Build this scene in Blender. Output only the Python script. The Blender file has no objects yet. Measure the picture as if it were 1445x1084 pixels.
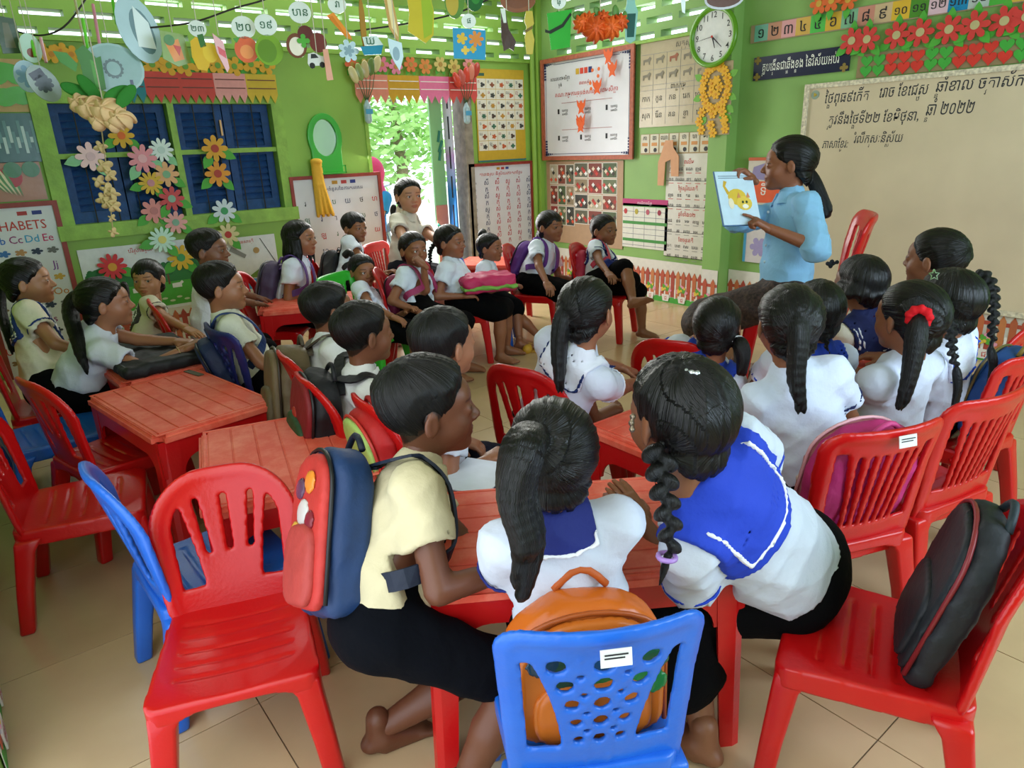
import bpy, bmesh, math, random
import numpy as np
from mathutils import Vector, Matrix
random.seed(7); RNG = np.random.default_rng(7)
SC = bpy.context.scene; COL = SC.collection
PI = math.pi
# ------------------------------------------------------------------ camera
F, CX, CY, HCAM = 976.0, 722.5, 542.0, 1.25
YAW, PITCH, ROLL = (math.radians(a) for a in (52.315, 19.022, 2.3207))
_f = np.array([math.cos(YAW)*math.cos(PITCH), math.sin(YAW)*math.cos(PITCH), -math.sin(PITCH)])
_r = np.array([math.sin(YAW), -math.cos(YAW), 0.0]); _d = np.cross(_f, _r)
_c, _s = math.cos(ROLL), math.sin(ROLL)
MC = np.array([_c*_r + _s*_d, -_s*_r + _c*_d, _f])
EYE = np.array([0, 0, HCAM])
def ray(px, py): return MC.T @ np.array([(px-CX)/F, (py-CY)/F, 1.0])
def on(px, py, axis, v):
    """point where the pixel's ray meets the plane coordinate[axis] = v"""
    d = ray(px, py); return EYE + (v-EYE[axis])/d[axis]*d
def deep(px, py, dep): return EYE + ray(px, py)*dep
cam = bpy.data.cameras.new('camera'); camo = bpy.data.objects.new('camera', cam); COL.objects.link(camo)
cam.sensor_width = 36.0; cam.lens = 36.0*F/1445.0; cam.clip_start = 0.02
camo.matrix_world = Matrix([[MC[0][i], -MC[1][i], -MC[2][i], EYE[i]] for i in range(3)] + [[0, 0, 0, 1]])
SC.camera = camo
# ------------------------------------------------------------------ light
world = bpy.data.worlds.new('world'); SC.world = world; world.use_nodes = True
_bg = world.node_tree.nodes['Background']; _bg.inputs[0].default_value = (0.80, 0.90, 1.0, 1); _bg.inputs[1].default_value = 2.6
def area(name, loc, target, sx, sy, power, color):
    l = bpy.data.lights.new(name, 'AREA'); l.shape = 'RECTANGLE'; l.size = sx; l.size_y = sy; l.energy = power; l.color = color
    o = bpy.data.objects.new(name, l); COL.objects.link(o); o.location = loc
    o.rotation_euler = (Vector(target)-Vector(loc)).to_track_quat('-Z', 'Y').to_euler(); return o
# daylight entering through the windows of the two walls that the camera has at its back
area('daylight_right_window', (2.3, -1.55, 1.55), (2.0, 1.5, 0.6), 2.6, 1.3, 74, (0.64, 0.83, 1.0))
area('daylight_rear_door', (-0.17, 0.60, 1.45), (1.2, 1.9, 0.4), 1.6, 1.5, 8, (1.0, 0.94, 0.84))
area('daylight_door', (2.95, 5.15, 1.1), (2.6, 3.0, 0.2), 0.75, 1.5, 46, (1.0, 0.98, 0.94))
area('daylight_louvres_back', (2.2, 5.10, 2.35), (2.2, 2.2, 0.0), 3.8, 0.6, 34, (0.95, 0.98, 1.0))
area('daylight_louvres_right', (4.33, 4.0, 2.30), (2.0, 3.0, 0.0), 1.6, 0.55, 14, (0.95, 0.98, 1.0))
SC.view_settings.view_transform = 'Standard'; SC.view_settings.look = 'None'
SC.view_settings.exposure = 0.0; SC.view_settings.gamma = 1.0; SC.view_settings.use_curve_mapping = False
# ------------------------------------------------------------------ materials
_M = {}
def srgb(h):
    if isinstance(h, str):
        h = h.lstrip('#'); c = [int(h[i:i+2], 16)/255 for i in (0, 2, 4)]
    else: c = h
    return tuple((x/12.92 if x <= 0.04045 else ((x+0.055)/1.055)**2.4) for x in c) + (1,)
def mat(key, color=None, rough=0.6, spec=0.5, noise=0.0, nscale=30, bump=0.0, bscale=80, coat=0.0, attr=None, metal=0, trans=0.0, subs=0.0, emit=0):
    """one procedural principled material; noise = colour mottling, bump = fine relief, attr = vertex colour layer"""
    if key in _M: return _M[key]
    m = bpy.data.materials.new(key); m.use_nodes = True; nt = m.node_tree; b = nt.nodes['Principled BSDF']
    b.inputs['Roughness'].default_value = rough; b.inputs['Specular IOR Level'].default_value = spec
    b.inputs['Metallic'].default_value = metal; b.inputs['Coat Weight'].default_value = coat; b.inputs['Coat Roughness'].default_value = 0.08
    b.inputs['Transmission Weight'].default_value = trans
    if subs: b.inputs['Subsurface Weight'].default_value = subs; b.inputs['Subsurface Radius'].default_value = (0.012, 0.005, 0.003); b.inputs['Subsurface Scale'].default_value = 0.6
    if attr:
        a = nt.nodes.new('ShaderNodeAttribute'); a.attribute_name = attr; src = a.outputs['Color']
    else:
        col = srgb(color) if color else (0.8, 0.8, 0.8, 1); b.inputs['Base Color'].default_value = col; src = None
    if noise or bump:
        tc = nt.nodes.new('ShaderNodeTexCoord')
    if noise:
        n = nt.nodes.new('ShaderNodeTexNoise'); n.inputs['Scale'].default_value = nscale; n.inputs['Detail'].default_value = 5
        nt.links.new(tc.outputs['Object'], n.inputs['Vector'])
        mr = nt.nodes.new('ShaderNodeMapRange'); mr.inputs[1].default_value = 0.3; mr.inputs[2].default_value = 0.7
        mr.inputs[3].default_value = 1-noise; mr.inputs[4].default_value = 1+noise
        nt.links.new(n.outputs['Fac'], mr.inputs[0])
        mx = nt.nodes.new('ShaderNodeMix'); mx.data_type = 'RGBA'; mx.blend_type = 'MULTIPLY'; mx.inputs[0].default_value = 1
        if src: nt.links.new(src, mx.inputs[6])
        else: mx.inputs[6].default_value = col
        nt.links.new(mr.outputs[0], mx.inputs[7]); src = mx.outputs[2]
    if src: nt.links.new(src, b.inputs['Base Color'])
    if bump:
        n2 = nt.nodes.new('ShaderNodeTexNoise'); n2.inputs['Scale'].default_value = bscale; n2.inputs['Detail'].default_value = 4
        nt.links.new(tc.outputs['Object'], n2.inputs['Vector'])
        bm = nt.nodes.new('ShaderNodeBump'); bm.inputs['Strength'].default_value = bump; bm.inputs['Distance'].default_value = 0.01
        nt.links.new(n2.outputs['Fac'], bm.inputs['Height']); nt.links.new(bm.outputs[0], b.inputs['Normal'])
    if emit: b.inputs['Emission Color'].default_value = col; b.inputs['Emission Strength'].default_value = emit
    _M[key] = m; return m
def paper(h): return mat('paper_'+h, h, 0.55, 0.4, noise=0.05, nscale=25)
def gloss(h): return mat('laminate_'+h, h, 0.26, 0.38, noise=0.05, nscale=12, bump=0.12, bscale=18)
# ------------------------------------------------------------------ objects
def link(o, parent=None):
    COL.objects.link(o)
    if parent is not None: o.parent = parent
    return o
def tag(o, label=None, cat=None, group=None, kind=None):
    if label: o['label'] = label
    if cat: o['category'] = cat
    if group: o['group'] = group
    if kind: o['kind'] = kind
    return o
def root(name, loc=(0, 0, 0), rz=0.0, label=None, cat=None, group=None):
    o = bpy.data.objects.new(name, None); o.empty_display_size = 0.05; COL.objects.link(o)
    o.location = tuple(float(v) for v in loc); o.rotation_euler = (0, 0, rz); return tag(o, label, cat, group)
def mesh_obj(name, me, m, parent=None):
    o = bpy.data.objects.new(name, me)
    if m is not None:
        for mm in (m if isinstance(m, (list, tuple)) else [m]): me.materials.append(mm)
    return link(o, parent)
def pyobj(name, verts, faces, m, parent=None, smooth=False, cols=None, attrs=None, mi=None):
    me = bpy.data.meshes.new(name)
    if isinstance(faces, np.ndarray):
        v = np.ascontiguousarray(verts, dtype=np.float32); nf, k = faces.shape
        me.vertices.add(len(v)); me.vertices.foreach_set('co', v.ravel())
        me.loops.add(nf*k); me.loops.foreach_set('vertex_index', faces.astype(np.int32).ravel())
        me.polygons.add(nf); me.polygons.foreach_set('loop_start', np.arange(0, nf*k, k, dtype=np.int32))
        me.update(calc_edges=True)
    else:
        me.from_pydata([tuple(map(float, p)) for p in verts], [], faces)
    if smooth: me.polygons.foreach_set('use_smooth', np.ones(len(me.polygons), dtype=bool))
    if cols is not None:
        a = me.attributes.new('col', 'FLOAT_COLOR', 'POINT'); c = np.ones((len(me.vertices), 4), dtype=np.float32); c[:, :3] = cols; a.data.foreach_set('color', c.ravel())
    for k2, v2 in (attrs or {}).items():
        a = me.attributes.new(k2, 'FLOAT_VECTOR', 'POINT'); a.data.foreach_set('vector', np.ascontiguousarray(v2, dtype=np.float32).ravel())
    if mi is not None: me.polygons.foreach_set('material_index', np.asarray(mi, dtype=np.int32))
    return mesh_obj(name, me, m, parent)
class MB:
    """collects boxes, tubes, prisms into one mesh"""
    def __init__(s): s.v = []; s.f = []; s.mi = []; s.cur = 0
    def add(s, vs, fs):
        n = len(s.v); s.v += [tuple(map(float, p)) for p in vs]; s.f += [tuple(n+i for i in f) for f in fs]; s.mi += [s.cur]*len(fs); return s
    def hexa(s, p8):   # 4 bottom + 4 top
        return s.add(p8, [(3, 2, 1, 0), (4, 5, 6, 7), (0, 1, 5, 4), (1, 2, 6, 5), (2, 3, 7, 6), (3, 0, 4, 7)])
    def box(s, a, b):
        (x0, y0, z0), (x1, y1, z1) = a, b
        return s.hexa([(x0, y0, z0), (x1, y0, z0), (x1, y1, z0), (x0, y1, z0), (x0, y0, z1), (x1, y0, z1), (x1, y1, z1), (x0, y1, z1)])
    def tube(s, pts, r, n=8, cap=True):
        pts = [np.array(p, float) for p in pts]; rr = r if isinstance(r, (list, tuple)) else [r]*len(pts); vs = []
        up = None
        for i, p in enumerate(pts):
            t = pts[min(i+1, len(pts)-1)]-pts[max(i-1, 0)]; t = t/(np.linalg.norm(t)+1e-9)
            if up is None:
                up = np.cross(t, (0, 0, 1.0)); up = up if np.linalg.norm(up) > 0.05 else np.cross(t, (1.0, 0, 0))
            up = up-t*(up@t); up = up/(np.linalg.norm(up)+1e-9); w = np.cross(t, up)
            vs += [p+rr[i]*(math.cos(2*PI*k/n)*up+math.sin(2*PI*k/n)*w) for k in range(n)]
        fs = [(i*n+k, i*n+(k+1) % n, (i+1)*n+(k+1) % n, (i+1)*n+k) for i in range(len(pts)-1) for k in range(n)]
        if cap: fs += [tuple(range(n))[::-1], tuple((len(pts)-1)*n+k for k in range(n))]
        return s.add(vs, fs)
    def prism(s, poly, M, t):
        """2-D outline extruded by t along the local normal of frame M (3x4: origin, u, v, n)"""
        o, u, v, n = M; k = len(poly)
        fr = [o+u*a+v*b+n*t for a, b in poly]; bk = [o+u*a+v*b for a, b in poly]
        return s.add(fr+bk, [tuple(range(k)), tuple(range(2*k-1, k-1, -1))]+[(i, i+k, (i+1) % k+k, (i+1) % k) for i in range(k)])
    def build(s, name, m, parent=None, smooth=False):
        o = pyobj(name, s.v, s.f, m, parent, smooth, mi=s.mi if isinstance(m, (list, tuple)) else None); return o
def fix_normals(o):
    bm = bmesh.new(); bm.from_mesh(o.data); bmesh.ops.recalc_face_normals(bm, faces=bm.faces); bm.to_mesh(o.data); bm.free(); return o
def bevel(o, w, seg=2):
    bm = bmesh.new(); bm.from_mesh(o.data); bmesh.ops.recalc_face_normals(bm, faces=bm.faces)
    bmesh.ops.bevel(bm, geom=[e for e in bm.edges if len(e.link_faces) == 2 and e.calc_face_angle(0) > 0.5], offset=w, segments=seg, affect='EDGES', profile=0.5, clamp_overlap=True)
    bm.to_mesh(o.data); bm.free(); return o
def copy_tree(o, parent=None):
    c = o.copy(); COL.objects.link(c); c.parent = parent
    for ch in list(o.children): copy_tree(ch, c)
    return c
# ------------------------------------------------------------------ signed distance modelling
def surfnets(D, org, h):
    S = D < 0; nx, ny, nz = D.shape
    cnt = np.zeros((nx-1, ny-1, nz-1), np.int8)
    for i in (0, 1):
        for j in (0, 1):
            for k in (0, 1): cnt += S[i:nx-1+i, j:ny-1+j, k:nz-1+k]
    mix = (cnt > 0) & (cnt < 8); I, J, K = np.nonzero(mix)
    idx = -np.ones(mix.shape, np.int64); idx[I, J, K] = np.arange(len(I))
    acc = np.zeros((len(I), 3)); n = np.zeros(len(I))
    for ax in range(3):
        o = [q for q in range(3) if q != ax]
        for a in (0, 1):
            for b in (0, 1):
                off = [0, 0, 0]; off[o[0]] = a; off[o[1]] = b; off2 = list(off); off2[ax] = 1
                d0 = D[I+off[0], J+off[1], K+off[2]]; d1 = D[I+off2[0], J+off2[1], K+off2[2]]
                cr = (d0 < 0) != (d1 < 0); t = np.where(cr, d0/np.where(cr, d0-d1, 1), 0)
                p = np.stack([np.full(len(I), float(q)) for q in off], 1); p[:, ax] += t
                acc += p*cr[:, None]; n += cr
    V = (np.stack([I, J, K], 1)+acc/n[:, None])*h+org
    Fs = []
    for ax in range(3):
        o = [q for q in range(3) if q != ax]
        sl0 = [slice(None)]*3; sl1 = [slice(None)]*3; sl0[ax] = slice(0, -1); sl1[ax] = slice(1, None)
        A, B = S[tuple(sl0)], S[tuple(sl1)]; e = A != B; e2 = np.zeros_like(e); s2 = [slice(1, -1)]*3; s2[ax] = slice(None); e2[tuple(s2)] = e[tuple(s2)]
        P = np.stack(np.nonzero(e2), 1); a = A[P[:, 0], P[:, 1], P[:, 2]]
        q = []
        for (u, v) in ((0, 0), (-1, 0), (-1, -1), (0, -1)):
            R = P.copy(); R[:, o[0]] += u; R[:, o[1]] += v; q.append(idx[R[:, 0], R[:, 1], R[:, 2]])
        q = np.stack(q, 1); fl = a if ax != 1 else ~a
        q[~fl] = q[~fl][:, ::-1]; Fs.append(q)
    return V, np.concatenate(Fs)
class SDF:
    """a field built by smooth union / subtraction of primitives, each evaluated only near itself"""
    def __init__(s, h, lo, hi):
        s.h = h; s.org = np.array(lo, float)-2.5*h; s.n = np.ceil((np.array(hi, float)-s.org)/h+3).astype(int)
        s.D = np.full(s.n, 0.25, np.float32)
    def block(s, lo, hi, m):
        a = np.clip(np.floor((np.array(lo)-m-s.org)/s.h).astype(int), 0, s.n); b = np.clip(np.ceil((np.array(hi)+m-s.org)/s.h).astype(int)+1, 0, s.n)
        if np.any(b-a < 1): return None, None
        sl = tuple(slice(a[i], b[i]) for i in range(3))
        g = [s.org[i]+s.h*np.arange(a[i], b[i]) for i in range(3)]
        return sl, np.stack(np.meshgrid(*g, indexing='ij'), -1)
    def put(s, fn, lo, hi, k=0.0, sub=False):
        m = max(k*2, 3*s.h)
        sl, X = s.block(lo, hi, m)
        if sl is None: return s
        d = fn(X).astype(np.float32); D = s.D[sl]
        if sub:
            if k > 0: hh = np.clip(0.5-0.5*(D+d)/k, 0, 1); s.D[sl] = D*(1-hh)+(-d)*hh+k*hh*(1-hh)
            else: s.D[sl] = np.maximum(D, -d)
        else:
            if k > 0: hh = np.clip(0.5+0.5*(D-d)/k, 0, 1); s.D[sl] = D*(1-hh)+d*hh-k*hh*(1-hh)
            else: s.D[sl] = np.minimum(D, d)
        return s
    def cone(s, a, b, ra, rb, k=0.0, sub=False, flat=None):
        """tapered capsule; flat=(axis, factor) squashes the section along a direction"""
        a = np.array(a, float); b = np.array(b, float); ba = b-a; L2 = ba@ba+1e-12; R = max(ra, rb)*(1.0 if flat is None else max(1, 1/flat[1]))
        def fn(X):
            w = X-a; t = np.clip((w@ba)/L2, 0, 1); q = w-t[..., None]*ba
            if flat is not None:
                ax = np.array(flat[0], float); c = q@ax; q = q+(c*(flat[1]-1))[..., None]*ax
            return np.sqrt((q*q).sum(-1))-(ra+(rb-ra)*t)
        return s.put(fn, np.minimum(a, b)-R, np.maximum(a, b)+R, k, sub)
    def ell(s, c, r, Rm=None, k=0.0, sub=False):
        c = np.array(c, float); r = np.array(r, float); Rm = np.eye(3) if Rm is None else np.array(Rm, float); e = np.abs(Rm) @ r
        def fn(X):
            q = ((X-c) @ Rm)/r; n = np.sqrt((q*q).sum(-1)); return (n-1)*np.minimum(r.min()*1.6, r.mean())
        return s.put(fn, c-e, c+e, k, sub)
    def rbox(s, c, r, rad, Rm=None, k=0.0, sub=False):
        c = np.array(c, float); r = np.array(r, float)-rad; Rm = np.eye(3) if Rm is None else np.array(Rm, float); e = np.abs(Rm) @ (r+rad)
        def fn(X):
            q = np.abs((X-c) @ Rm)-r; return np.sqrt((np.maximum(q, 0)**2).sum(-1))+np.minimum(q.max(-1), 0)-rad
        return s.put(fn, c-e, c+e, k, sub)
    def mesh(s):
        s.D[0], s.D[-1], s.D[:, 0], s.D[:, -1], s.D[:, :, 0], s.D[:, :, -1] = (0.25,)*6
        return surfnets(s.D, s.org, s.h)
def rot(axis, a): return np.array(Matrix.Rotation(a, 3, axis))
def nrm(v): v = np.array(v, float); return v/(np.linalg.norm(v)+1e-12)
# ------------------------------------------------------------------ room shell
XB, YA, XL, YR, ZC = 4.384, 5.158, -0.19, -1.7, 2.75
def wall_paint(key, c1, c2):
    m = mat(key, c1, 0.5, 0.4, noise=0.10, nscale=2.2, bump=0.08, bscale=30)
    return m
GREEN = wall_paint('green_wall_paint', '#8cb54c', None); GREENC = wall_paint('mint_wall_paint', '#82ab5c', None)
WOODG = mat('green_wood_paint', '#8cb54a', 0.5, 0.4, noise=0.18, nscale=14, bump=0.2, bscale=60)
def floor_mat():
    m = bpy.data.materials.new('polished_floor_tile'); m.use_nodes = True; nt = m.node_tree; b = nt.nodes['Principled BSDF']
    tc = nt.nodes.new('ShaderNodeTexCoord'); n = nt.nodes.new('ShaderNodeTexNoise'); n.inputs['Scale'].default_value = 2.2; n.inputs['Detail'].default_value = 6
    nt.links.new(tc.outputs['Object'], n.inputs['Vector'])
    r = nt.nodes.new('ShaderNodeValToRGB'); r.color_ramp.elements[0].position = 0.3; r.color_ramp.elements[0].color = srgb('#bb9f7a'); r.color_ramp.elements[1].position = 0.75; r.color_ramp.elements[1].color = srgb('#d3b88f')
    nt.links.new(n.outputs['Fac'], r.inputs[0]); nt.links.new(r.outputs[0], b.inputs['Base Color'])
    mr = nt.nodes.new('ShaderNodeMapRange'); mr.inputs[3].default_value = 0.12; mr.inputs[4].default_value = 0.34; nt.links.new(n.outputs['Fac'], mr.inputs[0]); nt.links.new(mr.outputs[0], b.inputs['Roughness'])
    b.inputs['Specular IOR Level'].default_value = 0.6
    return m
fl = MB().box((XL-0.1, YR-0.1, -0.06), (XB+0.1, YA+0.1, -0.004)).build('floor', mat('floor_grout', '#8a7a66', 0.8)); tag(fl, kind='structure', label='beige polished tile floor')
tile_me = None; TS = 0.5
for i in range(int((XB-XL)/TS)+1):
    for j in range(int((YA-YR)/TS)+1):
        x0 = XL+i*TS; y0 = YR+0.15+j*TS; x1 = min(x0+TS, XB); y1 = min(y0+TS, YA)
        if x1-x0 < 0.02 or y1-y0 < 0.02: continue
        full = abs(x1-x0-TS) < 1e-6 and abs(y1-y0-TS) < 1e-6
        if full and tile_me is not None:
            o = link(bpy.data.objects.new('tile', tile_me), fl)
        else:
            g = 0.0016; o = MB().box((g, g, -0.02), (x1-x0-g, y1-y0-g, 0)).build('tile', _M.setdefault('tile', floor_mat()), fl)
            if full: tile_me = o.data
        o.location = (x0, y0, 0)
def struct(mb, name, m, label=None): return tag(mb.build(name, m), label=label, kind='structure')
T = 0.12
# wall A (windows, door): solid below the ventilation rows, holes for two window openings and the door
WX0, WXM0, WXM1, WX1, WZ0, WZ1 = 0.59, 1.245, 1.285, 1.93, 0.885, 1.59
DX0, DX1, DZ = 2.68, 3.62, 1.80
VZ = 1.965
wa = MB()
for a, b in (((XL, YA, 0), (WX0-0.09, YA+T, VZ)), ((WX0-0.09, YA, 0), (WX1+0.08, YA+T, WZ0-0.09)), ((WX0-0.09, YA, WZ1+0.06), (WX1+0.08, YA+T, VZ)), ((WX1+0.08, YA, 0), (DX0, YA+T, VZ)), ((DX0, YA, DZ), (DX1, YA+T, VZ)), ((DX1, YA, 0), (XB+T, YA+T, VZ))): wa.box(a, b)
PITCHV = 0.098; SLOT = 0.036
for r in range(8):
    z0 = VZ+r*PITCHV; wa.box((XL, YA, z0+SLOT), (XB+T, YA+T, z0+PITCHV))
    x = XL+(0.15 if r % 2 else 0)
    while x < XB: wa.box((x, YA, z0), (min(x+0.055, XB), YA+T, z0+SLOT)); x += 0.275
struct(wa, 'wall_back', GREEN, 'lime green painted wall with window, door and ventilation slots')
# wall B/C with ventilation slots left of the pillar
wb = MB(); wb.box((XB, YR, 0), (XB+T, YA, VZ)); wb.box((XB, YR, VZ), (XB+T, 3.12, ZC)); wb.box((XB, 4.86, VZ), (XB+T, YA, ZC))
for r in range(8):
    z0 = VZ+r*PITCHV; wb.box((XB, 3.12, z0+SLOT+0.008), (XB+T, 4.86, z0+PITCHV)); y = 3.12+(0.14 if r % 2 else 0)
    while y < 4.86: wb.box((XB, y, z0), (XB+T, min(y+0.06, 4.86), z0+SLOT+0.008)); y += 0.30
struct(wb, 'wall_right', GREENC, 'green painted wall carrying the whiteboard')
pl_ = MB().box((XB-0.11, 3.02, 0), (XB, 3.17, ZC)); struct(pl_, 'trim_1', GREENC, 'green square wall pillar')
cp = MB().box((XB-0.045, YA-0.10, 0), (XB, YA, ZC)); cp.tube([(XB-0.07, YA-0.05, 0), (XB-0.07, YA-0.05, ZC)], 0.022, 10); struct(cp, 'trim_2', GREEN, 'green corner post')
wl = MB(); wl.box((XL-T, 1.55, 0), (XL, YA, ZC)); wl.box((XL-T, -0.35, 2.35), (XL, 1.55, ZC)); wl.box((XL-T, YR, 0), (XL, -0.35, ZC)); struct(wl, 'wall_left', GREEN, 'green side wall')
wr = MB(); wr.box((XL, YR-T, 0), (0.7, YR, ZC)); wr.box((3.9, YR-T, 0), (XB, YR, ZC)); wr.box((0.7, YR-T, 0), (3.9, YR, 0.7)); wr.box((0.7, YR-T, 2.3), (3.9, YR, ZC)); struct(wr, 'wall_front', GREEN, 'green wall with wide window opening')
struct(MB().box((XL-T, YR-T, ZC), (XB+T, YA+T, ZC+0.05)), 'ceiling', mat('ceiling', '#c9c7b0', 0.8), 'pale board ceiling')
# ledges under the ventilation rows
for nm, bx in (('trim_3', ((XL, YA-0.03, VZ-0.035), (XB-0.05, YA, VZ-0.012))), ('trim_4', ((XB-0.03, 3.17, VZ-0.03), (XB, 4.86, VZ-0.01)))):
    struct(MB().box(*bx), nm, WOODG, 'narrow wooden ledge below the ventilation slots')
# ------------------------------------------------------------------ wall-panel helper
class Panel:
    """a thing hung on wall A or B: local x to the right, z up, -y out of the wall"""
    def __init__(s, name, plane, tl, br, label, cat, group=None, off=0.006, tr=None, bl=None):
        s.pl = plane; P = [s.raw(*p) for p in (tl, br, tr, bl) if p]
        A, B = P[0], P[1]; C = P[2] if tr else (B[0], A[1]); D = P[3] if bl else (A[0], B[1])
        u0 = (A[0]+D[0])/2; u1 = (B[0]+C[0])/2; z1 = (A[1]+C[1])/2; z0 = (B[1]+D[1])/2
        s.w, s.h = u1-u0, z1-z0; s.uc = (u0+u1)/2; s.z0 = z0; s.off = off
        loc = (s.uc, YA-off, z0) if plane == 'A' else (XB-off, -s.uc, z0)
        s.o = root(name, loc, 0 if plane == 'A' else -PI/2, label, cat, group)
    def raw(s, px, py):
        if s.pl == 'A': p = on(px, py, 1, YA); return (p[0], p[2])
        p = on(px, py, 0, XB); return (-p[1], p[2])
    def L(s, px, py): a = s.raw(px, py); return (a[0]-s.uc, a[1]-s.z0)
    def box(s, name, x0, z0, x1, z1, m, d=0.003, y=0.0, bev=0, parent=None):
        o = MB().box((x0, -y-d, z0), (x1, -y, z1)).build(name, m, parent or s.o); return bevel(o, bev) if bev else o
    def sheet(s, name, m, d=0.003, ins=0.0, y=0.0): return s.box(name, -s.w/2+ins, ins, s.w/2-ins, s.h-ins, m, d, y)
    def frame(s, m, t=0.03, d=0.018):
        w, h = s.w/2, s.h; mb = MB()
        mb.box((-w, -d, 0), (w, 0, t)).box((-w, -d, h-t), (w, 0, h)).box((-w, -d, t), (-w+t, 0, h-t)).box((w-t, -d, t), (w, 0, h-t)); return mb.build('frame', m, s.o)
    def poly(s, name, pts, m, d=0.002, y=0.003, parent=None):
        s.k = getattr(s, 'k', 0)+1; y += 0.00037*(s.k % 9)
        mb = MB(); k = len(pts); vs = [(a, -y-d, b) for a, b in pts]+[(a, -y, b) for a, b in pts]
        mb.add(vs, [tuple(range(k)), tuple(range(2*k-1, k-1, -1))]+[(i, i+k, (i+1) % k+k, (i+1) % k) for i in range(k)])
        return fix_normals(mb.build(name, m, parent or s.o))
    def text(s, name, t, x, z, h, m, y=0.004, w=None, align='c', parent=None):
        return text(name, t, h, m, parent or s.o, (x, -y, z), (PI/2, 0, 0), w, align)
# ------------------------------------------------------------------ lettering (Khmer is re-ordered and stacked by hand)
PREV = {'េ': ('េ', ''), 'ែ': ('ែ', ''), 'ៃ': ('ៃ', ''), 'ោ': ('េ', 'ា'), 'ៅ': ('េ', 'ា'), 'ើ': ('េ', 'ី'), 'ៀ': ('េ', 'ី'), 'ឿ': ('េ', 'ឺ')}
def shape(t):
    """returns base string and list of (prefix length, subscript letter)"""
    out = ''; subs = []; i = 0
    while i < len(t):
        c = t[i]
        if not ('\u1780' <= c <= '\u17a2'): out += c; i += 1; continue
        base = c; i += 1; sb = []; pre = ''; post = ''
        while i < len(t):
            if t[i] == '\u17d2' and i+1 < len(t): sb.append(t[i+1]); i += 2
            elif t[i] in PREV: a, b = PREV[t[i]]; pre += a; post += b; i += 1
            elif '\u17b6' <= t[i] <= '\u17d1': post += t[i]; i += 1
            else: break
        n0 = len(out)+len(pre); out += pre+base
        for q in sb: subs.append((n0, q))
        out += post
    return out, subs
_TC = {}
def _tmesh(t):
    if t in _TC: return _TC[t]
    c = bpy.data.curves.new('lettering', 'FONT'); c.body = t; c.size = 1.0; c.resolution_u = 2; c.offset = 0.004; o = bpy.data.objects.new('lettering', c)
    me = o.to_mesh()
    v = np.zeros(len(me.vertices)*3, np.float32); me.vertices.foreach_get('co', v); v = v.reshape(-1, 3); fs = [tuple(p.vertices) for p in me.polygons]
    o.to_mesh_clear(); bpy.data.objects.remove(o); bpy.data.curves.remove(c); _TC[t] = (v, fs); return v, fs
def text(name, t, h, m, parent, loc, rot_, w=None, align='c', slant=0.0):
    base, subs = shape(t); v, fs = _tmesh(base)
    if len(v) == 0: return None
    V = [v]; FS = list(fs); n = len(v)
    for k, q in subs:
        pv, _ = _tmesh(base[:k]) if k else (np.zeros((0, 3)), 0); x0 = pv[:, 0].max()+0.06 if len(pv) else 0
        sv, sf = _tmesh(q); V.append(sv*[0.55, 0.42, 1]+[x0, -0.36, 0]); FS += [tuple(n+i for i in f) for f in sf]; n += len(sv)
    V = np.concatenate(V); V[:, 0] -= V[:, 0].min()
    W = V[:, 0].max(); s = h; sx = s if w is None else w/W
    V = V*[sx, s, 1]; V[:, 0] += slant*V[:, 1]
    if align == 'c': V[:, 0] -= W*sx/2; V[:, 1] -= 0.3*h
    o = pyobj(name, V, FS, m, parent); o.location = loc; o.rotation_euler = rot_; return o
INK = paper('#1c1c22'); RED = paper('#c0392b'); INKB = paper('#26315f'); GREYP = paper('#8d8d86')
# ------------------------------------------------------------------ window with blue louvred shutters
BLUEW = mat('navy_shutter_paint', '#1a4680', 0.55, 0.4, noise=0.25, nscale=20, bump=0.25, bscale=90)
w1 = root('window_1', (0, YA, 0)); tag(w1, kind='structure', label='wide window with navy blue louvred shutters in a green frame')
fm = MB()
for a, b in (((WX0-0.09, -0.03, WZ0-0.09), (WX0, 0.10, WZ1+0.06)), ((WX1, -0.03, WZ0-0.09), (WX1+0.08, 0.10, WZ1+0.06)), ((WXM0, -0.03, WZ0), (WXM1, 0.10, WZ1)), ((WX0, -0.03, WZ1), (WX1, 0.10, WZ1+0.06)), ((WX0-0.1, -0.05, WZ0-0.09), (WX1+0.09, 0.10, WZ0))): fm.box(a, b)
fm.build('window_frame', WOODG, w1)
for x0, x1 in ((WX0, WXM0), (WXM1, WX1)): MB().box((x0, -0.012, 1.275), (x1, 0.03, 1.305)).build('transom', WOODG, w1)
slat_me = {}
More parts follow.
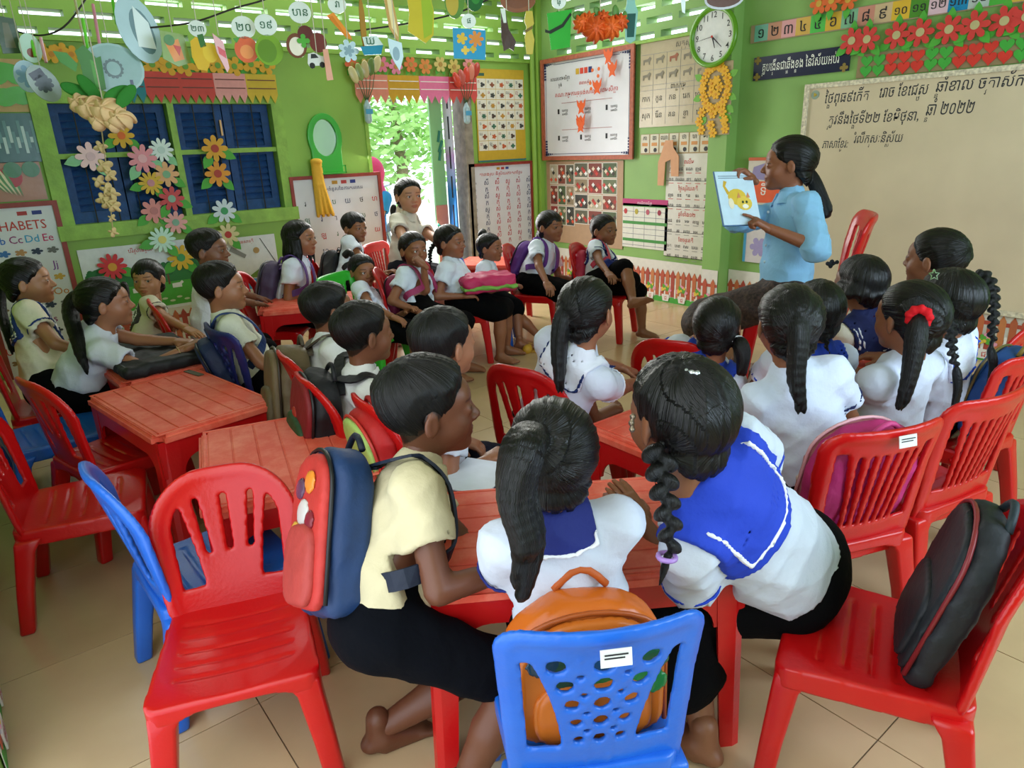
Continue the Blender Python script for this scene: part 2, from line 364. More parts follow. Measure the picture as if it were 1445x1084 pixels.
for x0, x1 in ((WX0, WXM0), (WXM1, WX1)):
    mid = (x0+x1)/2
    for a, b in ((x0, mid), (mid, x1)):
        sh = MB()
        for p, q in (((a+0.004, 0.05, WZ0), (a+0.055, 0.085, WZ1)), ((b-0.055, 0.05, WZ0), (b-0.004, 0.085, WZ1)), ((a+0.055, 0.05, WZ0), (b-0.055, 0.085, WZ0+0.07)), ((a+0.055, 0.05, 1.26), (b-0.055, 0.085, 1.32)), ((a+0.055, 0.05, WZ1-0.05), (b-0.055, 0.085, WZ1)), ((a-0.006, 0.09, WZ0), (b+0.006, 0.095, WZ1))): sh.box(p, q)
        so = sh.build('shutter', BLUEW, w1)
        for z0, z1 in ((WZ0+0.07, 1.26), (1.32, WZ1-0.05)):
            n = int((z1-z0)/0.042); wd = round(b-a-0.11, 3)
            for i in range(n):
                z = z0+(i+0.5)*(z1-z0)/n
                if wd not in slat_me:
                    so2 = MB().hexa([(0, -0.012, -0.020), (wd, -0.012, -0.020), (wd, -0.006, -0.020), (0, -0.006, -0.020), (0, 0.010, 0.018), (wd, 0.010, 0.018), (wd, 0.016, 0.018), (0, 0.016, 0.018)]).build('slat', BLUEW, so); slat_me[wd] = so2.data
                else: so2 = link(bpy.data.objects.new('slat', slat_me[wd]), so)
                so2.location = (a+0.055, 0.068, z)
    for k in range(1, 5):
        x = x0+(x1-x0)*k/5; MB().tube([(x, 0.015, WZ0), (x, 0.015, WZ1)], 0.004, 6).build('window_bar', mat('dark_iron', '#2b2622', 0.5), w1)
hd = MB().box((-0.006, -0.02, -0.05), (0.006, 0, 0.05)).build('handle', mat('tarnished_brass', '#b58a5a', 0.4, metal=0.6), w1); hd.location = (1.585, 0.05, 1.44)
# ------------------------------------------------------------------ door opening, folded leaf, view outside
d1 = root('door_1', (DX0, YA, 0)); tag(d1, kind='structure', label='open doorway with a folded painted door leaf')
W = DX1-DX0; FRM = mat('worn_door_frame', '#8b8273', 0.7, noise=0.3, nscale=18)
MB().box((W-0.06, -0.04, 0), (W+0.02, 0.13, DZ)).build('door_frame', FRM, d1); MB().box((-0.03, -0.01, 0), (0.0, 0.13, DZ)).build('door_frame', WOODG, d1)
def leaf_mat():
    m = bpy.data.materials.new('painted_door_leaf'); m.use_nodes = True; nt = m.node_tree; b = nt.nodes['Principled BSDF']; b.inputs['Roughness'].default_value = 0.5
    tc = nt.nodes.new('ShaderNodeTexCoord'); sx = nt.nodes.new('ShaderNodeSeparateXYZ'); nt.links.new(tc.outputs['Object'], sx.inputs[0])
    r = nt.nodes.new('ShaderNodeValToRGB'); e = r.color_ramp.elements; e[0].position = 0.0; e[0].color = srgb('#1d62b8'); e[1].position = 0.98; e[1].color = srgb('#c9c6cf')
    for p, c in ((0.50, '#2c7fd0'), (0.58, '#9aa6d8'), (0.66, '#b98fc4'), (0.70, '#c3c0d0')): k = r.color_ramp.elements.new(p); k.color = srgb(c)
    mr = nt.nodes.new('ShaderNodeMapRange'); mr.inputs[2].default_value = DZ; nt.links.new(sx.outputs['Z'], mr.inputs[0]); nt.links.new(mr.outputs[0], r.inputs[0]); nt.links.new(r.outputs[0], b.inputs['Base Color']); return m
lf = MB().box((W-0.17, 0.0, 0), (W-0.155, 0.115, DZ-0.02)).build('door_leaf', leaf_mat(), d1)
lb = MB()
for k in range(7): lb.box((W-0.172, 0.03, 0.12+k*0.24), (W-0.169, 0.05, 0.30+k*0.24))
lb.build('panel_groove', mat('groove_black', '#1a1a22', 0.8), lf)
pb = MB().box((W-0.30, 0.12, 0), (W-0.18, 0.14, DZ-0.02)).build('door_leaf', mat('mural_green', '#8fc98a', 0.6), d1)
MB().box((W-0.30, 0.117, 0), (W-0.18, 0.12, 0.78)).build('painted_panel', paper('#d08a78'), pb)
for zz in (0.55, 0.62): MB().tube([(W-0.30, 0.116, zz), (W-0.24, 0.116, zz-0.05), (W-0.18, 0.116, zz-0.13)], 0.012, 6).build('painted_swirl', paper('#4fc0a0'), pb)
for i, zz in enumerate((1.15, 1.22, 1.30)): MB().tube([(W-0.235, 0.116, zz), (W-0.215+0.02*(i % 2), 0.116, zz+0.09)], 0.012, 6).build('painted_leaf', paper('#2f7f6a'), pb)
tag(MB().box((-8, YA+T+0.01, -0.15), (16, 22, -0.05)).build('ground', mat('pale_concrete', '#d9d4c8', 0.8, noise=0.1, nscale=3)), 'bright concrete yard outside the doorway', 'ground', kind='structure')
# ------------------------------------------------------------------ moulded plastic chairs and tables
def plastic(key, c1, c2, rough=0.3, scale=9):
    if key in _M: return _M[key]
    m = mat(key, c1, rough, 0.5 if 'top' not in key else 0.25, bump=0.06, bscale=120); nt = m.node_tree; b = nt.nodes['Principled BSDF']
    tc = nt.nodes.new('ShaderNodeTexCoord'); n = nt.nodes.new('ShaderNodeTexNoise'); n.inputs['Scale'].default_value = scale; n.inputs['Detail'].default_value = 7; n.inputs['Roughness'].default_value = 0.65
    nt.links.new(tc.outputs['Object'], n.inputs['Vector'])
    r = nt.nodes.new('ShaderNodeValToRGB'); r.color_ramp.elements[0].position = 0.42; r.color_ramp.elements[0].color = srgb(c1); r.color_ramp.elements[1].position = 0.72; r.color_ramp.elements[1].color = srgb(c2)
    nt.links.new(n.outputs['Fac'], r.inputs[0]); nt.links.new(r.outputs[0], b.inputs['Base Color']); return m
REDP = plastic('red_chair_plastic', '#bd0c10', '#c41614', 0.28); BLUEP = plastic('blue_chair_plastic', '#1c5fc4', '#2468cc', 0.32); NAVYP = plastic('navy_chair_plastic', '#1c2668', '#222e78', 0.35); GREENP = plastic('green_chair_plastic', '#2fae2c', '#35b833', 0.35)
TOPP = plastic('worn_red_table_top', '#e45a44', '#f0826a', 0.48, 14); TABP = plastic('red_table_plastic', '#c01014', '#c81e1c', 0.28)
SH = 0.300
_chair_me = {}
def chair_meshes(style):
    if style in _chair_me: return _chair_me[style]
    H = 0.33; tilt = 0.23 if style != 'holes' else 0.20; TOPR = {'arch': 0.135, 'rect': 0.055, 'holes': 0.05}[style]
    # ---- backrest
    s = SDF(0.0052, (-0.20, -0.31, SH-0.06), (0.20, -0.06, SH+0.36))
    def back(X):
        x, y, z = X[..., 0], X[..., 1], X[..., 2]; v = (z-SH)/math.cos(tilt)
        fw = 0.155+(0.02 if style != 'arch' else 0.012)*np.clip(v/H, -0.2, 1)
        u = x*0.17/fw; yb = -0.150-np.tan(tilt)*(z-SH)+1.35*x*x*(0.35+0.65*np.clip(v/0.2, 0, 1))-0.0
        w = y-yb
        hx, hv, vc = 0.17, (H+0.10)/2, (H-0.10)/2
        qx = np.abs(u)-hx+TOPR; qv = np.abs(v-vc)-hv+TOPR
        outer = np.sqrt(np.maximum(qx, 0)**2+np.maximum(qv, 0)**2)+np.minimum(np.maximum(qx, qv), 0)-TOPR
        band = 0.040 if style == 'arch' else 0.032
        sp = 0.058+0.040*np.clip(v/0.28, 0, 1)**1.5 if style == 'arch' else (0.072+0.028*np.clip(v/0.28, 0, 1)**2 if style == 'rect' else 0.060+0.055*np.clip((v-0.02)/0.26, 0, 1)**2)
        topb = 0.02 if style != 'holes' else 0.03
        op = np.maximum(np.maximum(outer+band, sp-np.abs(u)), np.maximum(0.045-v, v-(H-band-topb)))+0.008
        d = np.maximum(outer, -op)
        if style == 'arch':
            for c in (-0.034, 0.0, 0.034):
                uu = u-c*(1+1.0*np.clip(v/0.3, 0, 1)); vv = np.abs(v-0.195)-0.062; d = np.maximum(d, -(np.sqrt(uu**2+np.maximum(vv, 0)**2)-0.0062))
        elif style == 'rect':
            for c in (-0.058, -0.035, -0.012, 0.012, 0.035, 0.058):
                uu = u-c*(1+0.35*np.clip(v/0.3, 0, 1)); vv = np.abs(v-0.155)-0.10; d = np.maximum(d, -(np.sqrt(uu**2+np.maximum(vv, 0)**2)-0.0056))
        else:
            for row in range(5):
                for c in (-1, 0, 1):
                    vc2 = 0.07+row*0.046; uc = c*(0.036+0.05*np.clip((vc2-0.02)/0.26, 0, 1)**2); rr = 0.011+0.0016*row-(0.002 if c else 0)
                    d = np.maximum(d, -(np.sqrt((u-uc)**2+(v-vc2)**2)-rr))
            for row in range(4):
                for c in (-0.5, 0.5):
                    vc2 = 0.093+row*0.046; uc = c*(0.042+0.05*np.clip((vc2-0.02)/0.26, 0, 1)**2); d = np.maximum(d, -(np.sqrt((u-uc)**2+(v-vc2)**2)-0.006))
        rib = 0.0
        if style == 'holes': rib = 0.0022*((np.abs(np.abs(u)-0.020*(1+1.1*np.clip(v/0.26, 0, 1)**2)) < 0.003) & (outer < -0.05))
        th = 0.0058+0.004*np.exp(-((outer+0.018)/0.012)**2)+rib
        q0 = d+0.003; q1 = np.abs(w)-th+0.003
        return np.sqrt(np.maximum(q0, 0)**2+np.maximum(q1, 0)**2)+np.minimum(np.maximum(q0, q1), 0)-0.003
    s.put(back, (-0.2, -0.3, SH-0.05), (0.2, -0.06, SH+0.35)); B = s.mesh()
    # ---- seat
    s = SDF(0.0052, (-0.19, -0.18, SH-0.08), (0.19, 0.19, SH+0.03))
    def seat(X):
        x, y, z = X[..., 0], X[..., 1], X[..., 2]; hw = 0.158+0.012*np.clip(y/0.16, -1, 1)
        qx = np.abs(x)-hw+0.03; qy = np.abs(y)-0.165+0.03; d2 = np.sqrt(np.maximum(qx, 0)**2+np.maximum(qy, 0)**2)+np.minimum(np.maximum(qx, qy), 0)-0.03
        top = z-SH+0.012*np.clip(1-(x/0.16)**2-(y/0.17)**2, 0, 1)+0.006*np.clip(y/0.16, 0, 1)**3
        for c in (-0.09, -0.045, 0.0, 0.045, 0.09): top = top+0.004*np.exp(-((y-c)/0.004)**2)*(np.abs(x) < 0.115)
        arch = 0.050-0.018*np.clip(1-(x/0.115)**4, 0, 1)*(np.abs(y) > 0.10)
        low = (SH-arch)-z
        d = np.maximum(np.maximum(d2, top), low)
        hol = np.maximum(d2+0.008, z-(SH-0.022)); return np.maximum(d, -hol)
    s.put(seat, (-0.18, -0.17, SH-0.07), (0.18, 0.18, SH+0.02)); S = s.mesh()
    # ---- one leg per corner
    L = []
    for sx in (-1, 1):
        for sy in (-1, 1):
            xt, yt = sx*0.138, sy*0.138; xb, yb = sx*(0.168 if sy > 0 else 0.160), sy*0.165-(0.022 if sy < 0 else 0)
            mb = MB(); a, b = 0.042, 0.026
            def sec(x, y, w, d_, z): return [(x-w, y-d_, z), (x+w, y-d_, z), (x+w, y+d_, z), (x-w, y+d_, z)]
            mb.v = []; lv = [sec(xb, yb, 0.021, 0.019, 0), sec(xb*0.6+xt*0.4, yb*0.6+yt*0.4, 0.023, 0.021, 0.12), sec(xt*0.9+xb*0.1, yt*0.9+yb*0.1, 0.026, 0.025, SH-0.06), sec(xt*0.93, yt*0.93, 0.036, 0.034, SH-0.024)]
            vs = [p for q in lv for p in q]; fs = [(3, 2, 1, 0), (12, 13, 14, 15)]+[(4*i+k, 4*i+(k+1) % 4, 4*i+4+(k+1) % 4, 4*i+4+k) for i in range(3) for k in range(4)]
            mb.add(vs, fs); L.append(mb)
    _chair_me[style] = (B, S, L); return _chair_me[style]
_chair_proto = {}
def chair(style, m, x, y, face, label, group=None, scale=1.0, sticker=False, z=0.0):
    """face = world angle in degrees of the direction the sitter looks"""
    key = (style, m.name, sticker)
    if key not in _chair_proto:
        B, S, L = chair_meshes(style); r = root('plastic_chair')
        pyobj('seat', S[0], S[1], m, r, True); b = pyobj('backrest', B[0], B[1], m, r, True)
        for mb in L: bevel(mb.build('leg', m, r, True), 0.008, 2)
        if sticker:
            st = MB().box((-0.024, -0.0085, -0.014), (0.024, -0.007, 0.014)).build('sticker', paper('#d9d9d4'), b); st.location = (0.005, -0.2365, SH+0.296); st.rotation_euler = (-0.20, 0, 0)
            for k in range(3): q = MB().box((-0.018, -0.0095, -0.001), (0.018-0.005*k, -0.0085, 0.001)).build('print_line', INK, b); q.location = (0.005, -0.2365, SH+0.302-0.006*k); q.rotation_euler = (-0.20, 0, 0)
        _chair_proto[key] = r
    else: r = copy_tree(_chair_proto[key])
    r.location = (float(x), float(y), z); r.rotation_euler = (0, 0, math.radians(face-90)); r.scale = (scale,)*3
    for k in ('label', 'category', 'group'):
        if k in r: del r[k]
    return tag(r, label, 'chair', group)
_tab = None; TZ = 0.455
def table(x, y, ang, label, L=0.63, Wd=0.42):
    global _tab
    r = root('plastic_table', (x, y, 0), math.radians(ang), label, 'table', 'red plastic tables')
    a, b = L/2, Wd/2; z = TZ
    o = MB().box((-a, -b, z-0.028), (a, b, z-0.003)).build('tabletop', TOPP, r); bm = bmesh.new(); bm.from_mesh(o.data)
    bmesh.ops.bevel(bm, geom=[e for e in bm.edges if abs(e.verts[0].co.z-e.verts[1].co.z) > 0.01], offset=0.03, segments=5, affect='EDGES')
    bmesh.ops.bevel(bm, geom=[e for e in bm.edges if e.verts[0].co.z > z-0.004 and e.verts[1].co.z > z-0.004], offset=0.009, segments=3, affect='EDGES'); bm.to_mesh(o.data); bm.free()
    n = 6; g = 0.0026; w = (2*b-0.05)/n
    for i in range(n):
        y0 = -b+0.025+i*w; q = MB().box((-a+0.028, y0+g/2, z-0.004), (a-0.028, y0+w-g/2, z)).build('panel', TOPP, o); bevel(q, 0.002, 1)
    for x0, x1, y0, y1 in ((-a+0.012, -a+0.024, -b+0.012, b-0.012), (a-0.024, a-0.012, -b+0.012, b-0.012), (-a+0.024, a-0.024, -b+0.012, -b+0.022), (-a+0.024, a-0.024, b-0.022, b-0.012)): bevel(MB().box((x0, y0, z-0.004), (x1, y1, z-0.0005)).build('rim_strip', TOPP, o), 0.0015, 1)
    # aprons with rounded ends that run into the corner legs
    h0 = z-0.026; ap = 0.062; R = 0.06; lw = 0.062
    for k in range(4):
        hl = (a if k % 2 == 0 else b)-0.012; dist = (b if k % 2 == 0 else a)-0.012
        pts = [(-hl, h0), (-hl+0.0, h0-ap-R), (-hl+lw, h0-ap-R)]+[(-hl+lw+R-R*math.cos(t), h0-ap-R+R*math.sin(t)) for t in np.linspace(0.15, PI/2, 6)]
        pts = pts+[(-p, q) for p, q in pts[::-1]]
        an = k*PI/2; u = np.array([math.cos(an), math.sin(an), 0]); nn = np.array([math.sin(an), -math.cos(an), 0])
        mb = MB(); mb.prism([(p, q) for p, q in pts], (nn*(dist-0.007), u, np.array([0, 0, 1.0]), nn), 0.009); fix_normals(mb.build('apron', TABP, r))
    for sx in (-1, 1):
        for sy in (-1, 1):
            def sec(zz, w, e):
                X, Y = a-0.010+e, b-0.010+e; c = 0.022
                out = [(X-w, Y), (X-c, Y), (X-0.3*c, Y-0.3*c), (X, Y-c), (X, Y-w)]; inn = [(X-0.009, Y-w), (X-0.009, Y-c), (X-c, Y-0.009), (X-w, Y-0.009)]
                return [(sx*p, sy*q, zz) for p, q in out+inn]
            A, B = sec(0, 0.050, 0.012), sec(h0, 0.064, 0.0); k = len(A)
            mb = MB().add(A+B, [tuple(range(k)), tuple(range(k, 2*k))]+[(i, (i+1) % k, (i+1) % k+k, i+k) for i in range(k)]); fix_normals(mb.build('leg', TABP, r))
    return r
# ------------------------------------------------------------------ people
def frame(fw, up):
    up = nrm(up); fw = np.array(fw, float); fw = nrm(fw-up*(fw@up)); x = np.cross(fw, up); return np.stack([x, fw, up], 1)   # columns right, forward, up
def head_template(h=0.0042, adult=False):
    s = SDF(h, (-0.095, -0.115, -0.175), (0.095, 0.12, 0.11)); a = 1.0
    s.ell((0, -0.014, 0.022), (0.0705, 0.086, 0.076)); s.ell((0, 0.020, -0.030), (0.056 if not adult else 0.054, 0.062, 0.064), k=0.03)
    for sx in (-1, 1): s.ell((sx*0.033, 0.040, -0.030), (0.024, 0.026, 0.024), k=0.02)
    s.ell((0, 0.058, -0.078), (0.022, 0.020, 0.017), k=0.022); s.ell((0, 0.055, 0.028), (0.045, 0.025, 0.030), k=0.02)
    s.cone((0, -0.022, -0.05), (0, -0.026, -0.118), 0.038, 0.036, k=0.02)
    for sx in (-1, 1): s.ell((sx*0.030, 0.093, 0.003), (0.017, 0.018, 0.0105), k=0.012, sub=True)
    s.cone((0, 0.078, 0.004), (0, 0.091, -0.020), 0.0055, 0.0090, k=0.010); s.ell((0, 0.092, -0.023), (0.0095, 0.0085, 0.0075), k=0.006)
    for sx in (-1, 1): s.ell((sx*0.0125, 0.083, -0.026), (0.0068, 0.0095, 0.0065), k=0.006)
    for sx in (-1, 1): s.ell((sx*0.0305, 0.0655, 0.0015), (0.0165, 0.0150, 0.0135), k=0.006); s.ell((sx*0.0305, 0.0835, -0.0002), (0.0140, 0.0100, 0.0068), k=0.001, sub=True)
    s.ell((0, 0.0765, -0.0480), (0.0195, 0.0085, 0.0050), k=0.006); s.ell((0, 0.0750, -0.0565), (0.0165, 0.0090, 0.0055), k=0.006); s.ell((0, 0.0890, -0.0522), (0.018, 0.0080, 0.0012), k=0.003, sub=True)
    for sx in (-1, 1):
        Rm = rot('Z', sx*0.35) @ rot('X', -0.15); s.ell((sx*0.0735, -0.010, -0.008), (0.0065, 0.0165, 0.0255), Rm, k=0.004); s.ell((sx*0.0805, -0.006, -0.006), (0.0045, 0.0095, 0.0155), Rm, k=0.003, sub=True)
    V, Fc = s.mesh(); x, y, z = V.T; ax = np.abs(x); c = np.ones((len(V), 3))
    lip = ((ax/0.0205)**2+((z+0.052)/0.0100)**2 < 1) & (y > 0.070); c[lip] = (0.82, 0.55, 0.55)
    br = (np.abs(z-(0.0235+0.10*(0.032-ax)*(ax > 0.032)*0.6)) < 0.0036-0.05*np.maximum(ax-0.030, 0)) & (ax > 0.013) & (ax < 0.046) & (y > 0.05); c[br] = (0.22, 0.18, 0.17)
    lid = (((ax-0.0305)/0.0165)**2+((z-0.0066)/0.0026)**2 < 1) & (y > 0.06); c[lid] = (0.25, 0.2, 0.2)
    ck = np.exp(-(((ax-0.036)/0.02)**2+((z+0.03)/0.018)**2))*(y > 0.03); c *= 1-ck[:, None]*np.array([0.0, 0.08, 0.08])
    dk = (y-1.05*z < 0.004) & (z > -0.066) & (ax < 0.0722); c[dk] *= 0.16
    return V, Fc, c
def hand_template(pose):
    s = SDF(0.0044, (-0.06, -0.03, -0.06), (0.07, 0.14, 0.035))
    s.rbox((0, 0.030, 0), (0.027, 0.034, 0.0115), 0.010, k=0.004); s.cone((0, -0.02, 0), (0, 0.012, 0), 0.0185, 0.019, k=0.012, flat=((0, 0, 1), 1.45))
    curl = {'flat': (0.12, 0.15, 0.1), 'relax': (0.45, 0.5, 0.35), 'fist': (1.15, 1.35, 0.9), 'point': (1.1, 1.3, 0.9), 'grip': (0.8, 0.9, 0.6)}[pose]
    for i, (x, L, r) in enumerate(((-0.0215, 0.036, 0.0060), (-0.0072, 0.046, 0.0067), (0.0075, 0.050, 0.0069), (0.0215, 0.045, 0.0067))):
        cc = (0.1, 0.1, 0.1) if (pose == 'point' and i == 3) else curl; p = np.array([x, 0.058, 0.001]); a = 0.0; sp = (x*2.2 if pose in ('flat', 'relax') else 0)
        for j, f in enumerate((0.45, 0.30, 0.25)):
            a += cc[j]; q = p+L*f*np.array([sp*0.5, math.cos(a), -math.sin(a)]); s.cone(p, q, r-0.0005*j, r-0.0005*(j+1), k=0.002); p = q
    t0 = np.array([0.018, 0.010, -0.003]); t1 = t0+0.026*nrm((0.75, 0.62, -0.35)); t2 = t1+0.024*(nrm((0.30, 0.9, -0.35)) if pose in ('flat', 'relax') else nrm((-0.45, 0.75, -0.6)))
    s.cone(t0, t1, 0.0105, 0.0082, k=0.006); s.cone(t1, t2, 0.0080, 0.0062, k=0.002); return s.mesh()
def foot_template():
    s = SDF(0.0060, (-0.05, -0.05, -0.055), (0.05, 0.14, 0.05))
    s.cone((0, 0, 0.03), (0, -0.006, -0.012), 0.026, 0.024, k=0.01); s.ell((0, -0.018, -0.028), (0.023, 0.026, 0.020), k=0.012); s.cone((0, 0.01, -0.015), (0.002, 0.085, -0.034), 0.024, 0.017, k=0.018, flat=((1, 0, 0), 0.72)); s.rbox((0.0, 0.05, -0.040), (0.026, 0.055, 0.0095), 0.008, k=0.012)
    for i, (x, y) in enumerate(((-0.024, 0.100), (-0.012, 0.108), (0.0, 0.114), (0.012, 0.117))): s.cone((x*0.9, 0.085, -0.036), (x, y, -0.041), 0.0068, 0.0065, k=0.003)
    s.cone((0.022, 0.088, -0.035), (0.026, 0.116, -0.040), 0.0095, 0.009, k=0.003); return s.mesh()
TPL = {}
def tpl(k):
    if k not in TPL:
        TPL[k] = head_template(adult=k.endswith('adult'), h=0.0043) if k in ('head', 'headadult') else (head_template(0.0088) if k == 'headlow' else (foot_template() if k == 'foot' else hand_template(k)))
    return TPL[k]
def ik(a, b, l1, l2, pole):
    d = b-a; L = np.linalg.norm(d); mx = (l1+l2)*0.995
    if L > mx: b = a+d/L*mx; d = b-a; L = mx
    L = max(L, abs(l1-l2)*1.02+1e-4); u = d/L; t = (l1*l1-l2*l2+L*L)/(2*L); hgt = math.sqrt(max(l1*l1-t*t, 0)); p = np.array(pole, float); p = p-u*(p@u); return a+u*t+nrm(p)*hgt, b
SKIN = mat('skin', None, 0.46, 0.45, attr='col', subs=0.08, bump=0.05, bscale=220)
def eye_mesh():
    if 'eye' in TPL: return TPL['eye']
    me = bpy.data.meshes.new('eye'); bm = bmesh.new(); bmesh.ops.create_uvsphere(bm, u_segments=16, v_segments=12, radius=0.0128); lay = bm.verts.layers.float_color.new('col')
    for v in bm.verts:
        c = v.co.normalized(); d = math.acos(max(-1, min(1, c.y))); v[lay] = (0.005, 0.004, 0.004, 1) if d < 0.24 else ((0.022, 0.011, 0.007, 1) if d < 0.60 else (0.50, 0.48, 0.46, 1))
    for f in bm.faces: f.smooth = True
    bm.to_mesh(me); bm.free(); me.materials.append(mat('eyeball', None, 0.12, 0.6, attr='col')); TPL['eye'] = me; return me
def hair_mat(key, c1, c2, rough=0.38):
    if key in _M: return _M[key]
    m = bpy.data.materials.new(key); m.use_nodes = True; nt = m.node_tree; b = nt.nodes['Principled BSDF']; b.inputs['Roughness'].default_value = rough; b.inputs['Specular IOR Level'].default_value = 0.34
    a = nt.nodes.new('ShaderNodeAttribute'); a.attribute_name = 'strand'; mp = nt.nodes.new('ShaderNodeMapping'); mp.inputs['Scale'].default_value = (26, 26, 2.5); nt.links.new(a.outputs['Vector'], mp.inputs['Vector'])
    n = nt.nodes.new('ShaderNodeTexNoise'); n.inputs['Scale'].default_value = 1.0; n.inputs['Detail'].default_value = 4; nt.links.new(mp.outputs[0], n.inputs['Vector'])
    r = nt.nodes.new('ShaderNodeValToRGB'); r.color_ramp.elements[0].position = 0.35; r.color_ramp.elements[0].color = srgb(c1); r.color_ramp.elements[1].position = 0.75; r.color_ramp.elements[1].color = srgb(c2); nt.links.new(n.outputs['Fac'], r.inputs[0]); nt.links.new(r.outputs[0], b.inputs['Base Color'])
    bp = nt.nodes.new('ShaderNodeBump'); bp.inputs['Strength'].default_value = 0.9; bp.inputs['Distance'].default_value = 0.004; nt.links.new(n.outputs['Fac'], bp.inputs['Height']); nt.links.new(bp.outputs[0], b.inputs['Normal']); _M[key] = m; return m
HAIR = hair_mat('black_hair', '#020202', '#080606', 0.36); HAIRB = hair_mat('short_black_hair', '#030202', '#0d0a08', 0.5)
def strand_attr(V, H, Rh, T, tails):
    """flow coordinates: around the tie on the cap, along and around the axis on tails"""
    q = (V-H) @ Rh; T = nrm(T); e1 = nrm(np.cross(T, (0.3, 0.1, 1.0))); e2 = np.cross(T, e1); qn = q/(np.linalg.norm(q, axis=1)[:, None]+1e-9)
    a = np.arctan2(qn@e2, qn@e1); l = np.arccos(np.clip(qn@T, -1, 1)); out = np.stack([np.cos(a), np.sin(a), l*0.5], 1)
    for pts in tails:
        best = np.full(len(V), 9.0); al = 0.0; res = np.zeros((len(V), 3))
        for p0, p1 in zip(pts[:-1], pts[1:]):
            ba = p1-p0; L = np.linalg.norm(ba); t = np.clip(((V-p0)@ba)/(L*L), 0, 1); r = V-p0-t[:, None]*ba; d = np.linalg.norm(r, axis=1); u = nrm(ba); f1 = nrm(np.cross(u, (0.4, 0.9, 0.1))); f2 = np.cross(u, f1)
            up = d < best; best[up] = d[up]; aa = np.arctan2(r@f2, r@f1); res[up] = np.stack([np.cos(aa)*0.7, np.sin(aa)*0.7, (al+t*L)*6], 1)[up]; al += L
        far = np.linalg.norm(q, axis=1) > 0.098; use = (best < 0.06) & far; out[use] = res[use]
    return out
def smooth_path(P, n=6):
    P = [np.array(p, float) for p in P]; out = []
    for i in range(len(P)-1):
        p0, p1, p2, p3 = P[max(i-1, 0)], P[i], P[i+1], P[min(i+2, len(P)-1)]
        for t in np.linspace(0, 1, n, endpoint=False): out.append(0.5*((2*p1)+(-p0+p2)*t+(2*p0-5*p1+4*p2-p3)*t*t+(-p0+3*p1-3*p2+p3)*t**3))
    return out+[P[-1]]
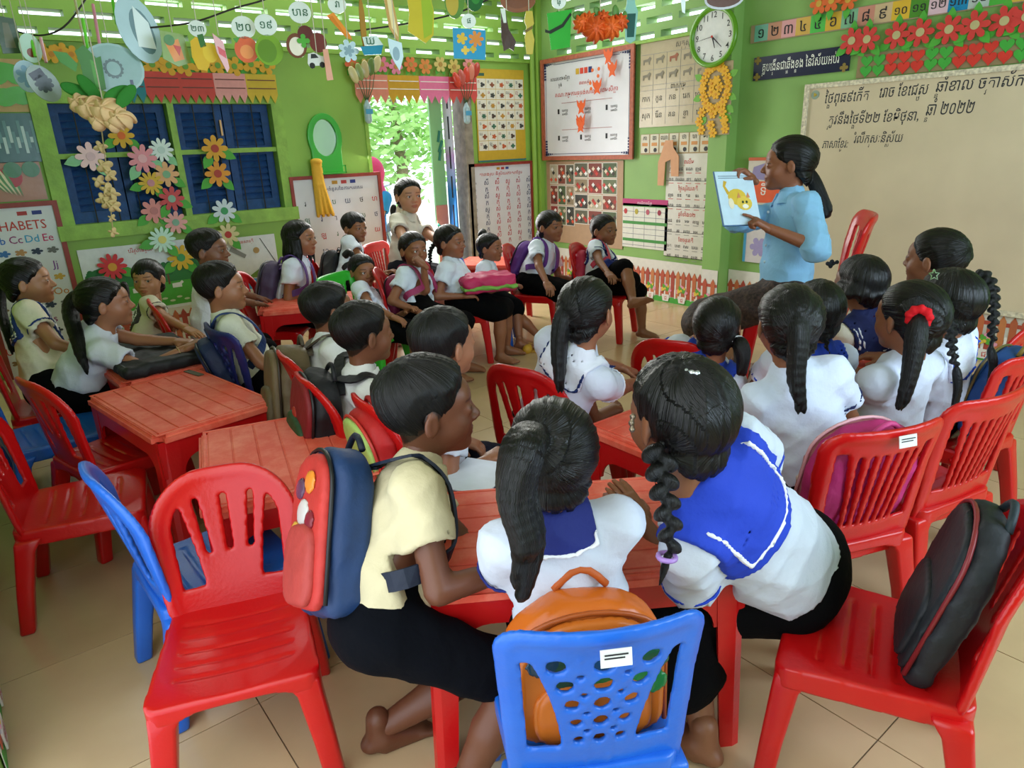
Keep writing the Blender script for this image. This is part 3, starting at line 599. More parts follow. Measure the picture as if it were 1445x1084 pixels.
def make_hair(parent, H, Rh, s, kind, tails=(), tie=(0, -0.9, 0.35), vox=0.0048, fringe=False, seed=0, part=False, loose=None):
    """kind: short | girl; tails: list of (kind, path, r0, r1) in world space, kind = pony | braid"""
    rg = np.random.default_rng(seed); lo = H-0.125*s; hi = H+0.125*s
    for _, P, r0, r1 in tails:
        for p in P: lo = np.minimum(lo, p-r0*1.6); hi = np.maximum(hi, p+r0*1.6)
    if loose is not None: lo = lo-np.array([0.05, 0.05, loose+0.02])
    S = SDF(vox, lo, hi); girl = kind != 'short'; T = nrm(tie); e1 = nrm(np.cross(T, (0.3, 0.1, 1.0))); e2 = np.cross(T, e1)
    def cap(X):
        q = ((X-H) @ Rh)/s; x, y, z = q[..., 0], q[..., 1], q[..., 2]
        th = (0.0115+0*z if girl else 0.0045+0.0125*np.clip((z+0.015)/0.07, 0, 1)**1.3)
        p = q-np.array([0, -0.014, 0.022]); r = np.array([0.0705, 0.086, 0.076])+0.0; nn = np.sqrt(((p/r)**2).sum(-1)); d = (nn-1)*0.077-th
        if girl: d2 = np.sqrt((x/0.058)**2+((y+0.036)/0.050)**2+((z+0.048)/0.070)**2); d = np.minimum(d, (d2-1)*0.055-0.006)
        ln = np.sqrt((q*q).sum(-1))+1e-9; a = np.arctan2((q@e2)/ln, (q@e1)/ln)
        d = d+0.0013*np.sin(a*23+3*np.sin(a*5))+0.0009*np.sin(a*51+seed)
        fr = 0.010 if not fringe else 0.034
        cut = y-1.05*z-fr-0.004*np.sin(x*260+seed)+0.0045*np.sin(170*x+120*y+seed)*np.sin(140*z-60*x)+0.003*np.sin(420*y-310*z+seed)
        if fringe: cut = np.minimum(cut, np.maximum(0.014-z+0.003*np.sin(x*500), -(0.052-np.abs(x))*0.8))
        cut = np.maximum(cut, -0.088-z if girl else (-0.050-z))*0.7
        if not girl:
            ear = np.sqrt(((np.abs(x)-0.078)/0.02)**2+((y+0.006)/0.022)**2+((z+0.012)/0.032)**2); cut = np.maximum(cut, (1-ear)*0.02)
        else:
            ear = np.sqrt(((np.abs(x)-0.082)/0.012)**2+((y+0.002)/0.017)**2+((z+0.012)/0.026)**2); cut = np.maximum(cut, (1-ear)*0.012)
        tp = np.clip(-cut/(0.020 if girl else 0.030), 0, 1); d = d+th*(1-tp)*0.88
        return np.maximum(d, cut)*s
    S.put(cap, H-0.12*s, H+0.12*s)
    if loose is not None:
        for i in range(22):
            a = -1.95+3.9*i/21; d0 = Rh @ np.array([math.sin(a)*0.074, -math.cos(a)*0.082-0.008, 0.0])*s+H; L = loose*(0.85+0.3*rg.random()); p1 = d0+np.array([0, 0, -L*0.5])+rg.normal(0, 0.004, 3)+(d0-H)*[0.12, 0.12, 0]; p2 = d0+np.array([0, 0, -L])+rg.normal(0, 0.007, 3)+(d0-H)*[0.05, 0.05, 0]
            S.cone(d0, p1, 0.014*s, 0.012*s, k=0.008); S.cone(p1, p2, 0.012*s, 0.004, k=0.005)
    lines = []
    for tk, P, r0, r1 in tails:
        path = smooth_path(P, 5); n = len(path); lines.append([np.array(p) for p in path])
        if tk == 'pony':
            for j in range(11):
                an = 2*PI*j/11; rad = 0.0 if j == 0 else r0*0.62*(0.7+0.5*rg.random()); prev = None; ph = rg.random()*6; end = n-1-(rg.integers(0, max(2, n//4)) if j else 0)
                for i in range(end+1):
                    t = i/(n-1); u = nrm(path[min(i+1, n-1)]-path[max(i-1, 0)]); f1 = nrm(np.cross(u, (0.4, 0.9, 0.1))); f2 = np.cross(u, f1); env = math.sin(min(1, t*2.2+0.22)*PI/2)*(1-0.45*t)
                    p = path[i]+rad*env*(math.cos(an+0.5*t)*f1+math.sin(an+0.5*t)*f2)+0.004*t*np.sin(ph+5*t)*f1; r = max((r0*0.42)*(0.75+0.4*math.sin(min(1, t*2)*PI/2))*(1-t)+r1*t, 0.0022)
                    if i == end: r = min(r, 0.0028)
                    if prev is not None: S.cone(prev[0], p, prev[1], r, k=0.004)
                    prev = (p, r)
        else:
            tot = sum(np.linalg.norm(b-a) for a, b in zip(path[:-1], path[1:])); step = r0*0.66; m = max(4, int(tot/step)); cum = np.concatenate([[0], np.cumsum([np.linalg.norm(b-a) for a, b in zip(path[:-1], path[1:])])]); pa = np.array(path)
            for i in range(m+1):
                t = i/m; sdist = t*tot; p = np.array([np.interp(sdist, cum, pa[:, c]) for c in range(3)]); p2 = np.array([np.interp(min(sdist+0.005, tot), cum, pa[:, c]) for c in range(3)]); p1 = np.array([np.interp(max(sdist-0.005, 0), cum, pa[:, c]) for c in range(3)]); u = nrm(p2-p1); f1 = nrm(np.cross(u, MC[2])); f2 = np.cross(u, f1); r = r0+(r1-r0)*t; sg = 1 if i % 2 else -1
                if t < 0.9: Rm = np.stack([nrm(f1*0.85+sg*u*0.55), f2, nrm(u*0.85-sg*f1*0.55)], 1); S.ell(p+f1*sg*r*0.42, (r*0.92, r*0.80, r*0.62), Rm, k=0.0022)
                else: S.cone(p, p2+u*0.03, r*0.5, 0.003, k=0.003)
    V, Fc = S.mesh(); return pyobj('hair', V, Fc, HAIR if girl else HAIRB, parent, True, attrs={'strand': strand_attr(V, H, Rh, tie, lines)})
def cloth(key, c, rough=0.75): return mat('cloth_'+key, c, rough, 0.25, noise=0.05, nscale=9, bump=0.35, bscale=38)
def wrinkle(X, amp, sd): 
    x, y, z = X[..., 0], X[..., 1], X[..., 2]
    u1 = 46*(x*math.cos(sd)+y*math.sin(sd)+0.55*z)+2.6*np.sin(13*z-9*x+sd); u2 = 40*(z+0.35*x*math.sin(sd*2)-0.3*y)+2.2*np.sin(15*x+8*y+sd*1.3)
    return -amp*1.5*((1-np.abs(np.sin(u1)))**2+0.8*(1-np.abs(np.sin(u2)))**2)+amp*0.8*(np.sin(38*x+22*z+sd)*np.sin(27*z-18*y+1.7*sd)+0.6*np.sin(61*z+30*x-44*y+sd*2.3)+0.5*np.sin(80*x-35*z+sd))
def person(name, label, H, hip, yaw, seat=0.30, hyaw=None, hpitch=0.0, hroll=0.0, s=1.0, skin='#8a5a3c', shirt='#c6cdda', lower='#050507', outfit='sailor', hair=None, hands=(None, None), feet=(None, None), low='skirt', cat='child', group=None, lowres=False, adult=False, sleeve=0.55, trim='#1e2f66', knee_out=0.0, pants_len=0.95, bodyonly=False, torso_k=1.0, collar=None, leglen=None, gaze=None, clen=0.115, cstripe='#e8e8ee', cwid=0.098, stripes=None, vshirt=0.0086, neckl=0.064):
    """seated figure: head centre H and hip fix the spine; limbs by two-bone reach"""
    H = np.array(H, float); hipc = np.array([hip[0], hip[1], seat+0.060*s]); yw = math.radians(yaw); fw = np.array([math.cos(yw), math.sin(yw), 0])
    hy = math.radians(yaw if hyaw is None else hyaw); hp = math.radians(hpitch); hf = np.array([math.cos(hy)*math.cos(hp), math.sin(hy)*math.cos(hp), math.sin(hp)])
    Rh = frame(hf, (0, 0, 1) if abs(hp) < 1.3 else (1, 0, 0)) @ rot('Y', math.radians(hroll))
    spine = nrm(H-hipc); Rt0 = frame(fw, spine); neck = H-Rh[:, 2]*0.070*s-Rh[:, 1]*0.020*s-Rt0[:, 2]*(neckl if not adult else 0.066)*s
    tl = np.linalg.norm(neck-hipc); up = nrm(neck-hipc); R = frame(fw, up); X, Y, U = R.T; k = float(np.clip(tl/(0.30*s), 0.72, 1.25))
    P = lambda t: hipc+(neck-hipc)*t
    w = 1.0 if not adult else 1.12
    sh = [P(0.90)+sx*X*0.106*s*w for sx in (-1, 1)]; hj = [hipc+sx*X*0.062*s+Y*0.01 for sx in (-1, 1)]
    la1, la2 = 0.185*s*(1.1 if adult else 1), 0.165*s*(1.1 if adult else 1); lt = (leglen or 0.265)*s; lsn = (leglen or 0.265)*0.98*s
    arms = []
    for i, sx in enumerate((-1, 1)):
        hd = hands[i] or {}; tgt = hd.get('at')
        if tgt is None: tgt = hipc+Y*0.20*s+sx*X*0.07*s+np.array([0, 0, 0.075*s])
        tgt = np.array(tgt, float); pole = hd.get('pole', None); pole = (-U*0.8+sx*X*0.55-Y*0.35) if pole is None else np.array(pole, float)
        el, wr = ik(sh[i], tgt, la1, la2, pole); arms.append((sh[i], el, wr, hd))
    legs = []
    for i, sx in enumerate((-1, 1)):
        ft = feet[i]
        if ft is None: ft = hj[i]+fw*0.25*s+sx*X*(0.02+knee_out)*s; ft = np.array([ft[0], ft[1], 0.055*s])
        elif isinstance(ft, (int, float)): a = hj[i]+fw*ft*s+sx*X*(0.02+knee_out)*s; ft = np.array([a[0], a[1], 0.055*s])
        kn, an = ik(hj[i], np.array(ft, float), lt, lsn, fw*0.7+np.array([0, 0, 0.7])+sx*X*knee_out*3); legs.append((hj[i], kn, an))
    pts = [H, neck, hipc]+[p for a in arms for p in a[:3]]+[p for l in legs for p in l]; lo = np.min(pts, 0)-0.15*s; hi = np.max(pts, 0)+0.15*s
    rt = root(name, (0, 0, 0), 0, label, cat, group)
    # ---- body (one mesh: trunk, limbs, head, hands, feet)
    B = SDF(0.0122 if not lowres else 0.0130, lo, hi)
    B.ell(P(0.70), (0.098*s*w, 0.066*s, 0.11*s*k), R, k=0.03); B.ell(P(0.35), (0.088*s*w, 0.064*s, 0.10*s*k), R, k=0.03); B.ell(P(0.04), (0.100*s*w, 0.080*s, 0.07*s), R, k=0.03)
    B.cone(sh[0], sh[1], 0.036*s, 0.036*s, k=0.03); B.cone(P(0.9), H-Rh[:, 2]*0.055*s-Rh[:, 1]*0.02*s, 0.037*s, 0.0345*s, k=0.02)
    for a, e, wv, hd in arms: B.cone(a, e, 0.034*s, 0.0265*s, k=0.02); B.cone(e, wv, 0.0270*s, 0.0185*s, k=0.008)
    for h0, kn, an in legs: B.cone(h0, kn, 0.060*s, 0.041*s, k=0.03); B.cone(kn, kn*0.55+an*0.45, 0.0405*s, 0.0385*s, k=0.012); B.cone(kn*0.55+an*0.45, an, 0.0385*s, 0.0235*s, k=0.012)
    V, Fc = B.mesh(); sk = np.array(srgb(skin)[:3])*1.22; VS = [V]; FS = [Fc]; CS = [np.tile(sk, (len(V), 1))]; n = len(V)
    hv, hf_, hc = tpl('headlow' if lowres else ('headadult' if adult else 'head')); VS.append((hv*s) @ Rh.T+H); FS.append(hf_+n); CS.append(hc*sk); n += len(hv)
    for i, (a, e, wv, hd) in enumerate(arms):
        if hd.get('hide'): continue
        ps = hd.get('pose', 'relax'); tv, tf = tpl(ps); sx = (-1, 1)[i]
        d = nrm(hd['dir']) if 'dir' in hd else nrm(wv-e); bk = np.array(hd.get('back', (0, 0, 1)), float); bk = nrm(bk-d*(bk@d)); xx = np.cross(d, bk)   # right-handed: x to the right of the fingers
        sg = -1 if sx > 0 else 1    # thumb side
        M_ = np.stack([xx*sg, d, bk], 1); VS.append((tv*s*1.0) @ M_.T+wv); ff = tf+n; FS.append(ff if sg > 0 else ff[:, ::-1]); CS.append(np.tile(sk*0.98, (len(tv), 1))); n += len(tv)
    tv, tf = tpl('foot')
    for i, (h0, kn, an) in enumerate(legs):
        fd = nrm(np.array([fw[0], fw[1], 0])+X*(-0.25, 0.25)[i]); Rf = frame(fd, (0, 0, 1))
        if an[2] > 0.09: Rf = frame(nrm(fd+np.array([0, 0, -0.25])), nrm(kn-an))
        sg = 1 if i == 0 else -1; M_ = Rf.copy(); M_[:, 0] *= sg; VS.append((tv*s) @ M_.T+an); ff = tf+n; FS.append(ff if sg > 0 else ff[:, ::-1]); CS.append(np.tile(sk*0.95, (len(tv), 1))); n += len(tv)
    body = pyobj('body', np.concatenate(VS), np.concatenate(FS), SKIN, rt, True, cols=np.concatenate(CS))
    if not lowres:
        gz = np.array([0, 1.0, 0.0]) if gaze is None else nrm(Rh.T @ (np.array(gaze)-H))
        gz[0] = np.clip(gz[0], -0.45, 0.45); gz = nrm(gz); Rg = frame(Rh @ gz, Rh[:, 2])
        for sx in (-1, 1):
            e = link(bpy.data.objects.new('eye', eye_mesh()), body); p = H+Rh @ (np.array([sx*0.0305, 0.0660, 0.0005])*s); e.matrix_local = Matrix([[Rg[i][j]*s for j in range(3)]+[p[i]] for i in range(3)]+[[0, 0, 0, 1]])
    # ---- shirt
    sd = float(H[0]*7+H[1]*3); G = SDF(vshirt, lo, hi)
    G.ell(P(0.70), (0.106*s*w, 0.080*s, 0.115*s*k), R, k=0.03); G.ell(P(0.36), (0.104*s*w, 0.086*s, 0.11*s*k), R, k=0.04); G.cone(P(0.30), P(0.10), 0.104*s, 0.110*s, k=0.04, flat=(Y, 1.18)); G.cone(sh[0], sh[1], 0.043*s, 0.043*s, k=0.03); G.cone(P(0.88), P(1.0)+U*0.020*s, 0.056*s, 0.045*s, k=0.03)
    for a, e, wv, hd in arms:
        b = a+(e-a)*sleeve; G.cone(a, b, 0.047*s, 0.050*s, k=0.025)
        if sleeve > 1: G.cone(e, e+(wv-e)*(sleeve-1), 0.044*s, 0.038*s, k=0.02)
    for a, e, wv, hd in arms:   # hollow cuffs, cut square
        if sleeve <= 1:
            u = nrm(e-a); b = a+(e-a)*sleeve
            G.put(lambda Xx, b=b, u=u, e=e: np.maximum(-((Xx-b)@u)+0.0, np.sqrt((((Xx-b)-((Xx-b)@u)[..., None]*u)**2).sum(-1))-0.075*s), b-0.10*s, b+0.10*s, sub=True)
            G.cone(b-u*0.012*s, b+u*0.05, 0.037*s, 0.039*s, sub=True)
    hem = P(0.10 if outfit != 'long' else -0.05); G.D = np.maximum(G.D, -(((np.stack(np.meshgrid(*[G.org[i]+G.h*np.arange(G.n[i]) for i in range(3)], indexing='ij'), -1).astype(np.float32))-hem.astype(np.float32))@U.astype(np.float32)))
    sl, Xb = G.block(lo+0.02, hi-0.02, 0); G.D[sl] = G.D[sl]+wrinkle(Xb, 0.0030*s, sd)
    Dsh = G.D.copy(); V, Fc = G.mesh(); sho = pyobj('shirt', V, Fc, cloth(shirt, shirt), rt, True)
    Xall = None
    if outfit in ('sailor', 'trim'):
        cl, cn = sl, Xb; q = ((Xb-P(0.93)) @ R)/s; x, y, z = q[..., 0], q[..., 1], q[..., 2]; ax = np.abs(x); ds = Dsh[sl]
        back = np.maximum(np.maximum(ax-cwid, -clen-z), z-0.075); fr = np.maximum(np.maximum(ax-cwid-0.55*np.minimum(z, 0), 0.040+0.30*z-ax), np.maximum(-max(clen*1.3, 0.07)-z, z-0.075)); m = np.where(y < 0.005, back, fr)
        C = SDF(G.h, lo, hi); C.D = np.full_like(G.D, 0.25); C.org = G.org; C.n = G.n; C.D[sl] = np.maximum(np.abs(ds-0.003*s)-0.0068, m*s); V, Fc = C.mesh()
        co = pyobj('sailor_collar', V, Fc, cloth('navy'+trim, trim), rt, True); 
        for off in (stripes or ((0.014, 0.030) if outfit == 'sailor' else (0.010,))):
            C.D = np.full_like(G.D, 0.25); C.D[sl] = np.maximum(np.abs(ds-0.0070*s)-0.0078, np.maximum(np.abs(m+off)-0.0040, z-0.03)*s); V, Fc = C.mesh()
            if len(Fc): pyobj('collar_stripe', V, Fc, cloth('braid'+cstripe, cstripe), co, True)
    elif outfit in ('polo', 'long'):
        C = SDF(0.0060, neck-0.12*s, neck+0.12*s); nb = P(0.955); nu = nrm(Rh[:, 2]*0.4+U)
        def col(Xx):
            q = ((Xx-nb) @ R)/s; x, y, z = q[..., 0], q[..., 1], q[..., 2]; rr = np.sqrt(x*x+(y*1.0)**2); rad = 0.052-0.42*(z-0.02)+0.010*np.clip(y/0.05, 0, 1); d = np.abs(rr-rad)*0.85-0.0042; d = np.maximum(d, np.abs(z-0.018)-0.026+0.012*np.clip(-y/0.05, 0, 1)*0); return np.maximum(d, (0.010+0.25*(0.04-z))*(y > 0)*1.0-np.abs(x)-1.0*(y <= 0))*s
        C.put(col, neck-0.11*s, neck+0.11*s); V, Fc = C.mesh(); co = pyobj('collar', V, Fc, cloth(collar or shirt, collar or shirt), rt, True)
    if outfit in ('sailor', 'trim', 'cuff') and sleeve <= 1:
        for a, e, wv, hd in arms:
            u = nrm(e-a); b = a+(e-a)*sleeve-u*0.016*s; C = SDF(0.0058, b-0.075*s, b+0.075*s)
            C.put(lambda Xx, b=b, u=u: np.maximum(np.abs(np.sqrt((((Xx-b)-((Xx-b)@u)[..., None]*u)**2).sum(-1))-0.0515*s)-0.0035, np.abs((Xx-b)@u)-0.0045*s), b-0.07*s, b+0.07*s); V, Fc = C.mesh()
            if len(Fc): pyobj('cuff_stripe', V, Fc, cloth('navy'+trim, trim), sho, True)
    # ---- skirt / trousers
    G = SDF(0.0118, lo, hi); G.ell(hipc, (0.116*s*w, 0.098*s, 0.080*s), R, k=0.03); G.cone(P(0.04), P(0.20), 0.10*s, 0.092*s, k=0.03, flat=(Y, 1.2))
    for h0, kn, an in legs:
        e = h0+(kn-h0)*min(pants_len, 1.0); G.cone(h0, e, 0.070*s, (0.058 if low != 'skirt' else 0.062)*s, k=0.03)
        if pants_len > 1: e2 = kn+(an-kn)*(pants_len-1); G.cone(kn, e2, 0.057*s, (0.05 if low != 'skirt' else 0.06)*s, k=0.02)
    if low == 'skirt':
        a, b = (legs[0][0]+legs[1][0])/2, (legs[0][1]+legs[1][1])/2; e = a+(b-a)*min(pants_len, 1.0); G.cone(a, e, 0.078*s, 0.060*s, k=0.05)
        if pants_len > 1: e2 = b+((legs[0][2]+legs[1][2])/2-b)*(pants_len-1); G.cone(b, e2, 0.07*s, 0.08*s, k=0.05)
    sl, Xb = G.block(lo+0.02, hi-0.02, 0); G.D[sl] = G.D[sl]+wrinkle(Xb, 0.0022*s, sd+1); V, Fc = G.mesh()
    pyobj('skirt' if low == 'skirt' else 'trousers', V, Fc, mat('dark_cloth_'+lower, lower, 0.9, 0.10, noise=0.05, nscale=9, bump=0.35, bscale=38), rt, True)
    # ---- hair
    if hair:
        hk = dict(hair); knd = hk.pop('kind'); ho = make_hair(rt, H, Rh, s, knd, seed=int(abs(sd)*10) % 97, vox=hk.pop('vox', 0.0052 if not lowres else 0.0062), **hk)
    rt.location = (float(hipc[0]), float(hipc[1]), 0.0)
    for c in rt.children: c.location = (-float(hipc[0]), -float(hipc[1]), 0.0)
    info = dict(root=rt, H=H, Rh=Rh, R=R, neck=neck, hip=hipc, arms=arms, legs=legs, s=s, P=P, sh=sh)
    return info
# ------------------------------------------------------------------ wall posters and boards
def petals(n, r0, r1, sharp=0.7, m=6):
    """flower outline with n petals between radii r0 and r1"""
    k = n*m; out = []
    for i in range(k):
        a = 2*PI*i/k; t = abs(math.cos(a*n/2)); out.append(((r0+(r1-r0)*t**sharp)*math.cos(a), (r0+(r1-r0)*t**sharp)*math.sin(a)))
    return out
def leafpts(L, w, ang):
    P = [(L*t, w*math.sin(PI*t**0.8)) for t in np.linspace(0, 1, 7)]+[(L*t, -w*math.sin(PI*t**0.8)) for t in np.linspace(1, 0, 7)[1:-1]]
    c, s = math.cos(ang), math.sin(ang); return [(x*c-y*s, x*s+y*c) for x, y in P]
def sh(P, dx, dz): return [(a+dx, b+dz) for a, b in P]
def disc(r, n=16): return [(r*math.cos(2*PI*i/n), r*math.sin(2*PI*i/n)) for i in range(n)]
def heart(r): return [(r*1.0*math.sin(t)**3, r*(0.85*math.cos(t)-0.33*math.cos(2*t)-0.13*math.cos(3*t)-0.06*math.cos(4*t))) for t in np.linspace(0, 2*PI, 24, endpoint=False)]
FRAMEW = mat('maroon_frame_paint', '#8c2f22', 0.5, noise=0.2, nscale=20); FRAMEB = mat('brown_frame_paint', '#a5563c', 0.55, noise=0.25, nscale=40, bump=0.3, bscale=120); VINYL = mat('white_vinyl_banner', '#d5d6dc', 0.35, 0.5, noise=0.04, nscale=6, bump=0.25, bscale=7)
KH = 'កខគឃងចឆជឈញដឋឌឍណតថទធនបផពភមយរលវសហឡអ'
# alphabet board (A wall, left)
p = Panel('alphabet_board', 'A', (-60, 288), (122, 520), 'framed alphabet banner with coloured letters and small pictures', 'poster', off=0.02, tr=(95, 284))
p.sheet('banner', VINYL, 0.006); p.frame(FRAMEW, 0.028, 0.02); w, h = p.w, p.h
for i, c in enumerate(('#b23b3b', '#2d3a86')): p.box('flag', w/2-0.215+i*0.075, h-0.075, w/2-0.165+i*0.075, h-0.052, paper(c), 0.001, 0.0065)
p.text('title_lettering', 'ALPHABETS', -0.02, h-0.135, 0.075, RED, 0.0075, w=w*0.74)
LET = [('Aa', '#2e7d32'), ('Bb', '#1565c0'), ('Cc', '#8e2a6e'), ('Dd', '#2196c8'), ('Ee', '#c2185b'), ('Ff', '#3a8a3a'), ('Gg', '#8e2a6e'), ('Hh', '#c0392b'), ('Ii', '#7a2a8e'), ('Jj', '#7a3a8e'), ('Kk', '#c0304a'), ('Ll', '#2e7d32'), ('Mm', '#1565c0'), ('Nn', '#c0392b'), ('Oo', '#c07a2b'), ('Pp', '#7b2a86'), ('Qq', '#1565c0'), ('Rr', '#2e7d32'), ('Ss', '#8e2a6e'), ('Tt', '#2e8d52'), ('Uu', '#c0392b'), ('Vv', '#1565c0'), ('Ww', '#8e2a6e'), ('Xx', '#2e7d32'), ('Yy', '#c07a2b')]
PIC = ['#8a6a4a', '#3a6fb0', '#b98a5a', '#2f3a52', '#6a6a68', '#d0602f', '#4a8a3a', '#b03a3a', '#3a3a3a', '#c8a040']
for i, (t, c) in enumerate(LET):
    x = -w/2+0.06+(i % 5)*(w-0.10)/4.6; z = h-0.215-(i//5)*0.165; p.text('letter', t, x, z, 0.062, paper(c), 0.0075)
    p.poly('picture', sh([(a*1.25, b*0.8) for a, b in petals(5, 0.014, 0.026)], x+0.008, z-0.075), paper(PIC[i % 10]), 0.001, 0.0065)
# two clear-packed posters above it
p = Panel('craft_poster', 'A', (-30, 160), (62, 228), 'teal plastic-wrapped poster with silver streaks', 'poster', tr=(42, 160)); p.sheet('sheet', gloss('#3f6a70'), 0.004)
for i in range(14): p.box('streak', -p.w/2+0.03+i*p.w/15, 0.05+0.03*(i % 3), -p.w/2+0.045+i*p.w/15, p.h-0.04-0.03*(i % 4), gloss('#b9cfd2' if i % 2 else '#5c8a8e'), 0.003, 0.004)
p = Panel('vegetable_poster', 'A', (-30, 230), (66, 281), 'plastic-wrapped salmon poster of radishes and spring onions', 'poster', tr=(56, 228)); p.sheet('sheet', gloss('#b0795e'), 0.004); p.poly('radish', sh(disc(0.06), -p.w/2+0.13, p.h*0.62), gloss('#b02626'), 0.004, 0.004)
for i in range(9): p.poly('onion', sh(leafpts(0.17, 0.008, -0.95-0.05*i), p.w/2-0.30+0.018*i, p.h*0.86), gloss('#d9cfa8' if i % 2 else '#4f8a4a'), 0.003, 0.004)
for i in range(2): p.poly('cabbage', sh(disc(0.045), p.w/2-0.14+0.09*i, p.h*0.80), gloss('#3c7a52'), 0.004, 0.004)
p = Panel('leaf_poster', 'A', (-30, 82), (44, 158), 'beige poster with two big green leaves', 'poster', tr=(34, 84)); p.sheet('sheet', paper('#c9a878'), 0.004)
for a, dx, dz in ((0.5, -0.10, 0.16), (2.4, 0.10, 0.15), (0.1, -0.10, 0.07), (2.9, 0.12, 0.07)): p.poly('leaf', sh(leafpts(0.17, 0.05, a), dx, dz), gloss('#4fae34'), 0.003, 0.004)
p.text('number', '៣០', -0.02, p.h-0.07, 0.06, INK, 0.006)
# pictures below the window
p = Panel('meadow_picture', 'A', (112, 352), (302, 436), 'wide printed picture of a green meadow with trees and cows', 'picture', tr=(292, 335), bl=(124, 440)); p.sheet('print', paper('#dfe4ea'), 0.004); w, h = p.w, p.h; p.box('meadow', -w/2+0.02, 0.02, w/2-0.02, h*0.42, paper('#4da63a'), 0.001, 0.004)
p.poly('hill', [(-w/2+0.02, h*0.40), (-w/2+0.02, h*0.66), (-w*0.33, h*0.74), (-w*0.18, h*0.62), (-w*0.02, h*0.72), (w*0.12, h*0.60), (w*0.3, h*0.76), (w/2-0.02, h*0.62), (w/2-0.02, h*0.40)], paper('#2f7a3a'), 0.001, 0.0045)
for x in (-0.36, -0.28, 0.05, 0.12, 0.30): p.poly('tree', sh(petals(6, 0.035, 0.05), x*w/0.85, h*0.60), paper('#1f6a34'), 0.001, 0.006); p.box('trunk', x*w/0.85-0.006, h*0.36, x*w/0.85+0.006, h*0.52, paper('#6a4a2c'), 0.001, 0.0055)
for x, z in ((-0.12, 0.30), (0.02, 0.24), (0.2, 0.3)): p.poly('cow', sh([(-0.03, 0), (-0.03, 0.03), (0.02, 0.032), (0.035, 0.045), (0.045, 0.03), (0.03, 0.02), (0.03, 0)], x*w, h*z), paper('#e6e6e2'), 0.001, 0.006)
for i in range(9): p.poly('stone', sh([(a*1.5, b*0.6) for a, b in disc(0.012)], -0.1*w+i*0.06*w, 0.05+0.02*(i % 2)), paper('#c9d6b0'), 0.001, 0.0055)
p.text('caption', 'បរិស្ថានស្អាត', -0.02, h-0.04, 0.036, RED, 0.006)
p = Panel('stream_picture', 'A', (304, 340), (396, 405), 'printed picture of a blue stream with fish traps', 'picture', tr=(387, 328)); p.sheet('print', paper('#dcdfe0'), 0.004); w, h = p.w, p.h; p.poly('stream', [(-w/2+0.02, 0.03), (-w*0.2, 0.10), (w*0.1, 0.09), (w/2-0.02, 0.17), (w/2-0.02, 0.04), (0, 0.02)], paper('#3f9ad0'), 0.001, 0.004); p.poly('bank', [(-w*0.1, 0.10), (w*0.2, 0.17), (w/2-0.02, 0.20), (w/2-0.02, 0.165), (w*0.1, 0.10)], paper('#6a8a3a'), 0.001, 0.005)
p.poly('trap', [(-0.13, h*0.78), (-0.03, h*0.62), (-0.015, h*0.68), (-0.11, h*0.85)], paper('#8a8a88'), 0.002, 0.004); p.poly('basket', sh(disc(0.022), 0.06, h*0.74), paper('#b3905a'), 0.002, 0.004); p.poly('pole', [(0.1, h*0.95), (0.19, h*0.5), (0.186, h*0.49), (0.095, h*0.945)], paper('#4a4a48'), 0.001, 0.004)
for i in range(7): p.poly('reed', sh(leafpts(0.06, 0.005, 1.2+0.12*i), 0.06+0.015*i, h*0.34), paper('#a8a04a'), 0.001, 0.0055)
p.text('caption', 'នេសាទត្រី', 0, h-0.035, 0.03, RED, 0.006)
# stroke board beside the door
p = Panel('handwriting_board', 'A', (405, 250), (560, 420), 'framed white banner of curved pen strokes beside the doorway', 'poster', off=0.02, tr=(523, 243)); p.sheet('banner', VINYL, 0.006); p.frame(FRAMEW, 0.025, 0.02); w, h = p.w, p.h
for i, c in enumerate(('#b9892f', '#b23b3b', '#2d3a86')): p.box('flag', -0.04+i*0.075, h-0.07, 0.005+i*0.075, h-0.045, paper(c), 0.001, 0.0065)
p.text('title_lettering', 'ស្នាមគំនូសនៃការសរសេរ', 0.03, h-0.105, 0.035, INKB, 0.0075, w=0.36)
for i in range(24):
    x = -w/2+0.10+(i % 6)*0.115; z = h-0.20-(i//6)*0.12; p.text('stroke', 'រាបយថហឡឯ'[i % 7], x, z, 0.055, paper(['#1c1c22', '#c02a2a', '#2a6a4a', '#26315f'][(i*5) % 4]), 0.0075)
# vowel board right of the door
p = Panel('vowel_board', 'A', (656, 234), (757, 385), 'framed white banner with columns of red and navy vowels', 'poster', off=0.02, tr=(743, 225), bl=(668, 394)); p.sheet('banner', VINYL, 0.006); p.frame(FRAMEW, 0.025, 0.02); w, h = p.w, p.h
for i, c in enumerate(('#b9892f', '#b23b3b', '#2d3a86')): p.box('flag', -0.05+i*0.05, h-0.06, -0.015+i*0.05, h-0.04, paper(c), 0.001, 0.0065)
p.text('title_lettering', 'តារាងស្រៈនិស្ស័យភាសាខ្មែរ', 0, h-0.095, 0.036, RED, 0.0075, w=w*0.66)
for c in range(6):
    for r in range(11): p.text('vowel', 'ស'+'ាិីឹឺុូួំះ័'[(r+c*2) % 11] if r % 2 == 0 else 'ក', -w/2+0.07+c*(w-0.12)/5, h-0.165-r*0.058, 0.058 if c else 0.024, paper(['#26315f', '#26315f', '#c02a3a', '#c02a3a', '#b02a4a', '#26315f'][c]), 0.0075)
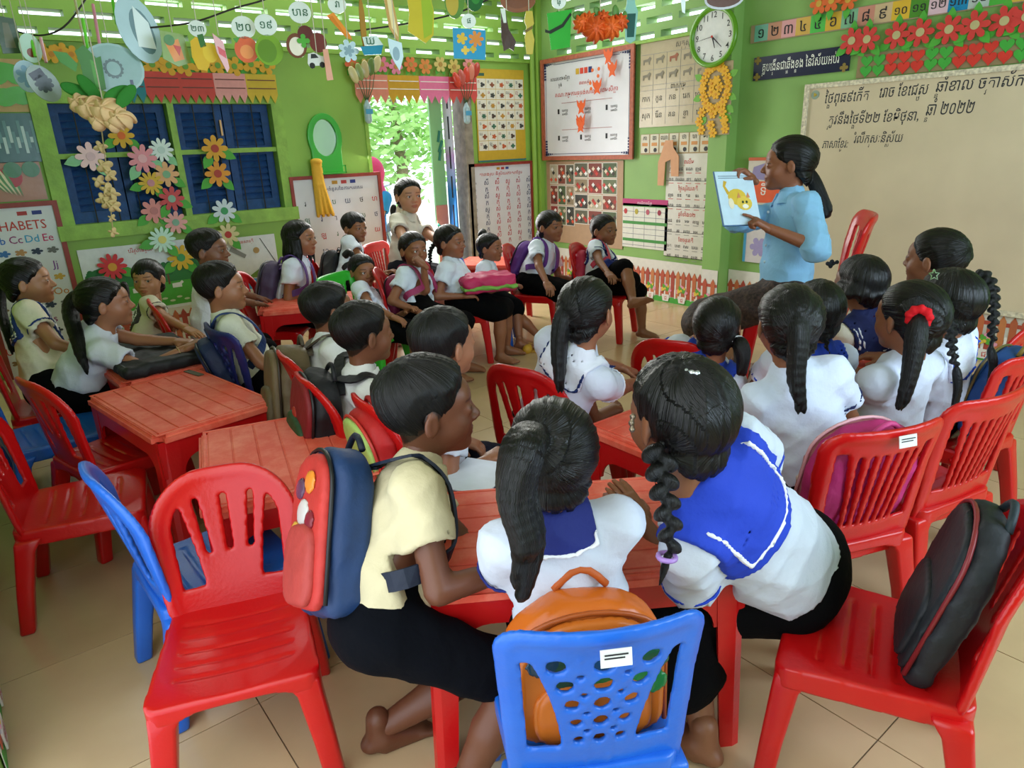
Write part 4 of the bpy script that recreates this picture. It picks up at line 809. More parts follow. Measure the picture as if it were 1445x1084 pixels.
# consonant picture chart
p = Panel('consonant_chart', 'A', (667, 99), (742, 226), 'yellow chart of letters with little animal pictures', 'poster', tr=(737, 97), bl=(676, 228)); p.sheet('sheet', paper('#c8a52c'), 0.004); w, h = p.w, p.h
CW, CHh = (w-0.02)/5, (h*0.78)/7
for r in range(7):
    for c in range(5 if r < 5 else 4):
        x0 = -w/2+0.01+c*CW; z0 = h*0.90-(r+1)*CHh; q = p.box('cell', x0+0.002, z0+0.002, x0+CW-0.002, z0+CHh-0.002, paper('#e0dccb'), 0.001, 0.004); k = r*5+c
        p.text('letter', KH[k % 33], x0+CW*0.26, z0+CHh*0.68, 0.036, paper('#a03a34' if (k*7) % 3 == 0 else '#2a2f3c'), 0.0055, parent=q); p.poly('animal', sh([(a*1.2, b) for a, b in petals(3+k % 4, 0.010, 0.021)], x0+CW*0.64, z0+CHh*0.40), paper(['#3a3a38', '#8a4a2c', '#c05a30', '#3a6a52', '#4a3a30', '#b8862c'][k % 6]), 0.001, 0.0052, parent=q)
p.box('heading', -w/2+0.004, h*0.925, -w/2+0.1, h*0.955, paper('#2f5a46'), 0.001, 0.004); p.box('hem', -w/2, 0, w/2, 0.012, paper('#3a7a78'), 0.002, 0.004)
# mirror, yellow cloth
p = Panel('wall_mirror', 'A', (428, 160), (486, 244), 'oval mirror in a green plastic frame with a small shelf', 'mirror', off=0.004); w, h = p.w, p.h; MG = mat('mirror_frame_plastic', '#3fae3c', 0.3)
oc = (0.0, h*0.60); S = SDF(0.005, (-w*0.6, -0.05, 0), (w*0.6, 0.02, h)); S.put(lambda X: np.maximum(np.abs(X[..., 1]+0.012)-0.012, np.minimum((np.sqrt((X[..., 0]/(w*0.50))**2+((X[..., 2]-oc[1])/(h*0.40))**2)-1)*0.12, np.maximum(np.abs(X[..., 0])-w*0.44+0.0, np.abs(X[..., 2]-h*0.30)-h*0.28))), (-w, -0.04, 0), (w, 0.01, h)); S.put(lambda X: (np.sqrt((X[..., 0]/(w*0.34))**2+((X[..., 2]-oc[1])/(h*0.30))**2)-1)*0.1, (-w*0.4, -0.06, h*0.2), (w*0.4, 0.03, h), sub=True); V, Fc = S.mesh(); pyobj('mirror_frame', V, Fc, MG, p.o, True)
p.poly('mirror_glass', [(oc[0]+w*0.35*math.cos(t), oc[1]+h*0.31*math.sin(t)) for t in np.linspace(0, 2*PI, 28, endpoint=False)], mat('mirror_glass', '#d8dde0', 0.04, metal=1.0), 0.004, 0.004); p.box('shelf', -w*0.46, 0.0, w*0.46, 0.012, MG, 0.06, 0.0); p.box('shelf_lip', -w*0.46, 0.05, w*0.46, 0.06, MG, 0.005, 0.055); p.box('post', -w*0.46, 0.0, -w*0.43, 0.06, MG, 0.006, 0.054); p.box('post', w*0.43, 0.0, w*0.46, 0.06, MG, 0.006, 0.054)
a = on(442, 228, 1, YA); cl = root('yellow_cloth', (a[0], YA-0.05, 0.78), 0, 'long yellow cloth hanging from the mirror shelf', 'cloth'); S = SDF(0.008, (-0.09, -0.05, 0), (0.11, 0.05, a[2]-0.78+0.05)); L = a[2]-0.78
for i in range(7):
    t = (i-3)/3; S.cone((t*0.025, 0.0, L), (t*0.030+0.004, 0.006*(-1)**i, L*0.6), 0.016, 0.016, k=0.008); S.cone((t*0.030+0.004, 0.006*(-1)**i, L*0.6), (t*0.060+0.03, 0.010*(-1)**i, 0.02+0.02*(i % 2)), 0.016, 0.013, k=0.008)
S.ell((0, -0.005, L), (0.045, 0.03, 0.022), k=0.01); V, Fc = S.mesh(); pyobj('draped_cloth', V, Fc, cloth('yellow', '#dca93a'), cl, True)
# paper valances with zigzag hems
def valance(tl, tr, bl, cols, label, n):
    p = Panel('paper_valance', 'A', tl, (tr[0], bl[1]), label, 'valance', off=0.05, tr=tr, bl=bl); w, h = p.w, p.h; k = len(cols)
    for i, c in enumerate(cols):
        x0 = -w/2+w*i/k; x1 = x0+w/k; pts = [(x0, h), (x0, h*0.30)]
        for j in range(n): pts += [(x0+(x1-x0)*(j+0.5)/n, 0), (x0+(x1-x0)*(j+1)/n, h*0.30)]
        pts += [(x1, h)]; q = p.poly('pennant_sheet', pts, paper(c), 0.002, 0.0)
        for zz in (0.78, 0.50): p.box('stitch', x0+0.01, h*zz, x1-0.01, h*zz+0.006, paper('#6a3a2c' if k > 4 else '#eeeae0'), 0.003, 0.0052, parent=q)
    return p
valance((150, 103), (387, 104), (150, 147), ['#1f7f8c', '#c94236', '#c94236', '#e09a96', '#cfae2e'], 'zigzag paper valance in teal, red, pink and mustard over the window', 4)
valance((496, 108), (668, 108), (498, 147), ['#d9866e', '#c99a1e', '#e2749c', '#cf4a44'], 'zigzag paper valance in salmon, mustard and pink over the doorway', 4)
FN = [0]
def flower_thing(name, plane, px, py, r, n, cp, cc, label, group, leaves=(), off=0.03, sharp=0.7, lab=True, ratio=0.5, tag2=None, mk=paper):
    FN[0] += 1; o = Panel(name, plane, (px-2, py-2), (px+2, py+2), label, 'flower', group, off=off+0.0045*(FN[0] % 4)); cx, cz = 0.0, o.h/2
    for q_, (a, L) in enumerate(leaves): o.poly('leaf', sh(leafpts(L, L*0.30, a), cx+r*0.55*math.cos(a), cz+r*0.55*math.sin(a)), mk('#4fa838'), 0.002, -0.006-0.0028*q_)
    o.poly('petals', sh(petals(n, r*ratio, r, sharp), cx, cz), mk(cp), 0.004, 0.0); o.poly('flower_centre', sh(disc(r*0.30), cx, cz), mk(cc), 0.003, 0.004)
    if lab: o.box('word_label', -r*0.16, cz-r*0.11, r*0.16, cz+r*0.11, paper('#f0f0ea'), 0.001, 0.0072)
    return o
GW = 'paper flowers of the window garlands'
FL = [(168, 192, 0.075, 8, '#d8a824', '#e06a22', 'yellow orchid-like paper flower with orange centre on the window'), (125, 221, 0.085, 8, '#e3b3ad', '#c89a96', 'large shiny pink paper flower on the left shutter'), (197, 224, 0.088, 9, '#d05a4e', '#d98a82', 'shiny coral red paper flower on the window'), (224, 212, 0.075, 11, '#c5d6c8', '#a8c0ae', 'frilly pale mint paper flower on the window'), (231, 246, 0.080, 8, '#e3ae7c', '#7fb08c', 'peach paper flower with mint centre on the window'), (209, 258, 0.075, 12, '#d8b034', '#c98a94', 'spiky mustard paper flower on the window'), (238, 280, 0.080, 9, '#c9494c', '#8ab09a', 'crimson paper flower with mint centre on the window'), (214, 297, 0.080, 8, '#dd8f8c', '#c07a7a', 'dusty rose paper flower below the sill'), (244, 313, 0.075, 9, '#e3a3a0', '#7faa94', 'pale rose paper flower with green centre below the sill'), (225, 337, 0.085, 13, '#bfe3d2', '#d6cf6a', 'spiky shiny mint paper flower below the sill'),
      (298, 210, 0.086, 8, '#dba22a', '#b03e2c', 'golden paper flower highest on the right shutter'), (303, 245, 0.086, 8, '#e0962c', '#b03e2c', 'orange paper flower under the golden one on the right shutter'), (312, 297, 0.082, 9, '#cfdde6', '#3f9a5e', 'pale blue paper flower with green ring'), (317, 330, 0.078, 9, '#d6cc98', '#b5382e', 'cream paper flower with red ring below the sill'), (157, 376, 0.088, 11, '#d0333a', '#d99a34', 'bright red paper flower on the meadow picture'), (254, 363, 0.088, 10, '#dcb42e', '#3f9a5e', 'yellow paper flower on the meadow picture')]
for i, (x, y, r, n, c, cc, lab) in enumerate(FL): flower_thing('paper_flower', 'A', x, y, r, n, c, cc, lab, GW, leaves=[((3.7, 3.4, 4.1, 3.8)[i % 4], r*1.25), ((5.6, 5.3, 5.8, 5.4)[i % 4], r*1.2)], off=0.065 if i < 14 else 0.022, mk=gloss if i in (1, 2, 3, 9) else paper)
# row of yellow flowers over the window, mixed flowers over the door
for i in range(8): flower_thing('paper_flower', 'A', 212+i*23, 92+(i % 3)*1.5, 0.062, 5, '#d9a326', '#6a9a34', 'mustard five-petal paper flower in the row above the window valance', 'mustard flowers above the window', leaves=[(0.6, 0.06), (3.8, 0.06)], off=0.04, lab=False, sharp=0.5)
for i, c in enumerate(('#d9603a', '#cfae62', '#d9748c', '#e07f9a', '#d9743a', '#d9843c', '#cdb86a', '#c9b25a', '#d98a86')): flower_thing('paper_flower', 'A', 493+i*20.5, 92+(i % 2)*3, 0.060, 6, c, '#b08a3c', ('vermilion', 'straw coloured', 'raspberry', 'rose pink', 'deep orange', 'amber', 'pale khaki', 'dull gold', 'blush')[i]+' six-petal paper flower in the row above the doorway', 'flowers above the doorway', leaves=[(4.2, 0.055), (5.2, 0.055)], off=0.04, lab=False, sharp=0.5)
for i in range(4): flower_thing('paper_flower', 'A', 57+i*14, 74+(i % 2)*4, 0.05, 5, '#dca52a', '#c9862a', 'small yellow paper flower hanging by the alphabet cards', 'small yellow flowers at the side', off=0.04, lab=False, sharp=0.5)
# dried stems and bottles by the door
for k, (px, py, lab) in enumerate(((513, 148, 'clear bottle vase with a dried vine left of the doorway'), (652, 150, 'clear bottle vase with red foil stems right of the doorway'))):
    a = on(px, py+12, 1, YA); v = root('bottle_vase', (a[0], YA-0.07, a[2]-0.07), 0, lab, 'vase'); S = SDF(0.005, (-0.05, -0.05, -0.02), (0.05, 0.05, 0.2)); S.cone((0, 0, 0.02), (0, 0, 0.11), 0.028, 0.028, k=0.004); S.cone((0, 0, 0.12), (0, 0, 0.155), 0.024, 0.012, k=0.008)
    for z in (0.03, 0.055, 0.08): S.put(lambda X, z=z: (np.sqrt((np.sqrt(X[..., 0]**2+X[..., 1]**2)-0.030)**2+(X[..., 2]-z)**2)-0.004), (-0.04, -0.04, z-0.01), (0.04, 0.04, z+0.01), sub=True)
    V, Fc = S.mesh(); pyobj('bottle', V, Fc, mat('clear_bottle', '#9fb8bc', 0.1, 0.6), v, True); MB().box((-0.029, -0.03, 0.06), (0.029, -0.0285, 0.095)).build('bottle_label', paper('#4a9ac0'), v)
    for j in range(5):
        sx = (j-2)*0.05; MB().tube([(0, 0, 0.14), (sx*0.5, -0.02, 0.24), (sx, -0.03, 0.36+0.02*j)], [0.004, 0.003, 0.002], 6).build('stem', paper('#3f5a34'), v); S = SDF(0.008, (sx-0.09, -0.08, 0.18), (sx+0.09, 0.04, 0.46)); S.ell((sx, -0.03, 0.33+0.02*j), (0.035, 0.012, 0.065), rot('Y', sx*4)); V, Fc = S.mesh(); pyobj('foil_petal', V, Fc, gloss(('#c9bf8a', '#8a9a5a', '#b8a878', '#5f7a3f', '#c9bf8a')[j] if k == 0 else ('#c8402e', '#b8564a', '#c8402e', '#cf7a62', '#b03a2c')[j]), v, True)
# ------------------------------------------------------------------ wall B / C
p = Panel('school_plan_board', 'B', (767, 84), (897, 226), 'large brown framed white banner with an organisation plan and orange paper birds', 'poster', off=0.02, tr=(900, 63), bl=(770, 225)); p.sheet('banner', VINYL, 0.006); p.frame(FRAMEB, 0.035, 0.022); w, h = p.w, p.h
mb = MB()
for sx in (-1, 1):
    for sz in (0, 1):
        for i in range(6): x = sx*(w/2-0.05-0.025*i); z = (0.05+0.0) if sz == 0 else h-0.05; mb.box((x-0.009, -0.008, z-0.014+0.004*i), (x+0.009, -0.0065, z+0.014-0.002*i)); zz = (0.05+0.022*i) if sz == 0 else h-0.05-0.022*i; mb.box((sx*(w/2-0.05)-0.012, -0.008, zz-0.008), (sx*(w/2-0.05)+0.012, -0.0065, zz+0.008))
co = mb.build('corner_ornament', INKB, p.o); co['kind'] = 'stuff'
for nm, b in (('border_line', (-w/2+0.16, 0.052, w/2-0.16, 0.056)), ('border_line', (-w/2+0.16, h-0.056, w/2-0.16, h-0.052)), ('border_line', (-w/2+0.052, 0.16, -w/2+0.056, h-0.16)), ('border_line', (w/2-0.056, 0.16, w/2-0.052, h-0.16))): p.box(nm, *b, INKB, 0.001, 0.0065)
for i, c in enumerate(('#c8a02c', '#d0402c', '#c8402c', '#24306a')): p.box('flag', -0.11+i*0.05, h-0.155, -0.07+i*0.05, h-0.11, paper(c), 0.001, 0.0065)
p.text('heading', 'សាលាបឋមសិក្សា', -w/2+0.24, h-0.17, 0.04, INK, 0.0075); p.text('heading', 'ប្លង់', -w/2+0.24, h-0.22, 0.036, INK, 0.0075); p.text('heading', 'រចនាសម្ព័ន្ធ', 0, h-0.225, 0.036, RED, 0.0075); p.text('heading', 'គណៈកម្មការទ្រទ្រង់សាលាបឋមសិក្សា', 0.0, h-0.30, 0.046, RED, 0.0075, w=0.74)
for zc, xs in ((h*0.56, (-0.28, 0.0, 0.30)), (h*0.30, (-0.28, 0.0, 0.30))):
    p.box('plan_line', -0.29, zc, 0.31, zc+0.003, paper('#a04038'), 0.001, 0.0065)
    for x in xs: p.box('portrait', x-0.062, zc-0.085, x-0.040, zc-0.045, INK, 0.001, 0.0065); p.text('caption', 'លោកគ្រូ', x+0.03, zc-0.06, 0.028, INK, 0.0075); p.text('caption', 'សមាជិក', x+0.03, zc-0.09, 0.024, INK, 0.0075)
BIRD = [(-0.045, 0.05), (-0.02, 0.025), (0.0, 0.045), (0.02, 0.02), (0.045, 0.055), (0.04, 0.005), (0.02, -0.02), (0.03, -0.05), (0.0, -0.035), (-0.03, -0.05), (-0.02, -0.015), (-0.04, 0.01)]
for i, (px, py) in enumerate(((866, 80), (872, 98), (851, 123), (829, 151), (829, 172), (829, 177))):
    q = Panel('paper_bird', 'B', (px-3, py-3), (px+3, py+3), 'orange cut-out paper bird '+('across the banner frame of the organisation plan', 'just inside the banner corner ornament', 'over the red heading of the organisation plan', 'over the middle name of the organisation plan', 'between the two lines of the organisation plan', 'on the lower line of the organisation plan')[i], 'paper bird', 'orange paper birds', off=0.06+0.004*i); q.poly('bird_cutout', sh([(a*1.15, b*1.15) for a, b in BIRD], 0, 0.02), paper('#d9591e'), 0.003, 0.0)
for i, (px, py) in enumerate(((852, 98), (843, 100), (851, 108), (840, 118), (841, 126))):
    q = Panel('paper_dot', 'B', (px-2, py-2), (px+2, py+2), 'small orange paper dot strung before the organisation plan', 'paper dot', 'orange paper dots', off=0.055); q.poly('dot_cutout', sh(disc(0.014), 0, 0.015), paper('#d9682a'), 0.003, 0.0)
# photo collage on brown paper
p = Panel('photo_collage', 'B', (772, 228), (880, 352), 'brown paper panel with rows of small class photographs', 'collage', tr=(880, 226)); p.sheet('backing', paper('#a98a6c'), 0.004); w, h = p.w, p.h
PH = ['#5a5a48', '#7a3a30', '#4a5a3a', '#8a7a60', '#8a3830', '#5f6a4a', '#3a3a34', '#b0a890', '#7a4030']
k = 0
for r in range(4):
    for c in range(3):
        x0 = -0.10+c*0.172; z0 = h-0.14-r*0.132; q = p.box('photo', x0, z0, x0+0.166, z0+0.126, paper('#d8d6cc'), 0.002, 0.004); p.box('photo_print', x0+0.006, z0+0.006, x0+0.160, z0+0.120, paper(PH[k % 9]), 0.001, 0.006, parent=q)
        for j in range(7): p.poly('pupil', sh(petals(4, 0.010, 0.018), x0+0.02+0.021*j, z0+0.035+0.02*((j*5+k) % 3)), paper(['#c23a30', '#e3e3e0', '#3a3028', '#d8c8b0', '#a83028'][(j+k) % 5]), 0.0008, 0.007, parent=q)
        k += 1
for r in range(3):
    for c in range(3):
        x0 = -w/2+0.05+c*0.108; z0 = h-0.20-r*0.18; q = p.box('photo', x0, z0, x0+0.103, z0+0.172, paper('#d8d6cc'), 0.002, 0.004); p.box('photo_print', x0+0.005, z0+0.005, x0+0.098, z0+0.167, paper(PH[(k+4) % 9]), 0.001, 0.006, parent=q)
        for j in range(5): p.poly('pupil', sh(petals(4, 0.010, 0.017), x0+0.02+0.016*j, z0+0.04+0.03*((j*3+k) % 4)), paper(['#d0502c', '#e3e3e0', '#2a2622', '#c8b8a0'][(j+k) % 4]), 0.0008, 0.007, parent=q)
        k += 1
# animal and word chart in clear film
p = Panel('word_chart', 'B', (905, 63), (1000, 175), 'large grey-beige pencil drawn chart of animals and words under clear film', 'poster', tr=(1003, 45), bl=(904, 180)); p.sheet('sheet', gloss('#b7a98a'), 0.004); w, h = p.w, p.h
for zz in (0.86, 0.68, 0.50, 0.44, 0.23): p.box('ruled_line', -w/2+0.01, h*zz, w/2-0.01, h*zz+0.003, GREYP, 0.0008, 0.004)
for c in range(1, 5): p.box('ruled_line', -w/2+c*w/5, h*0.03, -w/2+c*w/5+0.003, h*0.86, GREYP, 0.0008, 0.004)
for r in range(2):
    for c in range(5): p.poly('animal_drawing', sh([(-0.035, -0.02), (-0.035, 0.015), (0.01, 0.02), (0.03, 0.035), (0.045, 0.02), (0.03, 0.0), (0.03, -0.02), (0.02, -0.02), (0.015, 0.0), (-0.02, 0.0), (-0.025, -0.02)], -w/2+(c+0.5)*w/5, h*(0.78-0.18*r)), paper('#9a5a3c' if (r, c) == (0, 2) else '#7f7866'), 0.0008, 0.0045)
p.text('heading', 'ពាក្យកម្ម', 0.05, h*0.465, 0.05, paper('#4a463c'), 0.0055); p.text('heading', 'សត្វស្រុក', 0.1, h*0.93, 0.055, paper('#6a6456'), 0.0055)
for i, t in enumerate(('កាក', 'កូន', 'កន', 'រេក', 'លេង', 'ស្រុក', 'រៀន', 'គន', 'ខ្លា', 'ដើរ')): p.text('word', t, -w/2+(i % 5+0.5)*w/5, h*(0.34 if i < 5 else 0.14), 0.055, paper('#4a463c'), 0.0055)
# strip of word cards
p = Panel('word_card_strip', 'B', (905, 190), (1004, 218), 'strip of small picture and word cards under the beige chart', 'poster', tr=(1004, 185), bl=(905, 217)); p.sheet('backing', paper('#a08a5e'), 0.003); w, h = p.w, p.h
for i in range(7): x0 = -w/2+i*w/7; q = p.box('card', x0+0.006, 0.012, x0+w/7-0.006, h*0.98, paper('#cfc9b4'), 0.002, 0.003); p.text('word', KH[i*4]+'ា', x0+w/14, h*0.80, 0.045, INK, 0.0065, parent=q); p.box('picture', x0+0.02, h*0.42, x0+w/7-0.02, h*0.58, paper('#c88a4a'), 0.001, 0.005, parent=q); p.poly('count_dot', sh(disc(0.016), x0+w/14+0.01, h*0.22), INK, 0.001, 0.005, parent=q)
# cardboard bottle cut-out
p = Panel('card_bottle', 'B', (934, 195), (961, 262), 'tan cardboard bottle shape on the wall over the word cards', 'cut-out', off=0.03); w, h = p.w, p.h; p.poly('cutout', [(-w*0.18, h*0.95), (w*0.18, h*0.95), (w*0.2, h*0.80), (w*0.48, h*0.62), (w*0.5, h*0.2), (w*0.15, h*0.2), (w*0.1, h*0.55), (-w*0.15, h*0.5), (-w*0.2, 0.0), (-w*0.5, 0.0), (-w*0.5, h*0.5), (-w*0.32, h*0.74)], paper('#c9936a'), 0.006, 0.0)
# timetable with pink heading, syllable calendar
p = Panel('timetable_chart', 'B', (880, 281), (942, 352), 'timetable with a magenta heading and rows of green bands', 'poster', tr=(944, 281), bl=(879, 349)); p.sheet('sheet', paper('#d6d6ca'), 0.004); w, h = p.w, p.h; p.box('heading_band', -w/2, h-0.055, w/2, h, paper('#b02a6a'), 0.001, 0.004); p.text('heading', 'កាលវិភាគសិក្សា', 0, h-0.032, 0.028, paper('#e8c8d8'), 0.006)
for i in range(9): p.box('ruled_line', -w/2+0.005, 0.02+i*0.045, w/2-0.005, 0.0225+i*0.045, INKB, 0.0008, 0.004)
for i in range(1, 4): p.box('ruled_line', -w/2+i*w/4, 0.01, -w/2+i*w/4+0.002, h-0.06, INKB, 0.0008, 0.004)
for zz in (0.05, 0.19, 0.33): p.box('green_band', -w/2+0.006, zz, w/2-0.006, zz+0.024, paper('#3f8a3c'), 0.0008, 0.0042)
for i, c in enumerate(('#b03030', '#b0a030', '#b05060', '#902038')): p.poly('fruit', sh([(a*0.8, b) for a, b in disc(0.022)], -w/2+0.035+i*w/4, h-0.10), paper(c), 0.001, 0.0045)
p = Panel('syllable_calendar', 'B', (942, 217), (1000, 365), 'tall white calendar of red and black Khmer month names', 'poster', tr=(1007, 216), bl=(938, 362)); p.sheet('sheet', gloss('#d2d0c6'), 0.004); w, h = p.w, p.h
for b in range(4):
    z1 = h-0.015-b*h/4; p.text('month_heading', ('ព្រលឹម', 'ថ្ងៃសុរិយគតិ', 'ឆ្នាំទាំង១២', 'ខែចន្ទគតិ')[b], 0, z1-0.045, 0.042, RED, 0.0055); p.box('ruled_line', -w/2, z1-h/4+0.01, w/2, z1-h/4+0.013, INK, 0.0008, 0.004)
    for r in range(2):
        for c in range(5 if (b or r) else 4): x = -w/2+0.05+c*(w-0.09)/4; p.text('month_word', KH[(b*9+r*5+c*3) % 33]+KH[(b*5+c*7+r) % 33], x, z1-0.095-r*0.075, 0.034, INK, 0.0055); p.box('translation_line', x-0.024, z1-0.125-r*0.075, x+0.024, z1-0.121-r*0.075, RED if b < 2 else GREYP, 0.0008, 0.0045)
# fence murals along the foot of the walls
PICK = ['#b5533a', '#c06a42', '#a8483a', '#c27a4a', '#b3603e']
def mural(plane, a, b, label, off=0.004):
    """flat painted band from coordinate a to b along the wall"""
    o = root('fence_mural', ((a+b)/2, YA-off, 0) if plane == 'A' else ((XB-off, (a+b)/2, 0) if plane == 'B' else ((XB-0.114, (a+b)/2, 0) if plane == 'P' else (XL+off, (a+b)/2, 0))), 0 if plane == 'A' else (-PI/2 if plane in 'BP' else PI/2), label, 'mural'); w = abs(b-a)
    MB().box((-w/2, -0.002, 0.0), (w/2, 0, 0.33)).build('backing_sheet', paper('#d9d6cc'), o); MB().box((-w/2, -0.0035, 0), (w/2, -0.002, 0.045)).build('grass_band', paper('#4aa53e'), o)
    for zz in (0.11, 0.205): MB().box((-w/2, -0.004, zz), (w/2, -0.0021, zz+0.022)).build('fence_rail', paper('#b04c3a'), o)
    n = max(1, int(w/0.052))
    for i in range(n):
        x = -w/2+(i+0.5)*w/n; k = [(x-0.017, 0.05), (x+0.017, 0.05), (x+0.017, 0.235), (x, 0.265), (x-0.017, 0.235)]
        mb = MB(); mb.add([(p, -0.006, q) for p, q in k]+[(p, -0.004, q) for p, q in k], [(0, 1, 2, 3, 4), (9, 8, 7, 6, 5)]+[(j, j+5, (j+1) % 5+5, (j+1) % 5) for j in range(5)]); fix_normals(mb.build('picket', paper(PICK[i % 5]), o))
        mb = MB().box((x+0.020, -0.005, 0.04), (x+0.034, -0.0042, 0.15)); mb.build('white_picket', paper('#e6e2d8'), o)
    m = max(1, int(w/0.16))
    for i in range(m):
        x = -w/2+(i+0.5)*w/m; mb = MB(); k = [(x-0.028, 0.012), (x+0.028, 0.012), (x+0.040, 0.065), (x-0.040, 0.065)]; mb.add([(p, -0.010, q) for p, q in k]+[(p, -0.006, q) for p, q in k], [(0, 1, 2, 3), (7, 6, 5, 4)]+[(j, j+4, (j+1) % 4+4, (j+1) % 4) for j in range(4)]); po = fix_normals(mb.build('flower_pot', paper('#e6e0d8'), o)); text('pot_mark', 'ថថ' if plane != 'B' else 'ជ', 0.045, RED, po, (x, -0.0105, 0.036), (PI/2, 0, 0))
        for j in range(9):
            ang = 0.5+j*0.27; fx, fz = x+0.055*math.cos(ang)*(0.6+0.4*(j % 2)), 0.075+0.055*math.sin(ang)*(0.7+0.5*((j+1) % 2)); P = sh(petals(3, 0.010, 0.019), fx, fz); mb = MB(); kk = len(P); yo = 0.0004*j; mb.add([(p, -0.009-yo, q) for p, q in P]+[(p, -0.008-yo, q) for p, q in P], [tuple(range(kk)), tuple(range(2*kk-1, kk-1, -1))]+[(q, q+kk, (q+1) % kk+kk, (q+1) % kk) for q in range(kk)]); fix_normals(mb.build('tulip' if j % 3 else 'leaf', paper(['#5aa53a', '#e39ab0', '#e0c04a'][j % 3]), po))
mural('B', 4.95, 3.18, 'painted picket fence with potted tulips along the photo wall'); mural('B', 3.01, 0.9, 'painted picket fence with potted tulips below the whiteboard'); mural('A', 0.72, 2.6, 'painted picket fence with tulips below the window pictures'); mural('P', 3.165, 3.025, 'short painted fence piece on the pillar'); mural('L', 1.62, 3.6, 'painted fence along the side wall')
# clock and flower board on the pillar
p = Panel('wall_clock', 'B', (1002, 20), (1048, 88), 'round white wall clock with green rim', 'clock', off=0.125); R0 = 0.172; cz = p.h/2
S = SDF(0.006, (-0.2, -0.06, cz-0.2), (0.2, 0.02, cz+0.2)); S.put(lambda X: np.sqrt((np.sqrt(X[..., 0]**2+(X[..., 2]-cz)**2)-R0)**2+(X[..., 1]+0.02)**2)-0.017, (-0.2, -0.05, cz-0.2), (0.2, 0.01, cz+0.2)); V, Fc = S.mesh(); pyobj('clock_rim', V, Fc, mat('green_clock_rim', '#5f9a1e', 0.25), p.o, True)
p.poly('dial', sh(disc(R0, 32), 0, cz), paper('#dcdedc'), 0.012, 0.004)
for i in range(1, 13): a = PI/2-i*PI/6; p.text('numeral', str(i), R0*0.76*math.cos(a), cz+R0*0.76*math.sin(a), 0.052, INK, 0.0175)
for nm, ang, L, wd, m in (('hour_hand', math.radians(90-162), 0.075, 0.006, INK), ('minute_hand', math.radians(90-132), 0.105, 0.0045, INK), ('second_hand', math.radians(90-262), 0.125, 0.0018, INK)):
    c, s_ = math.cos(ang), math.sin(ang); p.poly(nm, [(-wd*-s_*1, cz-wd*c), (L*c+wd*0.4*s_, cz+L*s_-wd*0.4*c), (L*c-wd*0.4*s_, cz+L*s_+wd*0.4*c), (-wd*s_, cz+wd*c)], m, 0.001, 0.018+0.001*len(nm))
p.poly('hub', sh(disc(0.008), 0, cz), RED, 0.003, 0.03)
p = Panel('flower_board', 'B', (1003, 90), (1044, 190), 'brown card board covered with yellow paper flowers in a ring', 'wall decoration', off=0.118, tr=(1050, 88), bl=(1003, 190)); p.sheet('card', paper('#a99673'), 0.004); w, h = p.w, p.h
spots = [(0.10*math.cos(t), h*0.66+0.135*math.sin(t)) for t in np.linspace(0, 2*PI, 16, endpoint=False)]+[(0.035*math.cos(t), h*0.66+0.045*math.sin(t)) for t in np.linspace(0, 2*PI, 5, endpoint=False)]+[(-0.10, h*0.33), (-0.01, h*0.30), (0.07, h*0.32), (-0.12, h*0.20), (-0.02, h*0.14), (0.09, h*0.20), (-0.10, h*0.08), (0.0, h*0.03), (0.10, h*0.08)]
for i, (x, z) in enumerate(spots):
    q = p.poly('yellow_flower', sh(petals(6, 0.018, 0.034, 0.5), x, z), paper('#e0a812'), 0.006, 0.006+0.002*(i % 3)); p.poly('flower_centre', sh(disc(0.008), x, z), paper('#d08a0c'), 0.003, 0.014, parent=q)
for i, (x, z, a) in enumerate(((-0.14, 0.78, 2.6), (0.13, 0.80, 0.4), (-0.14, 0.55, 3.4), (0.13, 0.55, 5.8), (0.12, 0.40, 5.6), (-0.08, 0.26, 3.9), (0.05, 0.24, 0.4), (0.12, 0.28, 5.4))): p.poly('leaf', sh(leafpts(0.075, 0.024, a), x*0.8, h*z), paper('#6aa83a'), 0.003, 0.004)
# wall C: number strip, blue sign, hearts, whiteboard
p = Panel('number_strip', 'B', (1062, 35), (1500, -8), 'strip of coloured squares with Khmer numbers', 'poster', tr=(1500, -38), bl=(1059, 64)); p.sheet('backing', paper('#a08a6c'), 0.003); w, h = p.w, p.h; N = 17; ck = ['#6fb09a', '#c98a6a', '#d99a9c', '#d0a84c', '#4fb84a', '#d0a838', '#7ab08c', '#c98a78', '#cbb08a', '#d9b03c', '#4f8a34', '#d9b8c4', '#1f86b8', '#b8c4c0', '#4fae44', '#d0b04a', '#c98a6a']
for i in range(N):
    x0 = -w/2+0.03+i*(w-0.04)/N; q = p.box('number_card', x0, 0.006, x0+(w-0.04)/N, h-0.004, gloss(ck[i]), 0.002, 0.003); p.text('numeral', ''.join('០១២៣៤៥៦៧៨៩'[int(c)] for c in str(i+1)), x0+(w-0.04)/N/2, h*0.48, 0.085 if i < 9 else 0.06, INK, 0.0065, parent=q)
p = Panel('blue_sign', 'B', (1066, 81), (1202, 100), 'navy sign with white Khmer lettering and gold corners', 'sign', tr=(1200, 65), bl=(1064, 114)); p.sheet('plate', mat('navy_sign', '#1a1a3c', 0.25, 0.5), 0.008); w, h = p.w, p.h; p.text('lettering', 'គ្រូបង្រៀនជាឆ្អឹងខ្នង នៃវិស័យអប់រំ', 0, h*0.52, 0.075, paper('#e6e6e0'), 0.0095, w=w*0.80)
for sx in (-1, 1):
    for z in (0.02, h-0.02): p.poly('gold_corner', sh(petals(4, 0.012, 0.026), sx*(w/2-0.03), z), paper('#8a7434'), 0.001, 0.008)
